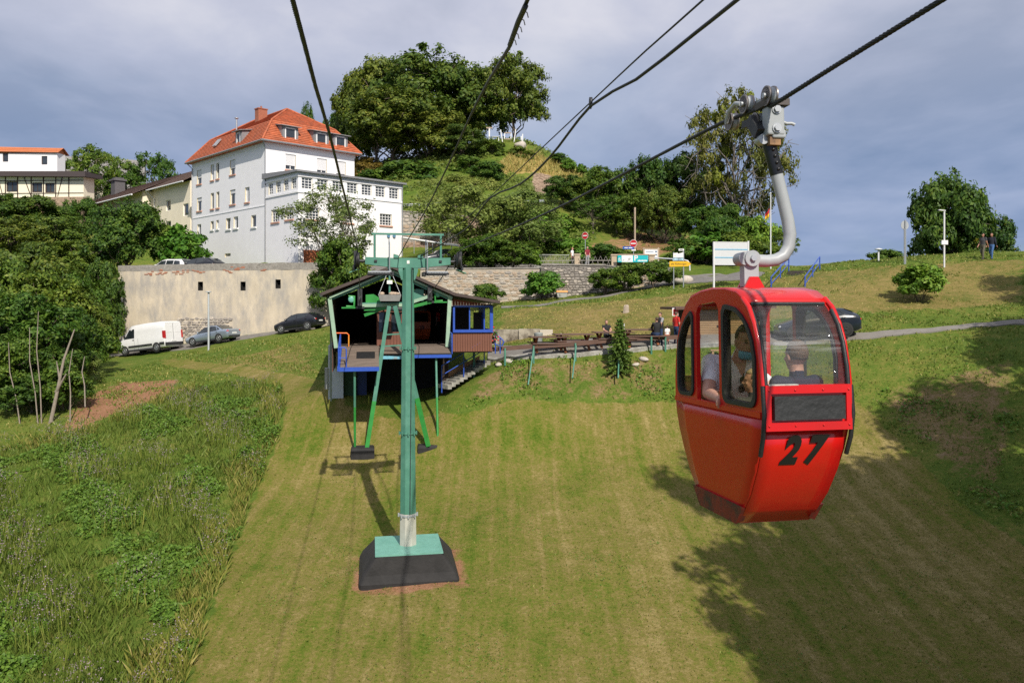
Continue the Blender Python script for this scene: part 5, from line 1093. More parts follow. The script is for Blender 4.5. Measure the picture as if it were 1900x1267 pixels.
for i in range(9):
    b = MB(); b.ball((0,0,0), (random.uniform(.07,.12), random.uniform(.07,.12), random.uniform(.05,.09)), 7, 5); b.build('stone', STAN, tr_, t0 + Vector((random.uniform(-.36,.36), random.uniform(-.2,.2), .17)))
for x in (-.48, .48):
    b = MB(); b.tube([t0+Vector((x,0,.12)), t0+Vector((0,.3,1.35))], .014, 6); b.build('stay_rod', GALV, fr)
b = MB(); b.tube([t0+Vector((0,.1,.1)), t0+Vector((0,.1,1.4))], .045, 8); b.build('hanging_rod', TEAL, fr)
b = MB(); b.box(t0+Vector((0,-.0,.68)), (.24,.1,.16)); b.build('white_light', mat('white_plate', (.75,.75,.7), .5), fr)
for (p0, n_) in ((P(673, 848, 34.45), 1), (P(796, 833, 34.75), 2)):
    f_ = thing('leg_footing', ('black concrete footing under the left leg and post' if n_ == 1 else 'low black concrete footing under the right leg and post'), 'footing', p0, HX, 'footings of the wheel frame'); b = MB()
    w_, h_ = (.5, .42) if n_ == 1 else (.5, .2)
    b.loft([[(-w_,-.3,-.7),(w_,-.3,-.7),(w_,.5,-.7),(-w_,.5,-.7)], [(-w_,-.3,h_-.1),(w_,-.3,h_-.1),(w_,.5,h_-.06),(-w_,.5,h_-.06)], [(-w_+.05,-.2,h_),(w_-.05,-.2,h_),(w_-.05,.45,h_+.02),(-w_+.05,.45,h_+.02)]], smooth=False); b.build('footing_block', BITU, f_)
# orange cabin 20 waiting inside
g20 = thing('gondola', 'orange red gondola numbered 20 waiting in the dark station', 'gondola', SM @ Vector((sp(781, 640, 5.0)[0], 5.0, DI+.1)), HX)
b = MB(); b.loft([[(x*w_, y*d_, z) for x,y in ((-1,-1),(1,-1),(1,1),(-1,1))] for w_, d_, z in ((.34,.28,0),(.42,.48,.2),(.45,.62,.55),(.45,.66,.9))], smooth=False); b.build('cabin_body', mat('orange_paint', (.62,.10,.02), .4), g20)
b = MB(); b.loft([[(x*.45, y*d_, z) for x,y in ((-1,-1),(1,-1),(1,1),(-1,1))] for d_, z in ((.5,1.36),(.3,1.48),(.1,1.5))], smooth=False); b.build('cabin_roof', mat('orange_paint', (.62,.10,.02), .4), g20)
for sx in (-1,1):
    for sy in (-1,1):
        b = MB(); b.bar((sx*.43, sy*.64, .9), (sx*.43, sy*.5, 1.37), .05); b.build('corner_post', mat('orange_paint', (.62,.10,.02)), g20)
text('number', '20', .26, mat('black_number', (.012,.012,.012)), g20, frame_mtx((0,-.67,.6), (1,0,0), (0,0,1)), .02)
b = MB(); b.tube([(0,0,1.5),(.1,0,1.7),(.3,0,1.9),(.2,0,2.7)], .04, 8); b.build('hanger_arm', GREYP, g20)
# ---------------------------------------------------------------- people: one continuous body each (capsules fused by a voxel remesh), facing -y
SKIN = mat('skin', (.50, .27, .19), .5, var=.06, scale=20); SKIN2 = mat('tanned_skin', (.36, .17, .11), .5, var=.08, scale=20)
CLOTH = lambda n, c: mat('cloth_' + n, c, .9, var=.14, scale=18, bump=.25, bscale=60)
HAIRB = mat('brown_hair', (.07, .040, .022), .6, var=.4, scale=50, bump=.6, bscale=120); HAIRY = mat('blond_hair', (.50, .39, .23), .6, var=.25, scale=50, bump=.5, bscale=120); HAIRG = mat('grey_hair', (.22, .2, .18), .7, var=.3, scale=50)
STAND = dict(pelvis=(0,0,.93), waist=(0,0,1.08), chest=(0,.0,1.27), neck=(0,.015,1.46), head=(0,-.005,1.62), sL=(.175,.01,1.41), eL=(.225,.03,1.13), wL=(.23,-.04,.89), sR=(-.175,.01,1.41), eR=(-.225,.03,1.13), wR=(-.23,-.04,.89),
    hL=(.09,0,.92), kL=(.10,-.02,.50), aL=(.10,.03,.09), hR=(-.09,0,.92), kR=(-.10,-.02,.50), aR=(-.10,.03,.09))
def person(label, loc, rz, pose=None, H=1.75, skin=SKIN, shirt=None, trousers=None, shoes=None, sleeve=.55, hair=HAIRB, voxel=.018, bulk=1.0, cap=None, hands=None, turn=0.0, nod=0.0, group=None, full=None, shorts=False, hairlong=0.0, vneck=False, eyes=False):
    J = {k: Vector(v) for k, v in {**STAND, **(pose or {})}.items()}
    shirt = shirt or CLOTH('white', (.75,.75,.76)); trousers = trousers or CLOTH('jeans', (.04,.06,.13)); shoes = shoes or CLOTH('shoe', (.03,.03,.03))
    mats_ = [skin, shirt, trousers, shoes]; segs = []; mb = MB()
    def cap_(a, b, r0, r1, mi, tag_=True):
        a, b = Vector(a), Vector(b); mb.tube([lerp(a, b, t) for t in (0, .33, .66, 1)], [lerp(r0, r1, t) for t in (0, .33, .66, 1)], 12); mb.ball(a, r0, 12, 8); mb.ball(b, r1, 12, 8)
        segs.append((a, b, r0, r1, mi))
    lat = (J['sL'] - J['sR']).normalized(); hl = (J['hL'] - J['hR']).normalized()
    def ring(c, up, lat_, w_, d_):
        f = up.cross(lat_).normalized(); return [c + lat_*(w_*math.cos(2*math.pi*i/16)) + f*(d_*math.sin(2*math.pi*i/16)*(1.0)) for i in range(16)]
    tpts = [(J['pelvis'] - (J['waist']-J['pelvis'])*.75, hl, .12, .10), (J['pelvis'], hl, .165, .12), (J['waist'], hl, .145*bulk, .108*bulk), (lerp(J['waist'],J['chest'],.5), lat, .155*bulk, .115*bulk), (J['chest'], lat, .17*bulk, .12*bulk), (lerp(J['chest'],J['neck'],.55), lat, .175, .10), (lerp(J['chest'],J['neck'],.82), lat, .115, .08), (J['neck'], lat, .06, .06)]
    rings = []
    for i, (c, l_, w_, d_) in enumerate(tpts):
        up = (tpts[min(i+1, len(tpts)-1)][0] - tpts[max(i-1,0)][0]).normalized(); rings.append(ring(c, up, l_, w_, d_))
    mb.loft(rings)
    segs.append((tpts[0][0], J['waist'], .14, .13, 2)); segs.append((lerp(J['waist'],J['chest'],-.1), lerp(J['chest'],J['neck'],.7), .15, .13, 1))
    cap_(lerp(J['chest'],J['neck'],.95), lerp(J['neck'],J['head'],.55), .058, .055, 0)
    for s in 'LR':
        S, E, Wr = J['s'+s], J['e'+s], J['w'+s]; m_ = lerp(S, E, min(sleeve/.55*.55, 1)) if sleeve < 1 else E
        cap_(lerp(J['chest'],J['neck'],.6) + (S-lerp(J['chest'],J['neck'],.6))*.5, S, .07, .068, 1); cap_(S, m_, .064*bulk**.5, .058, 1)
        if sleeve < 1: cap_(m_, E, .05, .045, 0)
        fm_ = 1 if sleeve > 1.3 else 0; cap_(E, lerp(E, Wr, .4), .044, .043, fm_); cap_(lerp(E, Wr, .4), Wr, .043, .03, fm_)
        Hh, K, A = J['h'+s], J['k'+s], J['a'+s]; cap_(Hh, K, .088, .062, 2)
        lm = 0 if shorts else 2; cap_(K, lerp(K, A, .35), .058, .06, lm); cap_(lerp(K, A, .35), A, .06, .042, lm)
        kd = (A - K).normalized(); fwd = J.get('f'+s) or (A + Vector((0,-.15,-.04))); cap_(A + Vector((0,.02,-.045)), fwd, .042, .035, 3)
        hd = (hands or {}).get(s)                                         # palm, four fingers, thumb
        d = (hd[0] if hd else (Wr - E)).normalized() if not hd else Vector(hd[0]).normalized(); side = Vector(hd[1]).normalized() if hd else Vector((0,1,0)).cross(d).normalized() if abs(d.y) < .9 else Vector((1,0,0))
        curl = hd[2] if hd else .25; nrm = d.cross(side).normalized()
        pc = Wr + d*.045; mb.tube([Wr, pc, Wr + d*.085], [.028, .035, .033], 10); mb.ball(Wr + d*.085, (.035,.035,.03), 10, 6); segs.append((Wr, Wr + d*.09, .03, .035, 0))
        for i, ln in enumerate((.062, .074, .068, .052)):
            p0 = Wr + d*.088 + side*(.027 - .018*i); p = p0; dd = d.copy(); path = [p]
            for j in range(3):
                dd = (dd + nrm*curl*(1.0 if j else .7)).normalized(); p = p + dd*ln*(.45, .32, .25)[j]; path.append(p)
            mb.tube(path, [.0105,.010,.009,.007], 7); segs.append((path[0], path[-1], .01, .008, 0))
        p0 = Wr + d*.03 + side*.028; p1 = p0 + (d*.55 + side*.75 + nrm*.3).normalized()*.042; p2 = p1 + (d*.95 + side*.2 + nrm*.35).normalized()*.034; mb.tube([p0, p1, p2], [.014,.012,.009], 7); segs.append((p0, p2, .013, .009, 0))
    # head with jaw, nose, brows, ears
    q = Matrix.Rotation(turn, 3, 'Z') @ Matrix.Rotation(nod, 3, 'X'); Hc = J['head']; hd_ = lambda v: Hc + q @ Vector(v)
    def hball(c, r, n=12, k=8):
        rings = []
        for i in range(k+1):
            a = -math.pi/2 + math.pi*i/k; cs = max(math.cos(a), .03); rings.append([hd_((c[0]+r[0]*cs*math.cos(2*math.pi*j/n), c[1]+r[1]*cs*math.sin(2*math.pi*j/n), c[2]+r[2]*math.sin(a))) for j in range(n)])
        mb.loft(rings)
    hball((0,.01,.03), (.076,.097,.095), 16, 12); hball((0,-.02,-.035), (.062,.072,.075), 14, 10); hball((0,-.055,-.082), (.034,.03,.028)); hball((0,-.092,-.005), (.012,.02,.022), 8, 6); hball((0,-.105,-.02), (.017,.014,.012), 8, 6)
    hball((0,-.078,.028), (.05,.014,.012), 10, 6); hball((0,-.083,-.055), (.024,.011,.011), 8, 6)
    for s in (-1, 1): hball((s*.076,.012,-.005), (.012,.022,.032), 8, 6); hball((s*.045,-.062,-.018), (.022,.016,.016), 8, 6)
    segs.append((hd_((0,0,-.07)), hd_((0,0,.07)), .08, .09, 0))
    if full: segs = [(a, b, r0, r1, (full if m_ == 9 else m_)) for a, b, r0, r1, m_ in segs]
    sc = H / 1.75
    tmp = link('tmp', mb.mesh('person', mats_[0])); r_ = tmp.modifiers.new('r', 'REMESH'); r_.mode = 'VOXEL'; r_.voxel_size = voxel; r_.use_smooth_shade = True
    s_ = tmp.modifiers.new('s', 'SMOOTH'); s_.factor = .5; s_.iterations = 2 if voxel < .012 else 1
    me_ = bpy.data.meshes.new_from_object(tmp.evaluated_get(bpy.context.evaluated_depsgraph_get())); bpy.data.objects.remove(tmp); me_.name = 'person'
    me_.materials.clear(); [me_.materials.append(m_) for m_ in mats_]
    n = len(me_.polygons); C = np.empty(n*3, np.float32); me_.polygons.foreach_get('center', C); C = C.reshape(-1, 3); best = np.full(n, 1e9); mi = np.zeros(n, np.int32)
    for a, b, r0, r1, m_ in segs:
        a, b = np.array(a), np.array(b); e = b - a; t = np.clip(((C - a) @ e) / (e @ e + 1e-9), 0, 1); d = np.linalg.norm(C - a - t[:, None]*e, axis=1) - (r0 + (r1 - r0)*t); k = d < best; best[k] = d[k]; mi[k] = m_
    if vneck:
        nk = np.array(lerp(J['chest'],J['neck'],.62)); dx = np.abs(C[:,0]-nk[0]); k = (mi == 1) & (C[:,1] < nk[1]-.02) & (C[:,2] > nk[2] - .085 + dx*2.6) & (dx < .045) & (C[:,2] < nk[2]+.14); mi[k] = 0
    me_.polygons.foreach_set('material_index', mi); me_.polygons.foreach_set('use_smooth', np.ones(n, bool)); me_.update()
    root = link('person', me_); root.location = loc; root.rotation_euler = (0,0,rz); root.scale = (sc,)*3; tag(root, label, 'person', group)
    # hair as a shell over the skull, open at the face
    hb = MB(); n1_, k1 = 20, 12; vs = []; fs = []
    for i in range(k1+1):
        a = -math.pi/2 + math.pi*i/k1; cs = max(math.cos(a), .02)
        for j in range(n1_):
            g = 1.0 + random.uniform(-.02,.025); vs.append(hd_((.081*g*cs*math.cos(2*math.pi*j/n1_), .014+.102*g*cs*math.sin(2*math.pi*j/n1_), .035+.102*g*math.sin(a))))
    for i in range(k1):
        for j in range(n1_):
            an = 2*math.pi*(j+.5)/n1_; a = -math.pi/2 + math.pi*(i+.5)/k1; zz_ = math.sin(a); fr_ = -math.sin(an)      # fr_>0 faces forward
            lim = .42 if fr_ > .45 else (.05 if fr_ > -.1 else -.55 - hairlong)
            if cap is not None: lim = max(lim, .3)
            if zz_ > lim: fs.append((i*n1_+j, i*n1_+(j+1)%n1_, (i+1)*n1_+(j+1)%n1_, (i+1)*n1_+j))
    hb.add(vs, fs, 0, True)
    if hairlong: hb.loft([[hd_((x*(.07), .03+y*.05, z)) for x, y in ((-1,-.6),(1,-.6),(1,1),(-1,1))] for z in (.03, -.05, -.05-.12*hairlong)])
    ho = hb.build('hair' if cap is None else 'cap', cap or hair, root); so_ = ho.modifiers.new('s', 'SOLIDIFY'); so_.thickness = .008
    if cap: b = MB(); b.prism([hd_((x, y, .065)) for x, y in ((-.06,-.07),(-.05,-.15),(.05,-.15),(.06,-.07))], (0,0,.008)); b.build('cap_peak', cap, root)
    if eyes:
        for s in (-1, 1): b = MB(); b.ball(hd_((s*.03,-.078,.01)), (.013,.007,.007), 10, 6); b.build('eye', mat('eye', (.05,.035,.03), .2), root)
        b = MB(); b.ball(hd_((0,-.096,-.052)), (.025,.006,.005), 10, 6); b.build('mouth', mat('lips', (.35,.13,.10), .5), root)
        for s in (-1, 1): b = MB(); b.ball(hd_((s*.031,-.083,.029)), (.02,.007,.005), 10, 6); b.build('eyebrow', HAIRB, root)
    return root, hd_, sc
gw = lambda v: GM @ Vector(v)
def seated(px_, py_, pz, lean=0.0, fwd=-1):
    return dict(pelvis=(0,0,.10), waist=(0,.01,.25), chest=(0,.015+lean,.44), neck=(0,.02+lean,.63), head=(0,.0+lean*1.2,.79), hL=(.09,-.02,.09), kL=(.12,-.40,.10), aL=(.11,-.36,-.33), hR=(-.09,-.02,.09), kR=(-.12,-.40,.10), aR=(-.11,-.36,-.33))
# man by the open window, arm on the sill
man_p = seated(0,0,0); man_p.update(pelvis=(.01,.0,.11), waist=(.01,.0,.27), chest=(.015,.01,.46), neck=(.06,-.015,.615), head=(.10,-.06,.735), sL=(.20,-.005,.59), sR=(-.155,.0,.585), eR=(-.245,-.17,.385), wR=(-.262,-.40,.37), eL=(.235,-.16,.36), wL=(.10,-.36,.40), kL=(.11,-.36,.12), kR=(-.09,-.36,.12), aL=(.10,-.30,-.30), aR=(-.10,-.30,-.30))
man, mh, _ = person('man in white v-neck shirt with lowered blue face mask sitting in the red gondola', gw((.03,.42,.40)), HX, man_p, 1.75, SKIN, CLOTH('white_tee', (.78,.78,.80)), CLOTH('shorts', (.10,.10,.11)), None, .55, HAIRB, .0075, 1.12, hands={'R': ((-.35,-1,-.12), (.1,.2,1), .55), 'L': ((-.6,-.6,0), (0,0,1), .3)}, turn=R(-8), nod=R(6), vneck=True, eyes=True)
b = MB(); pts = []
for i, (z, f) in enumerate(((-.052,1.0),(-.075,1.08),(-.10,1.0),(-.118,.75))):
    pts.append([mh((.075*math.cos(R(200+140*j/10))*(.98 if i < 3 else .8), .005+.115*math.sin(R(200+140*j/10))*f*(.93 if i < 3 else .85), z - .0)) for j in range(11)])
b.loft(pts, closed=False, cap=False); mk = b.build('face_mask', mat('mask_blue', (.16,.45,.62), .8, var=.08), man); mk.modifiers.new('s','SOLIDIFY').thickness = .003
for s in (-1, 1): b = MB(); b.tube([mh((s*.07,-.035,-.06)), mh((s*.082,-.0,-.03)), mh((s*.086,.02,.01))], .002, 5); b.build('mask_loop', TRIMW, man)
b = MB(); v0 = Vector((.035,-.125,.47))
for z in (0, -.062):
    b.lathe([(.026,-.004),(.028,0),(.022,.005)], 12, v0 + Vector((-.012*(z<0),-.012,z)), axis='y')
b.tube([v0+Vector((0,-.01,.026)), v0+Vector((.004,-.012,.05))], .004, 5); b.tube([v0+Vector((0,-.01,-.03)), v0+Vector((-.006,-.012,-.04))], .005, 5); b.build('sunglasses', mat('sunglass', (.015,.013,.012), .12), man)
lg_ = MB(); lg_.tube([Vector((.105,-.132,.455)), Vector((.108,-.134,.435)), Vector((.118,-.134,.428)), Vector((.128,-.134,.436)), Vector((.130,-.132,.455)), Vector((.117,-.134,.448)), Vector((.105,-.132,.455))], .0018, 5); lg_.build('shirt_emblem', mat('navy_thread', (.06,.07,.12), .7), man)
# boy and small child on the near bench, backs to us
boy_p = seated(0,0,0); boy_p.update(sL=(.155,.01,.585), eL=(.19,-.06,.34), wL=(.12,-.26,.22), sR=(-.155,.01,.585), eR=(-.19,-.06,.34), wR=(-.12,-.26,.22))
boy, bh, bs = person('boy with short brown hair and navy shirt seen from behind in the red gondola', gw((.085,-.40,.41)), HX + math.pi, boy_p, 1.42, SKIN, CLOTH('navy', (.018,.022,.045)), CLOTH('jeans', (.04,.06,.13)), None, .55, mat('light_brown_hair', (.12,.07,.04), .6, var=.4, scale=50, bump=.6, bscale=120), .009, 1.0, turn=R(6))
b = MB(); b.box((.0,.083,.60), (.012,.006,.022)); b.build('collar_tag', TRIMW, boy)
ch_p = seated(0,0,0); ch_p.update(sL=(.14,.01,.57), sR=(-.14,.01,.57), eL=(.125,-.05,.34), eR=(-.16,-.05,.34), wL=(.1,-.25,.25), wR=(-.1,-.25,.25))
kid, kh, ks = person('small blond child in dark grey and pink looking sideways in the red gondola', gw((-.128,-.25,.385)), HX + math.pi, ch_p, 1.12, SKIN, CLOTH('grey_jacket', (.07,.075,.08)), CLOTH('pink', (.55,.25,.30)), None, 1.4, HAIRY, .01, 1.05, turn=R(62), hairlong=.25)
# people on the promenade and the hill
def at_px(px, py): v = hit(px, py); return v
BLK = CLOTH('black', (.018,.018,.02)); RDT = CLOTH('red_tee', (.5,.02,.015)); WHT = CLOTH('white', (.72,.72,.72)); GRY = CLOTH('grey', (.30,.30,.32)); DGR = CLOTH('dark_grey', (.055,.055,.06)); JEAN = CLOTH('jeans_blue', (.05,.12,.28)); NAVY = CLOTH('dark_jeans', (.02,.04,.10)); BURG = CLOTH('burgundy', (.22,.02,.035))
# man standing with black vest
p0 = at_px(1225, 645); d0 = p0.y
vest, vh, _ = person('standing man in black vest and blue jeans reading a paper by the wooden rail', p0, R(-62), dict(eR=(-.20,-.16,1.12), wR=(-.08,-.34,1.10), eL=(.20,-.14,1.12), wL=(.06,-.34,1.08)), 1.80, SKIN, GRY, NAVY, CLOTH('green_shoe', (.05,.45,.06)), .5, HAIRB, .016, 1.05, nod=R(12))
b = MB(); b.loft([[Vector((.185*math.cos(2*math.pi*i/14)*f, .005+.14*math.sin(2*math.pi*i/14)*f, z)) for i in range(14)] for f, z in ((1.0,.95),(1.02,1.1),(1.02,1.28),(.9,1.41),(.5,1.48))]); b.build('vest', BLK, vest)
b = MB(); b.box((.0,-.40,1.14), (.16,.01,.2), Matrix.Rotation(R(-20),3,'X')); b.build('paper', WHT, vest)
person('small child in white shirt and orange shorts standing beside the man in the vest', at_px(1238, 643), R(200), None, 1.08, SKIN, WHT, CLOTH('orange_shorts', (.45,.10,.03)), None, .55, HAIRB, .02, shorts=True)
rp, _, _ = person('person in red shirt carrying a navy bag half hidden by the gondola', at_px(1255, 641), R(120), dict(eR=(-.24,.0,1.13), wR=(-.27,-.03,.9)), 1.72, SKIN, RDT, NAVY, None, .6, HAIRB, .018)
b = MB(); b.loft([[Vector((-.30+x*.08, -.04+y*.18, z)) for x,y in ((-1,-1),(1,-1),(1,1),(-1,1))] for z in (.55,.60,.80)], smooth=False); b.tube([(-.3,-.15,.8),(-.29,-.04,.92),(-.3,.08,.8)], .015, 6); b.build('bag', NAVY, rp)
person('man in maroon shirt walking along the upper fence below the no entry sign', on(1090, 70.5), R(20), dict(eR=(-.23,-.05,1.13), wR=(-.2,-.2,.95)), 1.78, SKIN, BURG, GRY, None, .5, HAIRG, .02, 1.1)
person('person in white top and black trousers standing at the upper railing', on(1062, 70.5), R(60), None, 1.70, SKIN, WHT, BLK, None, .5, mat('reddish_hair', (.25,.09,.05)), .02)
wk = dict(kL=(.10,-.16,.52), aL=(.10,-.20,.09), kR=(-.10,-.04,.50), aR=(-.10,.28,.12), wL=(.25,.12,.92), wR=(-.23,-.16,.92))
person('man in grey shirt, olive trousers and dark cap walking down the hill with a companion', on(1824, 52.2), R(-60), wk, 1.76, SKIN2, DGR, CLOTH('olive', (.11,.10,.07)), None, .5, HAIRB, .016, 1.08, cap=BLK)
person('person in dark jacket over white shirt and light jeans walking down the hill', on(1840, 52.0), R(-55), wk, 1.74, SKIN2, CLOTH('dark_jacket', (.015,.018,.03)), JEAN, None, 1.4, HAIRB, .016)
person('attendant in red shirt standing in the dark station', SM @ Vector((sp(818, 640, 6.0)[0], 6.2, DI)), R(10), None, 1.75, SKIN, RDT, BLK, None, .5, HAIRB, .02)
# ---------------------------------------------------------------- vehicles (x forward)
TYRE = mat('tyre', (.018,.018,.018), .85, var=.2); RIM = mat('alloy_rim', (.42,.43,.44), .35, .7, var=.1); AUTOG = mat('car_glass', (.02,.026,.03), .05, var=.3, scale=1.5, spec=.9)
TRIM = mat('black_trim', (.022,.022,.024), .6, var=.1); LRED = mat('tail_light', (.42,.012,.012), .2, var=.2); LCLR = mat('head_light', (.55,.57,.6), .15, var=.2); PLATE = mat('plate_white', (.72,.72,.7), .5)
KINDS_ = {   # x, z_bottom, z_belt, z_top, half width body, half width roof
 'sedan': [(2.25,.36,.58,.62,.72,.66),(2.12,.22,.66,.72,.83,.74),(1.35,.19,.79,.89,.88,.78),(.95,.19,.85,.95,.885,.78),(.15,.19,.89,1.38,.89,.60),(-.25,.19,.90,1.44,.89,.58),(-.95,.19,.92,1.40,.89,.58),(-1.62,.19,.95,1.03,.88,.72),(-2.12,.24,.93,.99,.84,.72),(-2.26,.40,.80,.86,.77,.66)],
 'hatch': [(2.02,.36,.60,.66,.70,.62),(1.9,.20,.70,.78,.82,.72),(1.25,.18,.86,.96,.865,.76),(.95,.18,.90,1.0,.87,.76),(.25,.18,.94,1.38,.87,.60),(-.2,.18,.96,1.45,.87,.58),(-1.25,.18,1.02,1.40,.87,.56),(-1.75,.2,1.04,1.16,.84,.62),(-1.98,.28,.94,1.02,.80,.66),(-2.04,.45,.80,.86,.74,.64)],
 'van': [(2.72,.42,.80,.96,.84,.76),(2.55,.26,.98,1.14,.94,.82),(2.05,.25,1.16,1.32,.98,.86),(1.25,.25,1.22,2.2,1.0,.80),(.95,.25,1.25,2.36,1.0,.84),(-.5,.25,1.28,2.42,1.0,.86),(-2.35,.25,1.28,2.40,1.0,.87),(-2.62,.3,1.25,2.36,.99,.86),(-2.66,.42,1.2,2.28,.97,.85)],
 'minivan': [(2.3,.38,.7,.78,.76,.68),(2.15,.22,.82,.92,.86,.76),(1.55,.2,.98,1.08,.9,.8),(1.3,.2,1.0,1.14,.9,.8),(.45,.2,1.06,1.62,.9,.66),(-.1,.2,1.08,1.72,.9,.66),(-1.8,.2,1.1,1.66,.9,.64),(-2.2,.24,1.08,1.3,.87,.7),(-2.3,.42,.9,.98,.8,.7)]}
GL_ = {   # side windows: front, rear, quarter in (x, z) plus screens (x0,z0,x1,z1)
 'sedan': ([[(.86,.90),(.14,1.33),(-.28,1.37),(-.28,.92)], [(-.36,.93),(-.36,1.37),(-.92,1.33),(-1.2,.95)], [(-1.26,.97),(-1.0,1.30),(-1.42,1.04)]], (.93,.96,.2,1.36), (-1.60,1.04,-1.0,1.37)),
 'hatch': ([[(.88,.95),(.3,1.34),(-.22,1.38),(-.22,.98)], [(-.30,.99),(-.30,1.38),(-.9,1.35),(-1.15,1.06)], [(-1.2,1.08),(-1.0,1.33),(-1.3,1.22)]], (.93,1.01,.3,1.36), (-1.73,1.18,-1.3,1.37)),
 'van': ([[(1.75,1.28),(1.22,2.02),(.62,2.05),(.62,1.3)]], (2.0,1.36,1.3,2.15), None),
 'minivan': ([[(1.1,1.08),(.45,1.54),(-.1,1.58),(-.1,1.1)], [(-.18,1.11),(-.18,1.58),(-1.0,1.57),(-1.0,1.12)], [(-1.08,1.13),(-1.08,1.56),(-1.7,1.5),(-1.85,1.16)]], (1.3,1.16,.5,1.6), (-2.17,1.3,-1.85,1.62))}
def car(kind, name, label, cat, loc, rz, paint, dark_rear=False, group=None, s=1.0, wheel_r=.32, rimm=None):
    K = KINDS_[kind]; t = thing(name, label, cat, loc, 0, group); L0 = K[0][0]; L1 = K[-1][0]
    f = Vector((math.cos(rz), math.sin(rz), 0)); a, c = Vector(loc) + f*1.3*s, Vector(loc) - f*1.3*s; pitch = math.atan2(gz(a.x, a.y) - gz(c.x, c.y), 2.6*s)
    t.rotation_mode = 'QUATERNION'; t.rotation_quaternion = Matrix.Rotation(rz, 4, 'Z').to_quaternion() @ Matrix.Rotation(-pitch, 4, 'Y').to_quaternion(); t.scale = (s,)*3
    def sec(x):
        xs_ = [k[0] for k in K[::-1]]; return [float(np.interp(x, xs_, [k[i] for k in K[::-1]])) for i in range(1, 6)]
    def yat(x, z):
        zb, zl, zt, w_, wt = sec(x); return lerp(w_*.955, wt, min(max((z-zl)/max(zt-.06-zl, .05), 0), 1)) if z > zl else w_*.985
    xs_ = []
    for (p, q) in zip(K, K[1:]): xs_ += [lerp(p[0], q[0], i/3) for i in range(3)]
    xs_.append(L1); rings = []
    for x in xs_:
        zb, zl, zt, w_, wt = sec(x); half = [(.80*w_, zb), (.95*w_, zb+.06), (w_, lerp(zb, zl, .45)), (w_*.99, lerp(zb, zl, .8)), (w_*.955, zl), (lerp(w_*.955, wt, .5), lerp(zl, zt-.06, .5)), (wt, zt-.05), (wt*.86, zt-.006), (wt*.45, zt)]
        rings.append([(x, y, z) for y, z in half] + [(x, -y, z) for y, z in half[::-1]])
    b = MB(); b.loft(rings, smooth=True); b.build('body', paint, t)
    sides, ws, rs_ = GL_[kind]
    for y_ in (-1, 1):
        for poly in sides:
            g = MB(); pin = [(x, y_*(yat(x, z)+.010), z) for x, z in poly]; g.prism(pin, (0, y_*.006, 0)); g.build('side_window', AUTOG, t)
        wx = (1.42, -1.32) if kind in ('sedan',) else ((1.28, -1.22) if kind == 'hatch' else ((1.75, -1.75) if kind == 'van' else (1.42, -1.42)))
        for x in wx:
            b = MB(); w_ = sec(x)[3]; b.lathe([(wheel_r+.055, w_*y_-.02*y_), (wheel_r+.05, w_*y_+.006*y_)], 22, (x, 0, wheel_r), axis='y'); b.build('wheel_arch', TRIM, t)
            b = MB(); b.lathe([(.1, y_*(w_-.2)), (wheel_r-.02, y_*(w_-.2)), (wheel_r, y_*(w_-.17)), (wheel_r, y_*(w_+.005)), (wheel_r-.03, y_*(w_+.02)), (wheel_r*.66, y_*(w_+.014))], 24, (x, 0, wheel_r), axis='y'); wh_ = b.build('wheel', TYRE, t)
            b = MB(); rr = wheel_r*.66
            b.lathe([(rr, y_*(w_+.006)), (rr, y_*(w_+.018)), (rr*.86, y_*(w_+.02)), (rr*.84, y_*(w_+.008))], 22, (x, 0, wheel_r), axis='y'); b.lathe([(.001, y_*(w_+.0)), (.06, y_*(w_+.022)), (.001, y_*(w_+.026))], 12, (x, 0, wheel_r), axis='y')
            for i in range(5 if kind != 'van' else 8):
                an = 2*math.pi*i/(5 if kind != 'van' else 8); b.bar((x+.03*math.cos(an), y_*(w_+.014), wheel_r+.03*math.sin(an)), (x+rr*.9*math.cos(an), y_*(w_+.012), wheel_r+rr*.9*math.sin(an)), .06 if kind != 'van' else .045, .012, up=(0,1,0))
            b.build('rim', rimm or RIM, wh_)
        zb, zl, zt, w_, wt = sec(.3)
        b = MB(); mx_ = sides[0][0][0]-.12; b.ball((mx_, y_*(yat(mx_, zl+.06)+.10), zl+.10 if kind != 'van' else zl+.28), (.06,.10,.075 if kind != 'van' else .16), 10, 6); b.build('mirror', TRIM if kind == 'van' else paint, t)
        for x in ([.62, .2] if kind == 'van' else [sides[0][3][0]-.04, sides[1][3][0]+.05]):
            b = MB(); b.bbox((x-.006, y_*(sec(x)[3]) - .006, sec(x)[0]+.1), (x+.006, y_*(sec(x)[3]) + .003, sec(x)[1]-.02)); b.build('door_seam', TRIM, t)
        for x in ([.72] if kind == 'van' else [sides[0][3][0]+.14, sides[1][3][0]-.0]):
            b = MB(); zz_ = sec(x)[1]-.1; b.bbox((x-.09, y_*yat(x, zz_)-.02, zz_-.02), (x+.09, y_*(sec(x)[3]+.018)+.0, zz_+.015)) if y_ > 0 else b.bbox((x-.09, y_*(sec(x)[3]+.018), zz_-.02), (x+.09, y_*yat(x, zz_)+.02, zz_+.015)); b.build('door_handle', TRIM if kind == 'van' else paint, t)
        zb, zl, zt, w_, wt = sec(L1); 
        if kind == 'van': b = MB(); b.bbox((L1-.03, y_*(w_-.06)-.09, 1.0), (L1+.2, y_*(w_-.06)+.075, 1.62)); b.build('tail_light', LRED, t)
        else: b = MB(); b.ball((L1+.12, y_*(w_-.06), zl-.0), (.16,.12,.085), 10, 6); b.build('tail_light', LRED, t)
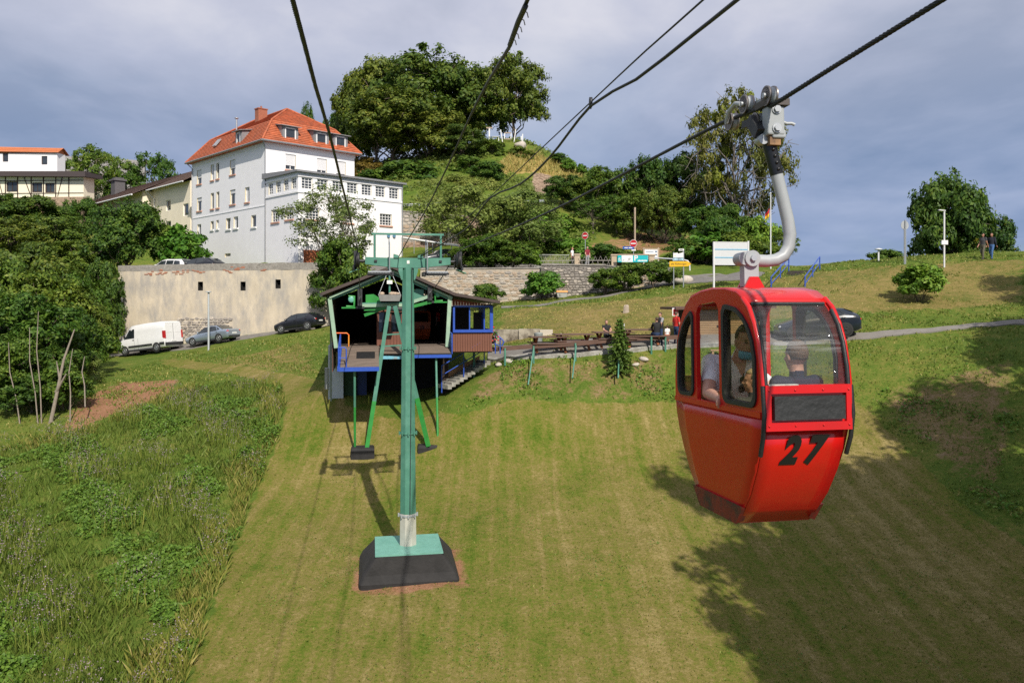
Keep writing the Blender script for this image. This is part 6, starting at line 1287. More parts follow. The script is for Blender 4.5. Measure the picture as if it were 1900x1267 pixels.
        zb, zl, zt, w_, wt = sec(L0-.1); b = MB(); b.ball((L0-.16, y_*(w_-.14), zl-.03), (.17,.13,.075 if kind != 'van' else .13), 10, 6); b.build('head_light', LCLR, t)
        b = MB(); w2 = sec(0)[3]; b.bar((wx[0]-.42, y_*(w2-.03), sec(0)[0]+.03), (wx[1]+.42, y_*(w2-.03), sec(0)[0]+.03), .09, .12); b.build('sill_trim', TRIM, t)
        if kind == 'van': b = MB(); b.bar((1.3, y_*1.003, .62), (-1.3, y_*1.003, .62), .02, .16); b.bar((-2.1, y_*1.0, .62), (-2.6, y_*.99, .62), .03, .2); b.build('side_strip', TRIM, t)
    for q, sgn in ((ws, 1), (rs_, -1)):
        if not q: continue
        x0, z0, x1, z1 = q; w0, w1_ = sec(x0)[4]*.93, sec(x1)[4]*.93; g = MB(); n = Vector((z1-z0, 0, x0-x1)).normalized()*.012*sgn
        if n.z < 0: n = -n
        v = [Vector((x0,-w0,z0)), Vector((x0,w0,z0)), Vector((x1,w1_,z1)), Vector((x1,-w1_,z1))]; g.prism([p + n*.4 for p in v], n); g.build('windscreen' if sgn > 0 else 'rear_window', AUTOG, t)
    if kind == 'van':
        for y_ in (-.47, .47): g = MB(); g.bbox((L1-.012, y_-.34, 1.45), (L1+.0, y_+.34, 2.05)); g.build('rear_door_panel', paint, t)
        b = MB(); b.bbox((L1-.015, -.008, .75), (L1+.002, .008, 2.2)); b.build('door_seam', TRIM, t); b = MB(); b.bbox((L1-.1,-.93,.42),(L1+.1,.93,.66)); b.build('rear_bumper', TRIM, t)
    else:
        zb, zl, zt, w_, wt = sec(L1); b = MB(); b.bbox((L1-.02,-.7*w_*1.2,.30),(L1+.12,.7*w_*1.2,.44)); b.build('rear_bumper', TRIM, t)
    b = MB(); zp = .78 if kind == 'van' else (.62 if kind == 'sedan' else .66); b.bbox((L1-.03,-.26,zp-.055),(L1-.0,.26,zp+.055)); b.build('number_plate', PLATE, t)
    b = MB(); b.bbox((L0-.12,-.5,sec(L0)[0]-.02),(L0+.012,.5,sec(L0)[0]+.13)); b.build('grille', TRIM, t)
    return t
cpaint = lambda n, c, m=0.0, r=.28: mat('paint_' + n, c, r, m, var=.04, coat=.5)
def vehicle(px, py, rz, *a, s=.93, dz=.05, **k):
    v = hit(px, py); return v, rz
v = hit(279, 656); v = Vector(((279-CX)/F*65.3, 65.3, gz((279-CX)/F*65.3, 65.3)+.05))
car('van', 'delivery_van', 'white panel van parked nose left below the plaster wall', 'van', v, R(158), cpaint('white', (.74,.74,.74)), s=.98, wheel_r=.35)
v = on(396, 64.6, .05); car('sedan', 'parked_car', 'silver blue sedan parked between the white van and the lamp post', 'car', v, R(160), cpaint('silver', (.32,.38,.46), .55), s=.96)
v = on(557, 64.0, .05); car('hatch', 'parked_car', 'black hatchback parked below the right end of the plaster wall', 'car', v, R(163), cpaint('black', (.012,.013,.018)), s=.96)
v = on(1516, 42.2, .06); car('hatch', 'parked_car', 'dark blue hatchback on the narrow road seen through the gondola windows', 'car', v, R(172), cpaint('blueblack', (.014,.02,.032)), s=1.02, rimm=TRIM)
v = on(318, 73.5, .0); car('minivan', 'parked_car', 'white minivan parked behind the parapet of the plaster wall', 'car', v, R(158), cpaint('white', (.74,.74,.74)))
v = on(372, 71.8, .0); v.z += .0; car('hatch', 'parked_car', 'black estate car beside the white minivan behind the wall parapet', 'car', v, R(158), cpaint('black', (.012,.013,.018)), s=1.1)
v = on(820, 71, .05); car('hatch', 'parked_car', 'dark car parked on the upper street behind the tower arm', 'car', v, R(200), cpaint('anthracite', (.03,.035,.045)), s=1.0)
# ---------------------------------------------------------------- street furniture
WPOLE = mat('white_pole', (.68,.69,.70), .45, var=.05); SREDM = mat('sign_red', (.55,.015,.02), .4); SWHITE = mat('sign_white', (.78,.78,.77), .45, var=.03); SYEL = mat('sign_yellow', (.72,.42,.02), .4); SBLUE = mat('sign_blue', (.01,.08,.38), .4); STURQ = mat('banner_turquoise', (.0,.42,.46), .5, var=.04); SBLACK = mat('sign_black', (.015,.015,.015), .5); SILV = mat('sign_back', (.42,.44,.46), .5, .3)
def post(t, h, r=.035, m=None, x=0, y=0, z0=-.5, name='post'): b = MB(); b.tube([(x,y,z0),(x,y,h)], r, 10); return b.build(name, m or GALV, t)
FACE = lambda o: frame_mtx(o, (1,0,0), (0,0,1))
def noentry(px, d, py, label, rz):
    g = on(px, d); h = (HY-py)/F*d - g.z; t = thing('no_entry_sign', label, 'road sign', g, rz, 'no entry signs'); post(t, h+.32, .035)
    b = MB(); b.cyl((0,-.05,h), (0,-.042,h), .33, 28); b.build('disc_rim', SWHITE, t); b = MB(); b.cyl((0,-.058,h), (0,-.051,h), .30, 28); dsk = b.build('disc', SREDM, t)
    b = MB(); b.bbox((-.22,-.066,h-.055), (.22,-.0585,h+.055)); b.build('white_bar', SWHITE, dsk); b = MB(); b.cyl((0,-.0415,h), (0,-.036,h), .33, 28); b.build('disc_back', SILV, t); return t, h
noentry(1086, 72, 437.5, 'no entry sign on a grey pole above the man in maroon', R(-38)); t2, h2_ = noentry(1175.5, 67.5, 452, 'no entry sign above the blue street name plate', R(-25))
g = on(1175.5, 67.5); t = thing('street_name_sign', 'narrow blue street name plate fixed to the no entry pole', 'sign', Vector((g.x-.45, g.y-.06, (HY-460)/F*67.5)), R(5)); b = MB(); b.bbox((-.48,-.02,-.11), (.48,0,.11)); b.build('plate', SBLUE, t); b = MB(); b.bbox((-.34,-.024,-.035),(-.05,-.0205,.03)); b.bbox((.02,-.024,-.03),(.34,-.0205,.035)); b.build('lettering', SWHITE, t)
t = thing('small_white_sign', 'small white plate under the blue street name plate', 'sign', Vector((g.x, g.y-.06, (HY-464.3)/F*67.5))); b = MB(); b.bbox((-.18,-.03,-.05),(.18,-.0,.05)); b.build('plate', SWHITE, t)
# turquoise parking banner between two stone pillars
d = 64.6; bx = lambda px: (px - CX)/F*d; bz = lambda py: (HY-py)/F*d
def pillar(px, y0, y1, w_, label, dd=65.15):
    x = (px-CX)/F*dd; gz_ = gz(x, dd-.6); t = thing('stone_pillar', label, 'pillar', Vector((x, dd, (HY-y1)/F*dd-.35)), 0, 'pillars of the fence wall'); h = (HY-y0)/F*dd - t.location.z
    b = MB(); b.bbox((-w_/2,-w_/2,0),(w_/2,w_/2,h-.12)); o_ = b.build('shaft', mat('sandstone', (.45,.36,.26), .95, var=.15, scale=4, bump=.3), t); b = MB(); b.bbox((-w_/2-.05,-w_/2-.05,h-.12),(w_/2+.05,w_/2+.05,h)); b.build('capstone', mat('sandstone', (.45,.36,.26)), t)
pillar(1139, 472, 495, .42, 'sandstone pillar at the left end of the turquoise banner'); pillar(1209, 472, 492, .46, 'sandstone pillar at the right end of the turquoise banner'); pillar(1071, 471, 497, .45, 'concrete pillar between the two lattice fence bays')
t = thing('parking_banner', 'turquoise and white banner with a large letter P between two pillars', 'banner', Vector((bx(1145), d-.35, bz(487)))); L_ = bx(1201)-bx(1145); Hh = bz(474)-bz(487)
b = MB(); b.bbox((0,0,0),(L_,.02,Hh)); b.build('sheet', STURQ, t); b = MB(); b.bbox((L_*.13,-.006,.02),(L_*.5,-.002,Hh-.01)); b.build('white_field', SWHITE, t); b = MB(); b.bbox((-.02,-.02,Hh),(L_+.02,.04,Hh+.09)); b.build('top_rail', STAN, t)
text('letter', 'P', .62, SWHITE, t, FACE((L_*.6,-.006,Hh*.55)), .002, offset=.012); text('letter', 'fi', .42, SWHITE, t, FACE((L_*.065,-.006,Hh*.35)), .002); b = MB()
for i in range(7): b.bbox((L_*(.66+.045*i),-.006,.07),(L_*(.66+.045*i)+L_*.035,-.002,.07+.1+.02*(i%2)))
ln = b.build('lettering', SWHITE, t); ln['kind'] = 'stuff'
for q in ([(.16,.12),(.18,.2),(.2,.12),(.22,.18)], [(.33,.1),(.36,.2),(.38,.14),(.41,.3)], [(.34,.3),(.37,.24),(.4,.34),(.42,.26)]):
    b = MB(); b.tube([(L_*u,-.008,v_*1.0) for u, v_ in q], .014, 5); b.build('doodle', SBLACK, t)
# info board, white railing, direction signs, boulder
g = on(1208, 67); t = thing('info_board', 'white information board in a weathered wooden frame beside the banner', 'board', g, R(4)); z0, z1_ = (HY-481)/F*67-g.z, (HY-463)/F*67-g.z
for x in (-.62,.62): b = MB(); b.bbox((x-.06,-.05,-.5),(x+.06,.05,z1_+.15)); b.build('post', STAN, t)
b = MB(); b.bbox((-.72,-.05,z1_),(.72,.05,z1_+.1)); b.build('crossbar', STAN, t); b = MB(); b.bbox((-.56,-.03,z0),(.56,0,z1_)); b.build('panel', SWHITE, t)
for i in range(3): b = MB(); b.bbox((.34,-.036,z1_-.25-.26*i),(.50,-.031,z1_-.12-.26*i)); b.build('symbol', mat('grey_print', (.1,.16,.25), .6), t)
b = MB(); b.bbox((-.45,-.036,z0+.1),(.1,-.031,z0+.17)); b.bbox((-.45,-.036,z1_-.22),(.2,-.031,z1_-.17)); b.build('printed_line', mat('grey_print', (.1,.16,.25)), t)
p_ = lambda px, py, d: P(px, py, d)
t = thing('white_railing', 'white tubular railing with rounded end behind the yellow direction sign', 'railing', on(1240, 61.5)); o = t.location
b = MB(); b.tube([p_(1214,478.5,63)-o, p_(1245,480.5,62)-o, p_(1268,482,61)-o, p_(1276,484,60.8)-o, p_(1279.5,489,60.8)-o, p_(1280,502,60.8)-o], .05, 8); b.build('top_tube', WPOLE, t); b = MB(); b.tube([p_(1222,488,62.5)-o, p_(1246,489,61.8)-o], .04, 8); b.build('lower_tube', WPOLE, t)
b = MB(); b.tube([p_(1221,484,62.6)-o, p_(1225,515,62.2)-o], .045, 8); b.build('rail_post', TEAL, t)
dd = 58.5; gA = on(1250, dd); t = thing('direction_sign', 'yellow arrow sign reading alle Richtungen on two grey posts', 'sign', gA, R(-3)); sx = 1/F*dd; hz = lambda py: (HY-py)/F*dd - gA.z
post(t, hz(468), .04, GALV); post(t, hz(462), .045, GALV, x=18*sx)
x0, x1, xt = -8*sx, 26*sx, 32*sx
b = MB(); b.prism([(x0,-.07,hz(495)),(x1,-.07,hz(494.5)),(xt,-.07,hz(490)),(x1,-.07,hz(485)),(x0,-.07,hz(485))], (0,.03,0)); b.build('arrow_panel', SYEL, t)
text('lettering', 'alle Richtungen', .185, SBLACK, t, FACE(((x0+x1)/2,-.074,hz(490))), .002)
b = MB(); b.prism([(-1*sx,-.06,hz(478)),(17.5*sx,-.06,hz(478)),(17.5*sx,-.06,hz(468)),(8*sx,-.06,hz(471)),(7*sx,-.06,hz(469)),(-1*sx,-.06,hz(470))], (0,.02,0)); b.build('white_panel', SWHITE, t)
b = MB(); b.bbox((-2*sx,-.06,hz(484)),(17.5*sx,-.04,hz(478.6))); b.build('picture_strip', mat('photo_print', (.25,.38,.45), .5, var=.8, scale=4), t); b = MB(); b.bbox((9*sx,-.06,hz(465.5)),(18.6*sx,-.04,hz(461.8))); b.build('top_plate', SWHITE, t)
b = MB(); b.bbox((1.5*sx,-.064,hz(475.2)),(3*sx,-.061,hz(473.6))); b.build('emblem', SYEL, t); b = MB(); b.bbox((10.5*sx,-.064,hz(464.3)),(16.5*sx,-.061,hz(463.1))); b.build('printed_line', SBLACK, t)
g = on(1266, 60.2, .15); t = thing('boulder', 'pale limestone boulder behind the direction sign posts', 'rock', g); b = MB(); b.ball((0,0,.1), (.75,.45,.36), 14, 9)
b.v = [(x*(1+.15*math.sin(5*y+3*z+x)), y*(1+.1*math.sin(4*x)), z*(1+.18*math.sin(3*x+2*y))) for x, y, z in b.v]; b.build('stone', SPALE, t)
# empty display board, flagpole, stairs
d = 54; g = on(1356, d); t = thing('display_board', 'large empty white display board with light blue lines on two posts', 'board', g, R(8)); sx = d/F; hz = lambda py: (HY-py)/F*d - g.z
post(t, hz(449), .07, WPOLE, x=-33*sx); post(t, hz(447), .07, WPOLE, x=34*sx)
for i, (a_, c_) in enumerate(((462.5,450.5),(477.5,463.5),(492,478.5))):
    b = MB(); b.bbox((-32*sx,-.02,hz(a_)),(33*sx,.02,hz(c_))); b.build('panel', mat('pale_panel', (.56,.58,.60), .5, var=.03), t)
for q in (463, 478): b = MB(); b.bbox((-32*sx,-.035,hz(q)-.03),(33*sx,-.021,hz(q)+.03)); b.build('blue_line', mat('sky_blue_line', (.12,.40,.60), .4), t)
b = MB(); b.bbox((-33*sx,-.03,hz(450.4)),(34*sx,.03,hz(449))); b.build('top_edge', WPOLE, t)
d = 63; g = on(1430, d); t = thing('flagpole', 'thin white flagpole right of the display board', 'flagpole', g); h = (HY-360)/F*d-g.z; b = MB(); b.tube([(0,0,-.5),(0,0,h)], [.06,.035], 10); b.build('pole', WPOLE, t); b = MB(); b.ball((0,0,h+.05), .06, 8, 6); b.build('finial', WPOLE, t)
ft = thing('flag', 'limp black red and gold flag hanging from the white flagpole', 'flag', g + Vector((0,0,h-.6)))
for k, (mm, nm) in enumerate(((mat('flag_black', (.02,.02,.02), .9), 0), (mat('flag_red', (.5,.02,.02), .9), 1), (mat('flag_gold', (.75,.42,.02), .9), 2))):
    b = MB(); vs = []; n = 8
    for i in range(n+1):
        for j in range(5):
            u = i/n; s_ = (k + j/4)/3                       # hoist s_, fly u; the fly droops
            vs.append((-.05 - u*.34 - s_*.05, .10*math.sin(7*u+3*s_), -.2 - s_*1.0 - u*(.55 - .3*s_)))
    b.add(vs, [(i*5+j, i*5+j+1, (i+1)*5+j+1, (i+1)*5+j) for i in range(n) for j in range(4)], 0, True); o_ = b.build('stripe', mm, ft); o_.modifiers.new('s','SOLIDIFY').thickness = .004
a0, a1 = P(1462, 541, 51.5), P(1492, 502, 57); t = thing('hill_steps', 'dark wooden steps with blue handrails climbing the grassy bank', 'stairs', a0); n = 14; dv = a1 - a0; sd_ = Vector((dv.y, -dv.x, 0)).normalized()
for i in range(n):
    c = dv*(i+.5)/n; b = MB(); b.box(c + Vector((0,0,-.05)), (2.0, dv.length/n*.98, .17), Matrix.Rotation(math.atan2(dv.y, dv.x)-math.pi/2, 3, 'Z')); b.build('step', mat('dark_step', (.06,.05,.045), .9, var=.2), t)
for s in (-1.05, 1.05):
    o = sd_*s; b = MB(); q0, q1 = o + Z3*.95, o + dv + Z3*.95; b.tube([o+Z3*-.3, q0, q1, o+dv+Z3*-.3], .04, 8, smooth=False); b.tube([o+Z3*.5, o+dv+Z3*.5], .03, 8); b.tube([o+dv*.5-Z3*.3, o+dv*.5+Z3*.95], .035, 8); b.build('handrail', BLUE, t)
# ridge furniture
d = 54; g = on(1680, d); t = thing('round_sign', 'back of a round grey road sign on a tall pole on the ridge', 'road sign', g, R(15)); h = (HY-408)/F*d-g.z; post(t, h, .05); post(t, h*.8, .03, x=-.1); b = MB(); b.cyl((0,.05,(HY-418)/F*d-g.z),(0,.07,(HY-418)/F*d-g.z), .31, 26); b.build('disc', SILV, t)
d = 52; g = on(1752, d); t = thing('street_lamp', 'slim grey street lamp with flat head in front of the big ridge tree', 'street lamp', g); h = (HY-391)/F*d-g.z; post(t, h, .055, WPOLE); b = MB(); b.box((-.16,0,h+.02), (.42,.18,.06), Matrix.Rotation(R(6),3,'Y')); b.build('lamp_head', WPOLE, t); b = MB(); b.bbox((-.21,-.09,(HY-454)/F*d-g.z),(.2,-.06,(HY-446)/F*d-g.z)); b.build('small_plate', SWHITE, t)
d = 57; g = on(1630, d); t = thing('street_lamp', 'short lamp with mushroom head beside the ridge bush', 'street lamp', g); h = (HY-464)/F*d-g.z; post(t, h, .06, WPOLE); b = MB(); b.lathe([(.05,h),(.24,h+.02),(.26,h+.07),(.1,h+.12),(.01,h+.13)], 16); b.build('lamp_head', WPOLE, t)
g = on(1635.5, 56); t = thing('red_marker', 'small red round marker just over the ridge edge', 'marker', g); b = MB(); b.cyl((0,0,(HY-492)/F*56-g.z),(0,.04,(HY-492)/F*56-g.z), .16, 18); b.build('disc', SREDM, t); post(t, (HY-494)/F*56-g.z, .03)
d = 60.8; g = on(387, d); t = thing('street_lamp', 'tall grey street lamp standing in front of the silver sedan', 'street lamp', g); h = (HY-542)/F*d-g.z; post(t, h, .07, mat('grey_pole', (.45,.48,.50), .45, var=.05)); b = MB(); b.lathe([(.04,h-.05),(.22,h),(.2,h+.05),(.02,h+.07)], 16); b.build('lamp_head', mat('grey_pole', (.45,.48,.50)), t)
# fences on the stone wall and upper street
def fence(name, label, A, B, hgt, style, m, gap):
    A, B = Vector(A), Vector(B); t = thing(name, label, 'fence', A); L_ = (B-A).length; d_ = (B-A)/L_; n = max(2, int(L_/gap))
    for z in ((.05, hgt) if style == 'bars' else (.05, hgt*.62)):
        b = MB(); b.tube([Z3*z, B-A+Z3*z], .028 if style == 'bars' else .035, 6); b.build('rail', m, t)
    if style == 'bars':
        b = MB(); b.tube([(0,0,-.1),(0,0,hgt-.03)], .014, 5); me_ = b.mesh('bar', m)
        for i in range(n): link('bar', me_, t, d_*(L_*(i+.5)/n))
    else:
        b = MB(); b.bar((0,0,0), d_*.42+Z3*hgt, .03, .02); me1 = b.mesh('lath', m); b = MB(); b.bar((d_*.42), Z3*hgt, .03, .02); me2 = b.mesh('lath', m)
        for i in range(n): link('lath', me1, t, d_*(L_*i/n)); link('lath', me2, t, d_*(L_*i/n) + Vector((0,-.03,0)))
    return t
OLDW = mat('grey_lath', (.30,.28,.25), .9, var=.25, scale=8)
fence('lattice_fence', 'grey lattice fence bay left of the concrete pillar', P(1003,498,65), P(1067,497,64.8), .95, 'lath', OLDW, .38); fence('lattice_fence', 'grey lattice fence bay between concrete pillar and banner', P(1075,497,64.75), P(1134,497,64.7), .95, 'lath', OLDW, .38)
fence('iron_railing', 'pale iron bar railing on the upper street left of the woman in white', on(985, 69, .05), on(1056, 69, .05), 1.1, 'bars', mat('pale_iron', (.42,.43,.40), .6, var=.1), .17); fence('iron_railing', 'pale iron bar railing on the upper street behind the tower frame', P(830,452,80), P(862,457,79), 1.5, 'bars', mat('pale_iron', (.42,.43,.40)), .2)
A, B = P(746,441,80), P(862,458,76); t = thing('pipe_railing', 'long pale handrail pipe sloping down right of the white house', 'railing', A); b = MB(); b.tube([Vector((-.1,0,.5)), Vector((0,0,0)), (B-A)], .09, 8); b.build('pipe', TRIMW, t)
for q in (.2,.5,.8): b = MB(); b.tube([(B-A)*q, (B-A)*q - Z3*1.5], .04, 6); b.build('pipe_post', GALV, t)
A, B = P(742,384,90), P(832,381,90); t = thing('guard_rail', 'galvanised guard rail along the castle road right of the white house', 'guard rail', A); b = MB(); b.loft([[(x,-.04,z),(x,.02,z),(x,.02,z+.32),(x,-.04,z+.32),(x,-.09,z+.24),(x,-.03,z+.16),(x,-.09,z+.08)] for x, z in ((0,0),((B-A).x,(B-A).z))], smooth=False); b.build('beam', GALV, t)
for i in range(5): q = (B-A)*(i/4); b = MB(); b.bbox((q.x-.05,.03,q.z-1.0),(q.x+.05,.12,q.z+.3)); b.build('rail_post', GALV, t)
A, B = P(935,375.5,92), P(1010,375,93); t = thing('guard_rail', 'short stretch of guard rail glimpsed between the hillside bushes', 'guard rail', A); b = MB(); b.bbox((0,-.05,0),((B-A).x,.03,.3)); b.build('beam', GALV, t)
p_o = hit(1178, 455); t = thing('utility_pole', 'slender pale pole among the trees behind the upper no entry sign', 'pole', on(1178, 76)); post(t, (HY-385)/F*76-t.location.z, .09, STAN)
# ---------------------------------------------------------------- promenade: rails on green posts, picnic tables, kiosk
WOODR = mat('brown_rail', (.115,.062,.045), .7, var=.25, scale=3, stretch=(.5,4,4)); WOODO = mat('orange_brown_wood', (.26,.09,.035), .65, var=.25, scale=4); 
rf_ = thing('rail_fence', 'brown timber rail fence on green posts along the promenade edge', 'fence', P(935, 655, 39))
o = rf_.location; rp_ = [(908,648.5,38.6),(991,642.5,38.9),(1068,638,39.1),(1135,631,39.4),(1174,628.5,39.6),(1231,626.5,40.0),(1300,624,40.6)]
for a, c in zip(rp_, rp_[1:]): b = MB(); b.bar(P(*a)-o, P(*c)-o, .07, .21); b.build('rail', WOODR, rf_)
for px, y0, y1, dd in ((937,646,672,38.7),(990,642,668,38.9),(1067.5,637,664,39.1),(1148,630,660,39.4),(1208,624,654,39.8),(1234,623,651,40.0)):
    b = MB(); p0, p1 = P(px, y0-.5, dd)-o, P(px, y1+6, dd)-o; b.tube([p1-Vector((0,.09,0)), p0-Vector((0,.09,0))], .05, 8); b.build('post', TEAL, rf_)
for i, (q0, q1, lab) in enumerate((((990,648,38.4),(980,698,37.2),'leaning green steel prop below the left end of the rail fence'), ((1069,642,38.6),(1062,686,37.4),'leaning green steel prop at the middle of the rail fence'), ((1149,646,38.6),(1147,686,37.4),'green steel prop below the small spruce'))):
    A, B = P(*q1), P(*q0); t = thing('steel_prop', lab, 'prop', A, 0, 'green props of the rail fence'); b = MB(); b.tube([(0,0,-.4), B-A], .035, 8); b.build('prop_tube', TEAL, t)
def picnic(px, py, rz, label, L_=2.0):
    g = hit(px, py); t = thing('picnic_table', label, 'picnic table', g + Z3*.06, rz, 'picnic tables on the promenade')
    for i in range(4): b = MB(); y = -.33 + .22*i; b.bbox((-L_/2,y-.1,.72),(L_/2,y+.1,.77)); b.build('table_board', WOODR, t)
    for s in (-1, 1):
        b = MB(); b.bbox((-L_/2,s*.78-.14,.42),(L_/2,s*.78+.14,.47)); b.build('seat', WOODR, t)
        for x in (-L_*.36, L_*.36): b = MB(); b.bar((x+.03*s, s*.62, 0), (x+.03*s, -s*.30, .72), .055, .12, up=(1,0,0)); b.build('leg', WOODO, t)
    for x in (-L_*.36, L_*.36): b = MB(); b.bbox((x-.09,-.85,.34),(x-.04,.85,.43)); b.build('seat_beam', WOODO, t)
    return t
T1 = picnic(1020, 655, R(8), 'brown picnic table nearest the station side of the promenade'); T2 = picnic(1063, 650, R(10), 'brown picnic table second from the station on the promenade'); T3 = picnic(1137, 646, R(10), 'brown picnic table left of the small spruce'); T4 = picnic(1190, 641, R(8), 'brown picnic table where the man in black sits')
def seat_at(T, x, side): return (Matrix.Translation(T.location) @ Matrix.Rotation(T.rotation_euler.z, 4, 'Z')) @ Vector((x, side*.78, .47))
sitp = seated(0,0,0); sitp.update(sL=(.175,.01,.59), sR=(-.175,.01,.59), eL=(.2,-.2,.38), eR=(-.2,-.2,.38), wL=(.1,-.4,.32), wR=(-.1,-.4,.32))
person('man in black top sitting at the picnic table with his back half turned', seat_at(T4, .55, -1), R(8)+math.pi, sitp, 1.76, SKIN, BLK, NAVY, None, 1.2, HAIRB, .017, turn=R(20))
person('person in black and white top sitting at a picnic table left of the spruce', seat_at(T3, -.1, 1), R(10), sitp, 1.68, SKIN, BLK, DGR, None, .5, HAIRB, .018)
g = hit(1318, 640); kk = thing('kiosk', 'tan boarded kiosk with dark eave behind the gondola windows', 'kiosk', Vector(((1318-CX)/F*43.2, 43.2, g.z)), R(4)); ZK = (HY-571)/F*43.2-g.z
x0, x1 = (1272-1318)/F*43.2, (1420-1318)/F*43.2; nb = 17; KB = mat('tan_boards', (.34,.22,.12), .85, var=.2, scale=2, stretch=(.6,1,5))
for i in range(nb): b = MB(); z0 = .25 + (ZK-.3)*i/nb; b.bbox((x0,0-.01*(i%2),z0),(x1,.04,z0+(ZK-.3)/nb-.018)); b.build('board', KB, kk)
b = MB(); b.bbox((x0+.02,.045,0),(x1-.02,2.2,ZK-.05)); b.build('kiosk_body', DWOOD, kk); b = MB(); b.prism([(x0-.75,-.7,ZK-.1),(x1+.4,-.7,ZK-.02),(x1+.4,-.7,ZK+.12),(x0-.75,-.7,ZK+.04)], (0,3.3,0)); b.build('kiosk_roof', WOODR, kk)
b = MB(); b.bbox((.35,-.03,ZK*.45),(.62,-.012,ZK*.5)); b.build('wall_lamp', SBLACK, kk)
sg = thing('hanging_sign', 'small red and white sign hanging under the kiosk eave', 'sign', Vector(((1253-CX)/F*42.6, 42.6, (HY-586)/F*42.6)), R(-5)); b = MB(); b.bbox((-.16,0,0),(.16,.02,.42)); b.build('board', SWHITE, sg); b = MB(); b.bbox((-.11,-.005,.03),(.15,-.001,.36)); b.build('red_field', SREDM, sg); b = MB(); b.cyl((.06,-.012,.12),(.06,-.006,.12), .07, 14); b.build('round_motif', SBLACK, sg)
g = hit(1336, 662); t = thing('timber_bench', 'low plank bench on the grass behind the gondola', 'bench', g); b = MB(); b.bbox((-.5,-.15,.3),(.5,.15,.36)); b.build('seat', KB, t)
for s in (-1,1): b = MB(); b.bbox((s*.38-.05,-.12,-.1),(s*.38+.05,.12,.298)); b.build('leg', KB, t)
# stairs with blue rail up to the promenade, flower basket, odds and ends
A, B = P(820,712,37.2), P(900,663,38.6); t = thing('station_steps', 'concrete steps with blue tube handrail beside the station underside', 'stairs', A); dv = B-A; n = 11; ang = math.atan2(dv.y, dv.x)
for i in range(n): c = dv*(i+.5)/n; b = MB(); b.box(c+Vector((0,.45,-.22)), (math.hypot(dv.x,dv.y)/n*.98, .9, .2), Matrix.Rotation(ang,3,'Z')); b.build('step', KERB, t)
b = MB(); b.tube([(0,-.1,-.4),Vector((0,-.1,1.0))-Z3*.15, dv+Vector((0,-.1,.85)), dv+Vector((.25,-.1,.8))], .03, 8, smooth=False); b.tube([(0,-.1,.4), dv+Vector((0,-.1,.4))], .024, 8)
for q in (.5,.98): b.tube([dv*q+Vector((0,-.1,-.3)), dv*q+Vector((0,-.1,.86))], .028, 8)
b.build('handrail', BLUE, t)
b = MB(); b.prism([(-.1,1.0,-.6),(dv.x*.85,dv.y*.85+1.0,dv.z*.85-.5),(dv.x*.85,dv.y*.85+1.0,dv.z*.85+.2),(-.1,1.0,.3)], (0,.1,0)); b.build('side_boarding', mat('ochre_board', (.42,.24,.12), .85, var=.15), t)
a = P(914, 650, 38.4); t = thing('blue_railing', 'blue tube railing at the head of the steps beside the side room', 'railing', a); b = MB(); b.tube([P(907,655,38.4)-a, P(908,618,38.4)-a, P(916,616,38.4)-a, P(931,629,38.3)-a, P(935,634,38.3)-a, P(931,642,38.3)-a], .032, 8); b.tube([P(909,634,38.4)-a, P(928,642,38.3)-a], .025, 8)
for px in (919, 928): b.tube([P(px,620 if px<925 else 627,38.35)-a, P(px,656,38.35)-a], .028, 8)
b.build('rail_tube', BLUE, t)
a = P(913, 628, 38.1); t = thing('flower_basket', 'hanging basket of red flowers at the corner of the side room', 'flowers', a); b = MB(); b.ball((0,0,-.12), (.16,.16,.14), 10, 6); b.build('basket', STEEL, t)
mp_ = MB(); ml_ = MB()
for i in range(60):
    q = Vector((random.gauss(0,.13), random.gauss(0,.13), random.gauss(.12,.16))); (mp_ if i % 3 else ml_).ball(q, .045 if i % 3 else .055, 6, 4)
mo = mp_.build('blossom', mat('red_flower', (.62,.03,.02), .7, var=.2), t); mo['kind'] = 'stuff'; mo = ml_.build('leaf', mat('flower_leaf', (.05,.12,.02), .7), t); mo['kind'] = 'stuff'
g = hit(1162, 580); t = thing('tree_stump', 'bleached broken tree stump on the meadow', 'stump', g); b = MB(); b.loft([[Vector((.19*f*math.cos(2*math.pi*i/9)*(1+.2*math.sin(3*i)), .19*f*math.sin(2*math.pi*i/9), z + (.12*math.sin(2.3*i) if z > .3 else 0))) for i in range(9)] for f, z in ((1.2,-.2),(1,.1),(.85,.42))], smooth=False); b.build('trunk', mat('bleached_wood', (.40,.33,.26), .95, var=.35, scale=6, stretch=(4,4,1), bump=.6, bscale=20), t)
g = hit(1041, 633); t = thing('marker_post', 'short white marker post at the meadow edge', 'post', g); post(t, .42, .045, WPOLE, z0=-.2)
g = hit(1158, 618); t = thing('marker_post', 'thin white marker post behind the small spruce', 'post', g); post(t, .55, .03, WPOLE, z0=-.2)
g = hit(1042, 552); t = thing('grit_box', 'grey grit box with orange lid at the foot of the stone wall', 'grit box', g, R(3)); b = MB(); b.loft([[(x*.36,y*.26,0) for x,y in ((-1,-1),(1,-1),(1,1),(-1,1))],[(x*.42,y*.32,.42) for x,y in ((-1,-1),(1,-1),(1,1),(-1,1))]], smooth=False); b.build('bin', mat('grey_plastic', (.42,.42,.41), .6), t); b = MB(); b.loft([[(x*.47,y*.37,.423) for x,y in ((-1,-1),(1,-1),(1,1),(-1,1))],[(x*.42,y*.3,.56) for x,y in ((-1,-1),(1,-1),(1,1),(-1,1))]], smooth=False); b.build('lid', mat('orange_plastic', (.7,.26,.03), .5), t)
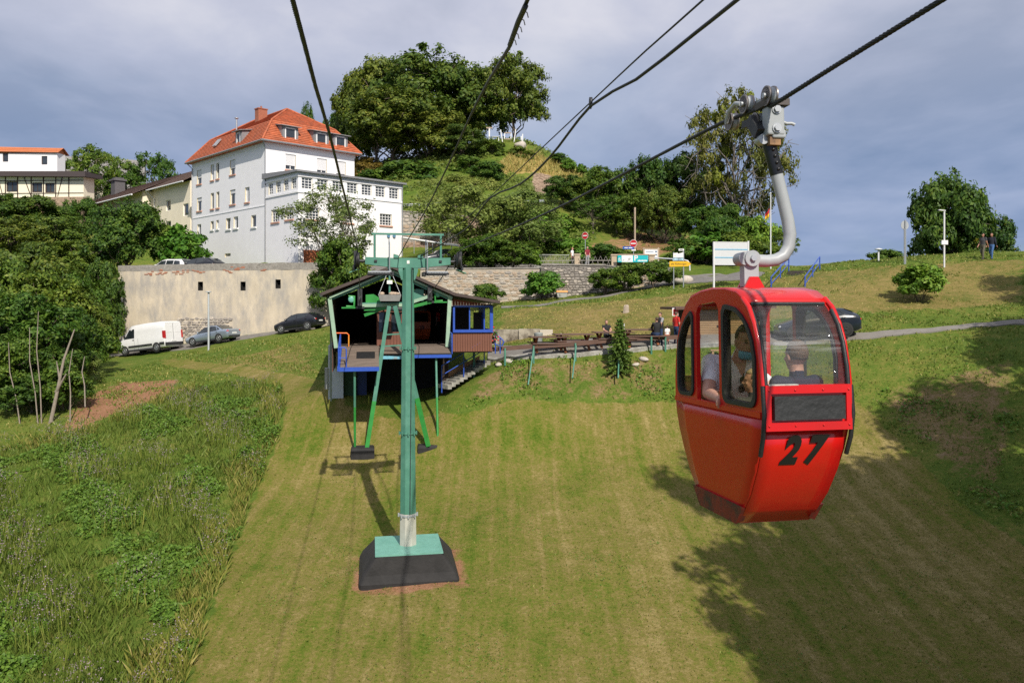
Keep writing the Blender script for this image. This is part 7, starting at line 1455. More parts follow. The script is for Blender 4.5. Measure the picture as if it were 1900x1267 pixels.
g = hit(999, 640); t = thing('waste_bin', 'small grey bin behind the first picnic table', 'bin', g); b = MB(); b.lathe([(.2,0),(.24,.6),(.25,.66),(.05,.7)], 14); b.build('bin', mat('grey_metal', (.22,.24,.23), .6), t)
# stone heap below the kerb
for i, (px, py, s_) in enumerate(((945,672,.3),(925,678,.25),(1140,672,.35),(1195,668,.3),(1180,678,.22))):
    g = hit(px, py); t = thing('loose_stone', ['pale loose stone near the foot of the steps','small loose stone below the promenade kerb near the steps','pale stone below the small spruce','grey stone below the kerb right of the spruce','flat stone in the bank right of the spruce'][i], 'stone', g, random.random()*3); b = MB(); b.ball((0,0,.03), (s_,s_*.7,s_*.45), 9, 6); b.v = [(x*(1+.2*math.sin(9*y+4*z)), y, z*(1+.2*math.sin(8*x))) for x, y, z in b.v]; b.build('stone', SPALE, t)
# lookout on the mound
g = on(945, 115, 0); g.z = (HY-267)/F*115; t = thing('lookout_gate', 'white timber lookout frame with slanting posts on top of the mound', 'lookout', g)
s_ = 115/F
for a, c in (((-12,0),(-16,26)), ((8,-4),(12,27)), ((-9,8),(-8.5,20)), ((3,8),(3.5,20))): b = MB(); b.bar((a[0]*s_,0,a[1]*s_), (c[0]*s_,0,c[1]*s_), .12); b.build('timber', SWHITE, t)
for z in (8.5, 20): b = MB(); b.bar((-9*s_,0,z*s_), (3.5*s_,0,z*s_), .12, .14); b.build('cross_beam', STAN, t)
for x in (22, 24.5): b = MB(); b.bar((x*s_,0,-6*s_), ((x+ .3)*s_,0,(14 if x<23 else 18)*s_), .13); b.build('timber', SWHITE, t)
g2 = on(920, 116); g2.z = (HY-264)/F*116; t = thing('picnic_table', 'white table seen under the trees on the mound', 'picnic table', g2); b = MB(); b.bbox((-.5,-.4,.7),(.5,.4,.76)); b.build('table_board', SWHITE, t)
for x in (-.42,.42): b = MB(); b.bbox((x-.05,-.3,-.5),(x+.05,.3,.698)); b.build('leg', SWHITE, t)
g3 = on(908, 116); g3.z = (HY-258)/F*116; t = thing('wooden_signpost', 'pale signpost with crossbar under the mound trees', 'signpost', g3); b = MB(); b.bbox((-.09,-.09,-2),(.09,.09,1.7)); b.build('post', SWHITE, t); b = MB(); b.bbox((-.45,-.1,1.5),(.45,-.09,1.68)); b.build('crossbar', STAN, t)
g4 = on(965, 113); t = thing('rock_outcrop', 'light grey rock outcrop at the lookout on the mound', 'rock', Vector((g4.x, 113, (HY-268)/F*113))); b = MB(); b.ball((0,0,-.2), (.9,.7,.6), 14, 8); b.v = [(x*(1+.2*math.sin(4*y+3*z)), y*(1+.2*math.sin(3*x)), z*(1+.35*math.sin(2.5*x+y))) for x, y, z in b.v]; b.build('stone', SPALE, t)
# ---------------------------------------------------------------- vegetation
BARK = mat('bark', (.13, .10, .075), .95, var=.35, scale=9, stretch=(3,3,.7), bump=.6, bscale=25); BARKP = mat('pale_bark', (.22, .185, .145), .95, var=.3, scale=9, stretch=(3,3,.7), bump=.5)
LF_DARK = leafmat('leaf_dark', [(.1,(.018,.04,.008)),(.45,(.04,.08,.014)),(.8,(.085,.13,.022)),(1,(.13,.16,.035))])
LF_OLIVE = leafmat('leaf_olive', [(.1,(.028,.05,.009)),(.45,(.068,.10,.016)),(.8,(.13,.15,.027)),(1,(.19,.175,.04))])
LF_MID = leafmat('leaf_mid', [(.1,(.022,.05,.008)),(.45,(.054,.098,.015)),(.8,(.105,.15,.025)),(1,(.16,.185,.042))])
LF_BRIGHT = leafmat('leaf_bright', [(.1,(.03,.075,.01)),(.45,(.07,.145,.02)),(.8,(.13,.21,.035)),(1,(.2,.26,.06))])
LF_GREY = leafmat('leaf_grey_green', [(.1,(.065,.095,.02)),(.5,(.13,.165,.038)),(1,(.21,.225,.07))])
LF_MAPLE = leafmat('leaf_turning', [(.1,(.014,.034,.008)),(.5,(.036,.072,.013)),(.78,(.085,.12,.02)),(.9,(.30,.22,.03)),(1,(.42,.28,.04))])
LF_RUST = leafmat('leaf_rust', [(.1,(.06,.045,.012)),(.5,(.13,.085,.02)),(1,(.24,.15,.04))])
LF_CON = leafmat('needle', [(.1,(.03,.065,.018)),(.5,(.065,.12,.025)),(1,(.12,.18,.045))], trans=.15)
def leaf_quads(Cn, Nn, size, rng, asp=1.7):
    """rhombic leaves at points Cn (n,3) with normals Nn"""
    n = len(Cn); Nn = Nn / (np.linalg.norm(Nn, axis=1, keepdims=True) + 1e-9); r = rng.normal(size=(n, 3)); T = np.cross(Nn, r); T /= np.linalg.norm(T, axis=1, keepdims=True) + 1e-9; B = np.cross(Nn, T)
    s = (size * rng.uniform(.6, 1.35, n))[:, None]; a = T * s * asp * .5; b = B * s * .5; fold = Nn * s * .16
    V = np.stack([Cn - a, Cn + b * .95 + fold, Cn + a, Cn - b * .95 + fold], 1).reshape(-1, 3); Fa = np.arange(4 * n).reshape(n, 4); return V, Fa
def branch_mesh(segs, m, name='trunk', n=6):
    b = MB()
    for pts, r in segs: b.tube(pts, r, n, smooth=True)
    return b.mesh(name, m)
def jpath(a, c, k, j, rng):
    a, c = np.array(a, float), np.array(c, float); L_ = np.linalg.norm(c - a); return [Vector(a + (c - a) * i / k + (rng.normal(size=3) * j * L_ if 0 < i < k else 0)) for i in range(k + 1)]
def make_tree(seed, leafm, barkm=None, lobes=9, z0=.18, leaves=15000, leaf=.021, clus=.075, spread=.5, nclus=150, trunk_r=.022, gap=0.0, droop=0.0, stems=1, top=1.0, twigs=0, shape=None):
    """unit-height tree: lobes of leaf clumps on limbs; returns (trunk mesh, crown mesh)"""
    rng = np.random.default_rng(seed); L_ = []; segs = []
    zc = (z0 + top) / 2; hz = (top - z0) / 2
    for i in range(lobes):
        ga = i * 2.39996 + rng.uniform(-.4, .4); h = -0.75 + 1.6 * (i + .5) / lobes; rr = math.sqrt(max(0, 1 - min(1, abs(h))**2.2)) * rng.uniform(.5, .72)
        if shape: rr *= float(np.interp(h, shape[0], shape[1]))
        c = np.array([spread * rr * math.cos(ga), spread * rr * math.sin(ga), zc + hz * .72 * h]); R_ = rng.uniform(.30, .46) * np.array([spread, spread, hz * .85]); L_.append((c, R_))
    L_.append((np.array([0, 0, zc + hz * .55]), np.array([spread * .4, spread * .4, hz * .42])))
    cc = []; cn = []
    for q in range(nclus):
        c, R_ = L_[rng.integers(len(L_))]; d = rng.normal(size=3); d /= np.linalg.norm(d)
        if d[2] < -.35: d[2] *= -.6
        p = c + R_ * d * rng.uniform(.72, 1.08); p[2] = max(p[2], z0 * .7); cc.append(p); cn.append(d)
    cc = np.array(cc); cn = np.array(cn); w = rng.uniform(.5, 1.4, nclus) ** 1.3; idx = rng.choice(nclus, leaves, p=w / w.sum())
    cr = clus * rng.uniform(.65, 1.35, nclus); off = rng.normal(size=(leaves, 3)) * np.array([1, 1, .85]); off *= (cr[idx] * rng.uniform(.2, 1.0, leaves))[:, None] / (np.linalg.norm(off, axis=1, keepdims=True) + .35)
    off *= 1.25; Cn = cc[idx] + off; Cn[:, 2] -= droop * np.hypot(Cn[:, 0], Cn[:, 1]) ** 2; Cn[:, 2] = np.minimum(Cn[:, 2], 1.0)
    Nn = off / (clus + 1e-9) * .9 + cn[idx] * .9 + np.array([0, -.0, .3]) + rng.normal(size=(leaves, 3)) * .55
    V, Fa = leaf_quads(Cn, Nn, leaf, rng); crown = raw_mesh('crown', V, Fa, leafm)
    for s in range(stems):
        a0 = rng.uniform(0, 6.28); b0 = np.array([.03 * math.cos(a0), .03 * math.sin(a0), -.06]) * (stems > 1) + np.array([0, 0, -.04]); tp = np.array([0, 0, z0 + (top - z0) * .55]) if stems == 1 else np.array([spread * .5 * math.cos(a0 + s * 2.2), spread * .5 * math.sin(a0 + s * 2.2), zc + .1])
        k = 7; path = jpath(b0, tp, k, .02, rng); r0 = trunk_r * (1 if stems == 1 else .6); segs.append((path, [r0 * (1.25 if i == 0 else 1) * lerp(1, .3, i / k) for i in range(k + 1)]))
    main = segs[0][0]
    for c, R_ in L_:
        t = min(.95, max(.25, (c[2] - .25 * hz) / (main[-1].z + 1e-6) * .75)); st = main[int(t * (len(main) - 1))] if stems == 1 else segs[rng.integers(stems)][0][int(t * 7)]
        segs.append((jpath(st, c + R_ * np.array([0, 0, .5]), 5, .05, rng), [trunk_r * .45 * lerp(1, .25, i / 5) for i in range(6)]))
        for q in range(2 + twigs):
            d = rng.normal(size=3); d /= np.linalg.norm(d); segs.append((jpath(c, c + R_ * d * (1.0 if not twigs else 1.15), 3, .08, rng), [trunk_r * .18 * lerp(1, .3, i / 3) for i in range(4)]))
    return branch_mesh(segs, barkm or BARK, n=5), crown
def make_conifer(seed, leafm):
    rng = np.random.default_rng(seed); segs = [([Vector((0,0,-.03)), Vector((0,0,.5)), Vector((0,0,1))], [.02,.012,.003])]; C_ = []; N_ = []
    for t in range(15):
        z = .06 + .9 * (t / 14) ** .9; r = .42 * (1 - z) ** .8 + .02
        for k in range(8):
            a = 2 * math.pi * k / 8 + t * .6 + rng.uniform(-.2, .2); rr = r * rng.uniform(.75, 1.15); e = np.array([rr * math.cos(a), rr * math.sin(a), z - .10 * rr / .4 + .03]); s0 = np.array([0, 0, z]); segs.append(([Vector(s0), Vector(e)], [.006, .002]))
            m_ = int(150 * rr / .42) + 20; u = rng.uniform(.1, 1.05, m_)[:, None]; p = s0 + (e - s0) * u + rng.normal(size=(m_, 3)) * np.array([.022, .022, .012]) * (1.3 - u); C_.append(p); N_.append(np.tile([0, 0, 1.0], (m_, 1)) + rng.normal(size=(m_, 3)) * .5)
    V, Fa = leaf_quads(np.concatenate(C_), np.concatenate(N_), .028, rng, 2.6); return branch_mesh(segs, BARK), raw_mesh('crown', V, Fa, leafm)
M_BROAD = [make_tree(s, LF_OLIVE, lobes=14, z0=.03, leaves=24000, leaf=.021, clus=.07, nclus=270) for s in (1, 2)]
M_DARK = [make_tree(s, LF_DARK, lobes=12, z0=.02, leaves=20000, leaf=.023, clus=.075, nclus=190) for s in (3, 4, 5)]
M_MID = [make_tree(s, LF_MID, lobes=12, z0=.0, leaves=17000, leaf=.023, clus=.08, nclus=170, stems=3, trunk_r=.02) for s in (6, 7, 8)]
M_OPEN = [make_tree(s, LF_MID, BARKP, lobes=12, z0=.22, leaves=9000, leaf=.021, clus=.06, nclus=170, trunk_r=.018, twigs=2) for s in (9, 10)]
M_MAPLE = make_tree(24, LF_MAPLE, lobes=16, z0=-.04, leaves=24000, leaf=.027, clus=.085, nclus=260)
M_TALL = make_tree(12, leafmat('leaf_sparse', [(.1,(.045,.06,.012)),(.5,(.095,.105,.022)),(1,(.16,.15,.04))]), mat('grey_bark', (.16,.14,.12), .95, var=.3, scale=8), lobes=22, z0=.06, leaves=21000, leaf=.0135, clus=.05, nclus=300, trunk_r=.020, twigs=6, spread=.5, shape=([-1,-.3,.4,1],[.75,1.25,1.2,.7]))
M_BUSH = [make_tree(s, LF_BRIGHT, lobes=10, z0=.02, leaves=7000, leaf=.05, clus=.13, nclus=90, stems=3, trunk_r=.02) for s in (13, 14)]
M_BUSHD = [make_tree(s, LF_MID, lobes=9, z0=.02, leaves=9000, leaf=.04, clus=.12, nclus=110, stems=4, trunk_r=.02) for s in (15, 16, 17)]
M_SCRUB = [make_tree(s, LF_GREY, BARKP, lobes=11, z0=.06, leaves=13000, leaf=.018, clus=.085, nclus=170, stems=4, trunk_r=.013, twigs=4) for s in (18, 19)]
M_AIRY = make_tree(20, leafmat('leaf_airy', [(.1,(.05,.075,.018)),(.5,(.10,.13,.035)),(1,(.17,.19,.06))]), BARKP, lobes=13, z0=.10, leaves=7000, leaf=.0155, clus=.075, nclus=150, stems=3, trunk_r=.014, twigs=5)
M_RUST = make_tree(21, LF_RUST, lobes=8, z0=.04, leaves=7000, leaf=.035, clus=.1, nclus=90, stems=3)
M_CON = make_conifer(22, LF_CON); M_ROUND = make_tree(25, LF_DARK, lobes=18, z0=-.02, leaves=24000, leaf=.023, clus=.075, nclus=300)
def plant(meshes, name, label, cat, px, d, ytop, wpx, group=None, ybase=None, rz=None, zoff=0.0):
    """stand a plant at column px, distance d; its top reaches row ytop and its width is wpx photo pixels"""
    tm, cm = meshes; g = on(px, d, zoff)
    if ybase is not None: g.z = min(g.z, (HY - ybase) / F * d)
    h = (HY - ytop) / F * d - g.z; w_ = wpx / F * d; hm_ = max(h, .62 * w_); g.z -= hm_ - h; h = hm_; t = thing(name, label, cat, g, random.uniform(0, 6.28) if rz is None else rz, group); t.scale = (w_, w_, h)
    link('trunk' if cat in ('tree',) else 'stem', tm, t); link('crown' if cat == 'tree' else 'foliage', cm, t); return t
# trees on the castle mound
G = 'old broad trees on the castle mound'
for px, d, y, w_, k, lab in ((700,122,108,130,0,'broad olive tree at the left end of the mound crown'),(795,118,86,175,1,'tallest broad tree in the middle of the mound crown'),(730,112,160,170,1,'lower broad tree in front of the tall mound trees'),(888,121,128,120,0,'broad tree right of the tallest one on the mound'),(955,120,98,110,1,'slender rightmost tree on the mound beside the lookout'),(660,126,165,90,0,'smaller yellowish tree peeping out left of the mound trees'),(790,111,205,140,0,'low spreading tree under the tallest mound tree'),(845,119,185,110,1,'mid height tree filling the gap on the mound')):
    plant(M_BROAD[k], 'broad_tree', lab, 'tree', px, d, y, w_*1.2, G)
for px, d, y, w_, m, lab, gp in (
 (625,128,203,80,M_DARK[0],'dark green tree just behind the red roof',None),(568,135,188,48,M_OPEN[0],'thin pale birch like tree behind the red roof',None),
 (855,108,232,95,M_BROAD[0],'pale leaved tree on the front slope of the mound',None),(905,111,255,80,M_MID[0],'green bush tree below the lookout frame',None),
 (965,112,272,60,M_MID[1],'low green bush left of the dry grass',None),(945,112,300,60,M_BUSH[0],'bright bush beside the dry mound grass',None)): plant(m, 'hill_tree', lab, 'tree', px, d, y, w_, gp)
# hillside scrub
G = 'scrub on the mound slope'
sl = ((690,106,300,70,'rust'),(720,104,312,90,'d'),(765,104,296,110,'g'),(800,102,318,90,'g'),(735,98,345,80,'d'),(770,96,352,70,'b'),(840,98,322,110,'s'),(880,97,330,100,'s'),(820,93,350,90,'s'),(860,90,372,90,'s'),(930,90,378,95,'s'),(830,84,392,80,'s'),(985,88,390,80,'b'),(1000,83,405,90,'b'),(950,84,405,70,'s'),(1030,86,400,90,'b'),(1060,88,412,70,'b'),(905,100,300,60,'g'),(870,104,290,70,'g'),(680,112,290,50,'rust'),(1055,110,294,26,'b'),(1035,112,284,28,'g'),(1078,110,304,18,'b'),(1105,110,312,34,'b'))
NM = dict(rust=(M_RUST, 'rusty brown bush'), d=(M_BUSHD[0], 'dark green bush'), g=(M_BUSHD[1], 'mid green bush'), b=(M_BUSH[1], 'bright green bush'), s=(M_SCRUB[0], 'pale twiggy scrub bush'))
lab_of = []
for i, (px, d, y, w_, k) in enumerate(sl):
    pos = 'under the mound trees' if y < 320 and px < 900 else ('on the mound skyline right of the lookout' if px > 1030 and y < 320 else ('beside the rubble wall right of the white house' if px < 850 else ('below the stony cliff of the mound' if px > 960 else 'on the slope below the mound')))
    lab_of.append((NM[k][1] + ' ' + pos, px, i))
ORD = ['leftmost', 'second', 'third', 'fourth', 'fifth', 'sixth']
for lab, px, i in lab_of:
    same = sorted(q[1] for q in lab_of if q[0] == lab); r_ = same.index(px); px, d, y, w_, k = sl[i]
    full = lab if len(same) == 1 else (('leftmost ' if r_ == 0 else ('rightmost ' if r_ == len(same)-1 else ORD[r_] + ' from left, ')) + lab)
    plant(NM[k][0] if k != 's' or i % 2 else M_SCRUB[1], 'hillside_bush', full, 'bush', px, d, y, w_*1.15, G)
# big scrub tree behind the station, and its leafy base
plant(M_SCRUB[1], 'scrub_tree', 'tall twiggy pale green shrub behind the station wall', 'bush', 872, 72, 340, 215); plant(M_SCRUB[0], 'scrub_tree', 'pale twiggy shrub right of the tallest one behind the station', 'bush', 965, 74, 352, 185)
for px, d, y, w_, lab in ((895,67.5,432,100,'dense green bush overhanging the pale stone wall'),(945,67.3,440,90,'green bush on the wall right of the overhanging one'),(985,67.5,462,40,'small green bush at the left end of the lattice fence'),(862,68,455,60,'leafy bush beside the right end of the tower arm')): plant(M_MID[1] if px < 960 else M_BUSH[0], 'wall_bush', lab, 'bush', px, d, y, w_*1.2)
# right-hand wood
G = 'trees in the wood right of the mound'
for i, (px, d, y, w_, m, lab) in enumerate(((1045,92,322,75,M_DARK[0],'dark bushy tree at the left edge of the wood'),(1085,91,330,80,M_MID[1],'mid green tree second from the left edge of the wood'),(1120,90,306,85,M_MID[2],'paler tree rising behind the upper no entry sign'),(1165,90,308,85,M_OPEN[0],'open tree in the middle of the wood with pale stems'),(1210,89,288,95,M_DARK[1],'dark tree left of the tallest tree of the wood'),(1262,88,280,110,M_DARK[2],'tallest dark tree at the right of the wood'),(1235,82,345,95,M_BROAD[0],'olive toned tree in front of the dark ones'),(1180,84,352,85,M_MID[0],'lower tree with trailing twigs above the brown soil'),(1100,85,368,80,M_OPEN[1],'slim stemmed tree above the upper no entry sign'),(1145,86,360,70,M_OPEN[0],'thin stemmed tree above the street name sign'),(1300,80,380,100,M_MID[2],'rounded olive shrub tree left of the flagpole'),(1345,78,376,90,M_MID[1],'rounded green shrub tree behind the display board'),(1405,76,402,70,M_BUSH[0],'bright green leafy tree right behind the flagpole'),(1455,73,425,56,M_OPEN[1],'thin leaved little tree behind the hanger bend'),(1275,72,440,80,M_MID[0],'low green bush tree right of the direction sign'),(1310,72,432,90,M_BUSH[1],'bright leafy bush left of the display board'),(1370,70,430,80,M_BUSHD[2],'green bush behind the display board panel'),(1425,69,448,60,M_BUSHD[1],'green bush at the foot of the flagpole'),(1330,74,402,70,M_BUSHD[0],'dense green bush above the display board'))):
    plant(m, 'wood_tree', lab, 'tree', px, d, y, w_*1.12, G)
for px, d, y, w_, m, lab in ((1060,79,440,70,M_BUSH[0],'bright bramble mound above the upper railing'),(1020,79,432,70,M_BUSHD[1],'green bramble mound left of the upper no entry sign'),(1118,73,452,60,M_BUSHD[0],'low green bush right of the man in maroon'),(1080,72.5,462,40,M_BUSH[1],'small bush behind the man in maroon'),(1150,71,462,44,M_BUSHD[2],'low bush behind the street name sign'),(1190,70,463,40,M_BUSHD[1],'low bush left of the information board')): plant(m, 'bramble_bush', lab, 'bush', px, d, y, w_*1.2)
tt = plant(M_TALL, 'tall_tree', 'tall half bare tree with mistletoe behind the gondola grip', 'tree', 1362, 84, 146, 190)
mi_b = MB(); rs = random.Random(5)
C_ = rs
rng = np.random.default_rng(31); Vs, Fs, o_ = [], [], 0
for k in range(15):
    a = rng.uniform(0, 6.28); r = rng.uniform(.1, .42); z = rng.uniform(.42, .92); c = np.array([r*math.cos(a)*(1.1-z*.5), r*math.sin(a)*(1.1-z*.5), z]); n = 150; q = rng.normal(size=(n,3)); q /= np.linalg.norm(q, axis=1, keepdims=True); s_ = rng.uniform(.025,.045); V_, F_ = leaf_quads(c + q*np.array([s_*1.4,s_*1.4,s_])*rng.uniform(.4,1,(n,1)), q, .018, rng); Vs.append(V_); Fs.append(F_ + o_); o_ += len(V_)
mo = link('mistletoe', raw_mesh('mistletoe', np.concatenate(Vs), np.concatenate(Fs), leafmat('mistletoe_leaf', [(.1,(.05,.075,.012)),(.5,(.1,.135,.02)),(1,(.17,.2,.04))])), tt); mo['kind'] = 'stuff'
# bushes in front of the stone walls
for px, d, y, w_, m, lab in ((1008,62.8,503,66,M_BUSH[0],'round bright green bush against the dark rubble wall'),(905,61.5,526,52,M_BUSHD[0],'low bush at the foot of the pale wall beside the side room roof'),(1125,62.5,496,60,M_BUSHD[1],'bush left of the crumbling wall below the banner'),(1168,62,488,56,M_BUSHD[2],'bush growing below the turquoise banner'),(1215,61,484,52,M_BUSHD[0],'bush below the right end of the banner'),(1250,60.5,497,36,M_BUSHD[1],'small bush under the yellow direction sign')): plant(m, 'wall_bush', lab, 'bush', px, d, y, w_*1.15)
# white house front tree, wall trees
plant(M_AIRY, 'airy_tree', 'airy small leaved tree in front of the white house', 'tree', 618, 67.5, 345, 200); plant(M_MID[0], 'ivy_bush', 'dense bush spilling over the plaster wall behind the station roof', 'bush', 630, 65.3, 440, 130, ybase=560); plant(M_BUSHD[2], 'ivy_bush', 'bushy growth over the wall left of the tower arm', 'bush', 655, 65.0, 462, 90, ybase=545)
plant(M_BUSH[1], 'garden_shrub', 'bright feathery shrub behind the white minivan', 'bush', 335, 76, 418, 100); 
# left wood
G = 'trees of the left wood'
for i, (px, d, y, w_, m, lab) in enumerate(((236,74.5,364,122,M_ROUND,'large dark tree left of the white house'),(188,69,478,74,M_DARK[1],'dark tree standing at the left end of the plaster wall'),(178,130,268,112,M_OPEN[0],'walnut like tree on the skyline right of the half timbered house'),(290,132,278,84,M_OPEN[1],'feathery birch on the skyline above the brown roof'),(235,130,306,72,M_MID[1],'small green tree left of the skyline birch'),
  (152,104,360,62,M_MID[1],'small leafy tree against the brown stone base of the half timbered house'),(108,99,385,70,M_MID[2],'mid green tree under the half timbered house'),(60,98,360,115,M_DARK[2],'dark tree below the stone base of the half timbered house'),(8,96,358,105,M_DARK[1],'dark tree at the picture edge below the half timbered house'),(100,88,400,120,M_DARK[0],'broad dark tree in the middle of the left wood'),(20,82,400,130,M_BROAD[1],'olive tree with yellowing leaves at the left edge'),(140,80,445,100,M_MID[0],'mid green tree behind the front wood trees'),(70,70,450,150,M_BROAD[0],'broad olive tree high in the left wood'),(140,64,500,110,M_MID[1],'green tree left of the plaster wall end'),
  (30,56,480,140,M_MID[2],'leafy tree at the left picture edge'),(90,54,500,150,M_MID[0],'rounded leafy tree in front of the left wood'),(155,56,545,100,M_BROAD[1],'yellow green tree left of the white van'),(60,44,540,170,M_MID[2],'tree with pale stems at the front of the left wood'),(-10,46,520,150,M_MID[1],'tree cut by the left picture edge'),(120,47,570,120,M_DARK[0],'open branched tree above the red soil'),(172,52,600,76,M_BUSHD[2],'leafy bush tree beside the van front'),(20,41,620,120,M_MID[0],'low leafy tree over the path at the left edge'),(100,42,640,110,M_DARK[2],'shady low tree among pale stems'),(60,40.5,690,110,M_DARK[0],'low dark growth filling the space between the bare stems'),(118,40.5,676,90,M_BUSHD[2],'shaded leafy bush right of the bare stems'),(150,47,655,70,M_SCRUB[0],'dry twiggy bush at the edge of the red soil'))):
    plant(m, 'wood_tree', lab, 'tree', px, d, y, w_*1.15, G)
# bare pale stems at the front of the left wood
for i, (x0, y0, x1, y1, lab) in enumerate(((40,795,18,690,'leaning pale bare stem leftmost of the front stems'),(72,790,55,670,'pale bare stem in the pair at the left'),(78,792,68,650,'straight pale bare stem in the pair at the left'),(92,778,118,668,'thick forked dead stem above the brush pile'),(130,770,128,690,'thin pale stem right of the forked dead one'),(158,740,152,690,'short thin stem near the red soil'))):
    A, B = P(x0, y0, 38.6), P(x1, y1, 39.6); t = thing('bare_stem', lab, 'tree', A, 0, 'bare stems at the front of the left wood'); b = MB(); v = B - A; b.tube([(0,0,-.4), v*.5 + Vector((.05,0,0)), v, v*1.5 + Vector((.1,.2,.1))], [.035,.03,.025,.015] if i != 3 else [.10,.08,.06,.03], 7); b.build('trunk', BARKP, t)
    if i == 3: b = MB(); b.tube([v*.45, v*.45 + Vector((.5,0,.9))], [.08,.03], 6); b.tube([v*.7, v*.7+Vector((-.2,.1,.8))], [.06,.02], 6); b.build('branch', BARKP, t)
# right ridge
plant(M_ROUND, 'ridge_tree', 'big rounded dark green tree on the ridge behind the street lamp', 'tree', 1765, 61, 314, 162, ybase=560); plant(M_MAPLE, 'ridge_tree', 'lower yellowing tree at the right side of the big ridge tree', 'tree', 1828, 59.5, 392, 100, ybase=540); plant(M_BUSHD[0], 'ridge_bush', 'round dark bush on the ridge skyline beside the short lamp', 'bush', 1645, 60, 463, 62, ybase=495); plant(M_BUSH[0], 'hill_bush', 'round bright green bush on the grassy bank', 'bush', 1706, 46.3, 489, 84)
plant(M_CON, 'small_spruce', 'small dark spruce growing through the promenade rail', 'tree', 1150, 38.4, 592, 74, ybase=670)
# trees behind the camera on the right whose shadows reach the lawn
for x, y, h, w_, lab in ((13.8,9.5,19,9,'broad tree beside the lawn, nearest'),(16.5,12.5,25,9,'broad tree beside the lawn, tallest'),(20.5,14,20,9,'broad tree beside the lawn, middle'),(24.5,20,19,10,'broad tree beside the bank, lower'),(29.5,26,17.5,10,'broad tree beside the bank, upper'),(34,37,12.5,8,'broad tree beside the road'),(19,4,18,10,'broad tree beside the lawn, rear'),(12.5,2.5,15,9,'broad tree beside the lawn, farthest back')):
    g = Vector((x, y, gz(x, y))); t = thing('broad_tree', lab + ' right of the view', 'tree', g, x, 'trees outside the right picture edge'); t.scale = (w_, w_, h); link('trunk', M_BROAD[0][0], t); link('crown', M_BROAD[0][1], t)
# ---------------------------------------------------------------- low growth: brambles, tall grass, thistles, lawn grass
def sample(n, x0, x1, y0, y1, rng): return rng.uniform(x0, x1, n), rng.uniform(y0, y1, n)
def vis(x, y, z, m=60): px = CX + F*x/y; py = HY - F*z/y; return (px > -m) & (px < 1900+m) & (py < 1267+m)
def noise2(x, y, s, seed): return (np.sin(x*s+seed)*np.sin(y*s*1.1+seed*2.3) + .6*np.sin(x*s*2.3+y*s*1.7+seed) + .4*np.sin(x*s*4.1-y*s*3.7+seed*.7))/2
def put(name, label, cat, V, Fa, m): return tag(link(name, raw_mesh(name, V, Fa, m)), label, cat, None, 'stuff')
ROAD_OK = lambda x, y: y < 58
rng = np.random.default_rng(77)
def blades(x, y, z, h, wd_, rng, lean=.35):
    n = len(x); a = rng.uniform(0, 6.28, n); l = rng.normal(size=(n, 2)) * lean * h[:, None]; dx, dy = np.cos(a)*wd_, np.sin(a)*wd_
    V = np.stack([np.stack([x-dx, y-dy, z-.04], 1), np.stack([x+dx, y+dy, z-.04], 1), np.stack([x+dx*.6+l[:,0]*.45, y+dy*.6+l[:,1]*.45, z+h*.6], 1), np.stack([x+l[:,0], y+l[:,1], z+h], 1)], 1).reshape(-1, 3); return V, np.arange(4*n).reshape(n, 4)
WEED = hp([(350,1266),(395,1130),(425,1050),(470,930),(500,860),(525,790),(533,745),(520,716),(430,700),(345,720),(300,740),(230,765),(150,800),(0,830)]) + [(-22, 19), (-14, 14), (-6.5, 14)]
X_, Y_ = sample(900000, -24, -6, 13, 45, rng); k = inpoly(X_, Y_, WEED); X_, Y_ = X_[k], Y_[k]; k = sdist(X_, Y_, WEED) > .1 + .3*noise2(X_, Y_, 1.7, 6); X_, Y_ = X_[k], Y_[k]; Z_ = height(X_, Y_); k = vis(X_, Y_, Z_); X_, Y_, Z_ = X_[k], Y_[k], Z_[k]
ed = sdist(X_, Y_, WEED); nz = noise2(X_, Y_, .55, 3); n2 = noise2(X_, Y_, 1.1, 8); u = rng.random(len(X_))
GR_G = leafmat('weed_grass', [(.1,(.055,.085,.015)),(.5,(.095,.13,.026)),(.85,(.15,.17,.042)),(1,(.22,.20,.075))], trans=.25); GR_Y = leafmat('straw_grass', [(.1,(.13,.13,.03)),(.5,(.24,.215,.07)),(1,(.36,.30,.13))], trans=.25)
dens = np.clip(.30 + .25*nz, .08, .7) * np.clip(Y_/19, .8, 1.6)**-1.6
s1 = u < dens * .62; hh = np.clip(.21 + .13*n2[s1] + rng.normal(size=s1.sum())*.09, .06, .7); V, Fa = blades(X_[s1], Y_[s1], Z_[s1], hh, .005 + .005*Y_[s1]/20, rng); put('tall_weeds', 'knee high mixed green weeds covering the slope left of the mown lawn', 'weeds', V, Fa, GR_G)
s2 = (ed < .9 + .9*n2) & (rng.random(len(X_)) < .26*np.clip(Y_/19,.8,2)**-1.6); hh = np.clip(.24 + .14*n2[s2] + rng.normal(size=s2.sum())*.12, .1, .7); V, Fa = blades(X_[s2], Y_[s2], Z_[s2], hh, .004 + .0045*Y_[s2]/20, rng, .3); put('tall_grass', 'straw coloured tall grass fringing the mown lawn', 'grass', V, Fa, leafmat('fringe_grass', [(.1,(.10,.115,.022)),(.5,(.17,.17,.045)),(1,(.27,.235,.09))], trans=.25))
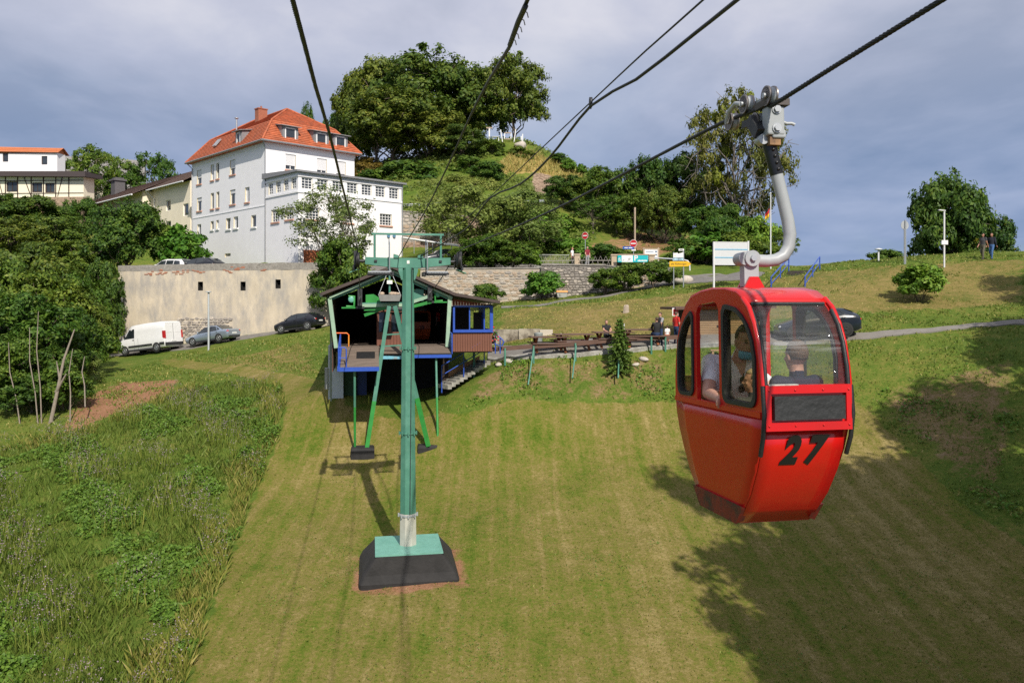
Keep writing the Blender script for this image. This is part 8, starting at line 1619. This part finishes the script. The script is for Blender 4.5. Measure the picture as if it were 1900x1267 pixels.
# brambles: leafy low mounds where the noise is high
bm = np.clip((noise2(X_, Y_, .62, 11) + .05 + .35*noise2(X_, Y_, 2.3, 4)) * 1.5, 0, 1) * (rng.random(len(X_)) < .55*np.clip(Y_/19,.8,2)**-1.3); s3 = bm > .25
xb, yb = X_[s3], Y_[s3]; hb_ = bm[s3] * (.15 + .3*np.clip(noise2(xb, yb, 1.6, 2)+.5, 0, 1)) * np.sqrt(rng.random(s3.sum())); Cn = np.stack([xb, yb, Z_[s3] + .05 + hb_], 1); Nn = rng.normal(size=Cn.shape)*.65 + np.array([.1, -.35, 1.0]); V, Fa = leaf_quads(Cn, Nn, .075, rng, 1.35)
put('brambles', 'leafy bramble patches among the weeds on the left slope', 'brambles', V, Fa, leafmat('bramble_leaf', [(.1,(.045,.08,.012)),(.5,(.085,.14,.022)),(.85,(.135,.19,.035)),(1,(.18,.21,.06))], trans=.25))
s4 = (noise2(X_, Y_, .8, 21) > .18) & (rng.random(len(X_)) < .02); xt, yt, zt_ = X_[s4], Y_[s4], Z_[s4]; n = len(xt); hh = rng.uniform(.5, .95, n); V, Fa = blades(xt, yt, zt_, hh, .012, rng, .12)
put('thistle_stems', 'tall thistle stems rising from the weeds', 'weeds', V, Fa, GR_G); Cn = np.repeat(np.stack([xt, yt, zt_ + hh], 1), 4, 0) + rng.normal(size=(n*4, 3))*np.array([.09,.09,.06]); V, Fa = leaf_quads(Cn, rng.normal(size=Cn.shape), .032, rng, 1.2); put('thistle_heads', 'dull purple thistle heads above the weeds', 'weeds', V, Fa, leafmat('thistle_purple', [(.1,(.10,.075,.075)),(.6,(.17,.13,.135)),(1,(.24,.2,.2))], trans=.1))
# mown lawn: short grass
X_, Y_ = sample(420000, -14, 22, 15, 40, rng); k = inpoly(X_, Y_, LAWN); X_, Y_ = X_[k], Y_[k]; Z_ = height(X_, Y_); k = vis(X_, Y_, Z_, 20) & (rng.random(len(X_)) < np.clip(20/Y_, 0, 1)**1.2 * .13); X_, Y_, Z_ = X_[k], Y_[k], Z_[k]
V, Fa = blades(X_, Y_, Z_+.02, rng.uniform(.008, .026, len(X_)), .006+.0004*Y_, rng, 1.6); put('mown_grass', 'short mown grass with yellow mowing lines', 'grass', V, Fa, leafmat('lawn_blade', [(.05,(.07,.11,.016)),(.45,(.13,.155,.028)),(.75,(.19,.18,.045)),(1,(.26,.225,.085))], trans=.2))
s = (noise2(X_, Y_, .75, 15) + .6*noise2(X_, Y_, 2.4, 3) > .42) & (rng.random(len(X_)) < .8); Cn = np.stack([X_[s], Y_[s], Z_[s]+.015], 1); Cn = np.repeat(Cn, 2, 0) + rng.normal(size=(2*len(Cn), 3))*np.array([.1,.1,.006]); V, Fa = leaf_quads(Cn, rng.normal(size=Cn.shape)*.35 + np.array([0,-.15,1]), .035, rng, 1.3); put('clover_patches', 'low clover and daisy leaves scattered through the mown lawn', 'clover', V, Fa, leafmat('clover_leaf', [(.1,(.06,.105,.015)),(.6,(.10,.15,.026)),(1,(.19,.18,.05))], trans=.15))
# rough tufts on banks and meadow
X_, Y_ = sample(520000, -26, 34, 26, 64, rng); Z_ = height(X_, Y_); ok = vis(X_, Y_, Z_, 30) & ~inpoly(X_, Y_, LAWN) & ~inpoly(X_, Y_, WEED); 
RDS = [hp([(905,671),(1120,658),(1250,647),(1440,641),(1600,630),(1895,602),(1895,594),(1600,619),(1440,622),(1240,622),(1040,635),(905,644)]), hp([(930,573),(1080,557),(1225,532),(1400,522),(1420,506),(1280,511),(1220,525),(1080,552),(930,568)]), hp([(150,673),(333,657),(440,639),(600,612)]) + [(-9,60),(-9,66),(-34,71),(-48,71)]]
for r_ in RDS: ok &= ~inpoly(X_, Y_, r_)
stf = SI.to_3x3(); lxx = (X_-S0.x)*RR.x + (Y_-S0.y)*RR.y; lyy = (X_-S0.x)*RH.x + (Y_-S0.y)*RH.y; ok &= ~((lxx > lw-.3) & (lxx < brx+.2) & (lyy > -.2) & (lyy < 14)); ok &= Y_ < wall_d(X_) - 1.0
X_, Y_, Z_ = X_[ok], Y_[ok], Z_[ok]; bank_ = np.maximum(inpoly(X_, Y_, BANK), inpoly(X_, Y_, BANK2)); dryz = inpoly(X_, Y_, DRY); n1 = noise2(X_, Y_, .9, 5); n2 = noise2(X_, Y_, 2.1, 9); rr = rng.random(len(X_))
s = (rr < np.clip(.22 + .35*n1, .03, .6) * np.where(dryz, .45, 1)); hh = np.clip(.075 + .05*n2[s] + rng.normal(size=s.sum())*.03, .03, .25) * np.where(dryz[s], .7, 1.0); V, Fa = blades(X_[s], Y_[s], Z_[s], hh, .014+.0006*Y_[s], rng, .6)
mi = np.where(dryz[s] & (n1[s] < .45) | (rng.random(s.sum()) < .12), 1, 0); o_ = tag(link('rough_grass', raw_mesh('rough_grass', V, Fa, [GR_G, GR_Y], mi)), 'patchy rough grass on the banks and the meadow', 'grass', None, 'stuff')
s = (n1 > .25) & (rr > .55) & (rr < .85) & (bank_ > 0); Cn = np.stack([X_[s], Y_[s], Z_[s] + rng.uniform(.02, .14, s.sum())], 1); V, Fa = leaf_quads(Cn, rng.normal(size=Cn.shape)*.5 + np.array([0,-.3,1]), .085, rng, 1.4); put('ground_cover', 'low creeping green plants on the soil banks', 'ground cover', V, Fa, LF_BRIGHT)
# castle hill: undergrowth and dry grass
X_, Y_ = sample(110000, -48, 24, 68, 124, rng); Z_ = height(X_, Y_); px_, py_ = CX + F*X_/Y_, HY - F*Z_/Y_; ok = (px_ > 640) & (px_ < 1500) & (Y_ > 75) & ~inpoly(X_, Y_, CLIFF) & ~inpoly(X_, Y_, CLIFF2) & ~((Y_ > 75) & (Y_ < 80) & (px_ < 900)); X_, Y_, Z_ = X_[ok], Y_[ok], Z_[ok]; td = inpoly(X_, Y_, TOPDRY); sh_ = inpoly(X_, Y_, LITTER) & (rng.random(len(X_)) < .85)
s = td; V, Fa = blades(X_[s], Y_[s], Z_[s], rng.uniform(.3, .8, s.sum()), .05, rng, .4); put('dry_hill_grass', 'tall tawny dry grass on the mound top', 'grass', V, Fa, GR_Y)
s = ~td & ~sh_ & (noise2(X_, Y_, .3, 4) > .12); Cn = np.stack([X_[s], Y_[s], Z_[s] + rng.random(s.sum())*.9*np.clip(noise2(X_[s], Y_[s], .5, 1)+.6, .15, 1)], 1); V, Fa = leaf_quads(Cn, rng.normal(size=Cn.shape)*.7 + np.array([.15,-.8,.6]), .22, rng, 1.4); put('hill_undergrowth', 'dense low undergrowth covering the mound slopes', 'undergrowth', V, Fa, leafmat('undergrowth_leaf', [(.1,(.05,.075,.014)),(.5,(.105,.135,.026)),(.85,(.16,.18,.04)),(1,(.24,.21,.08))]))
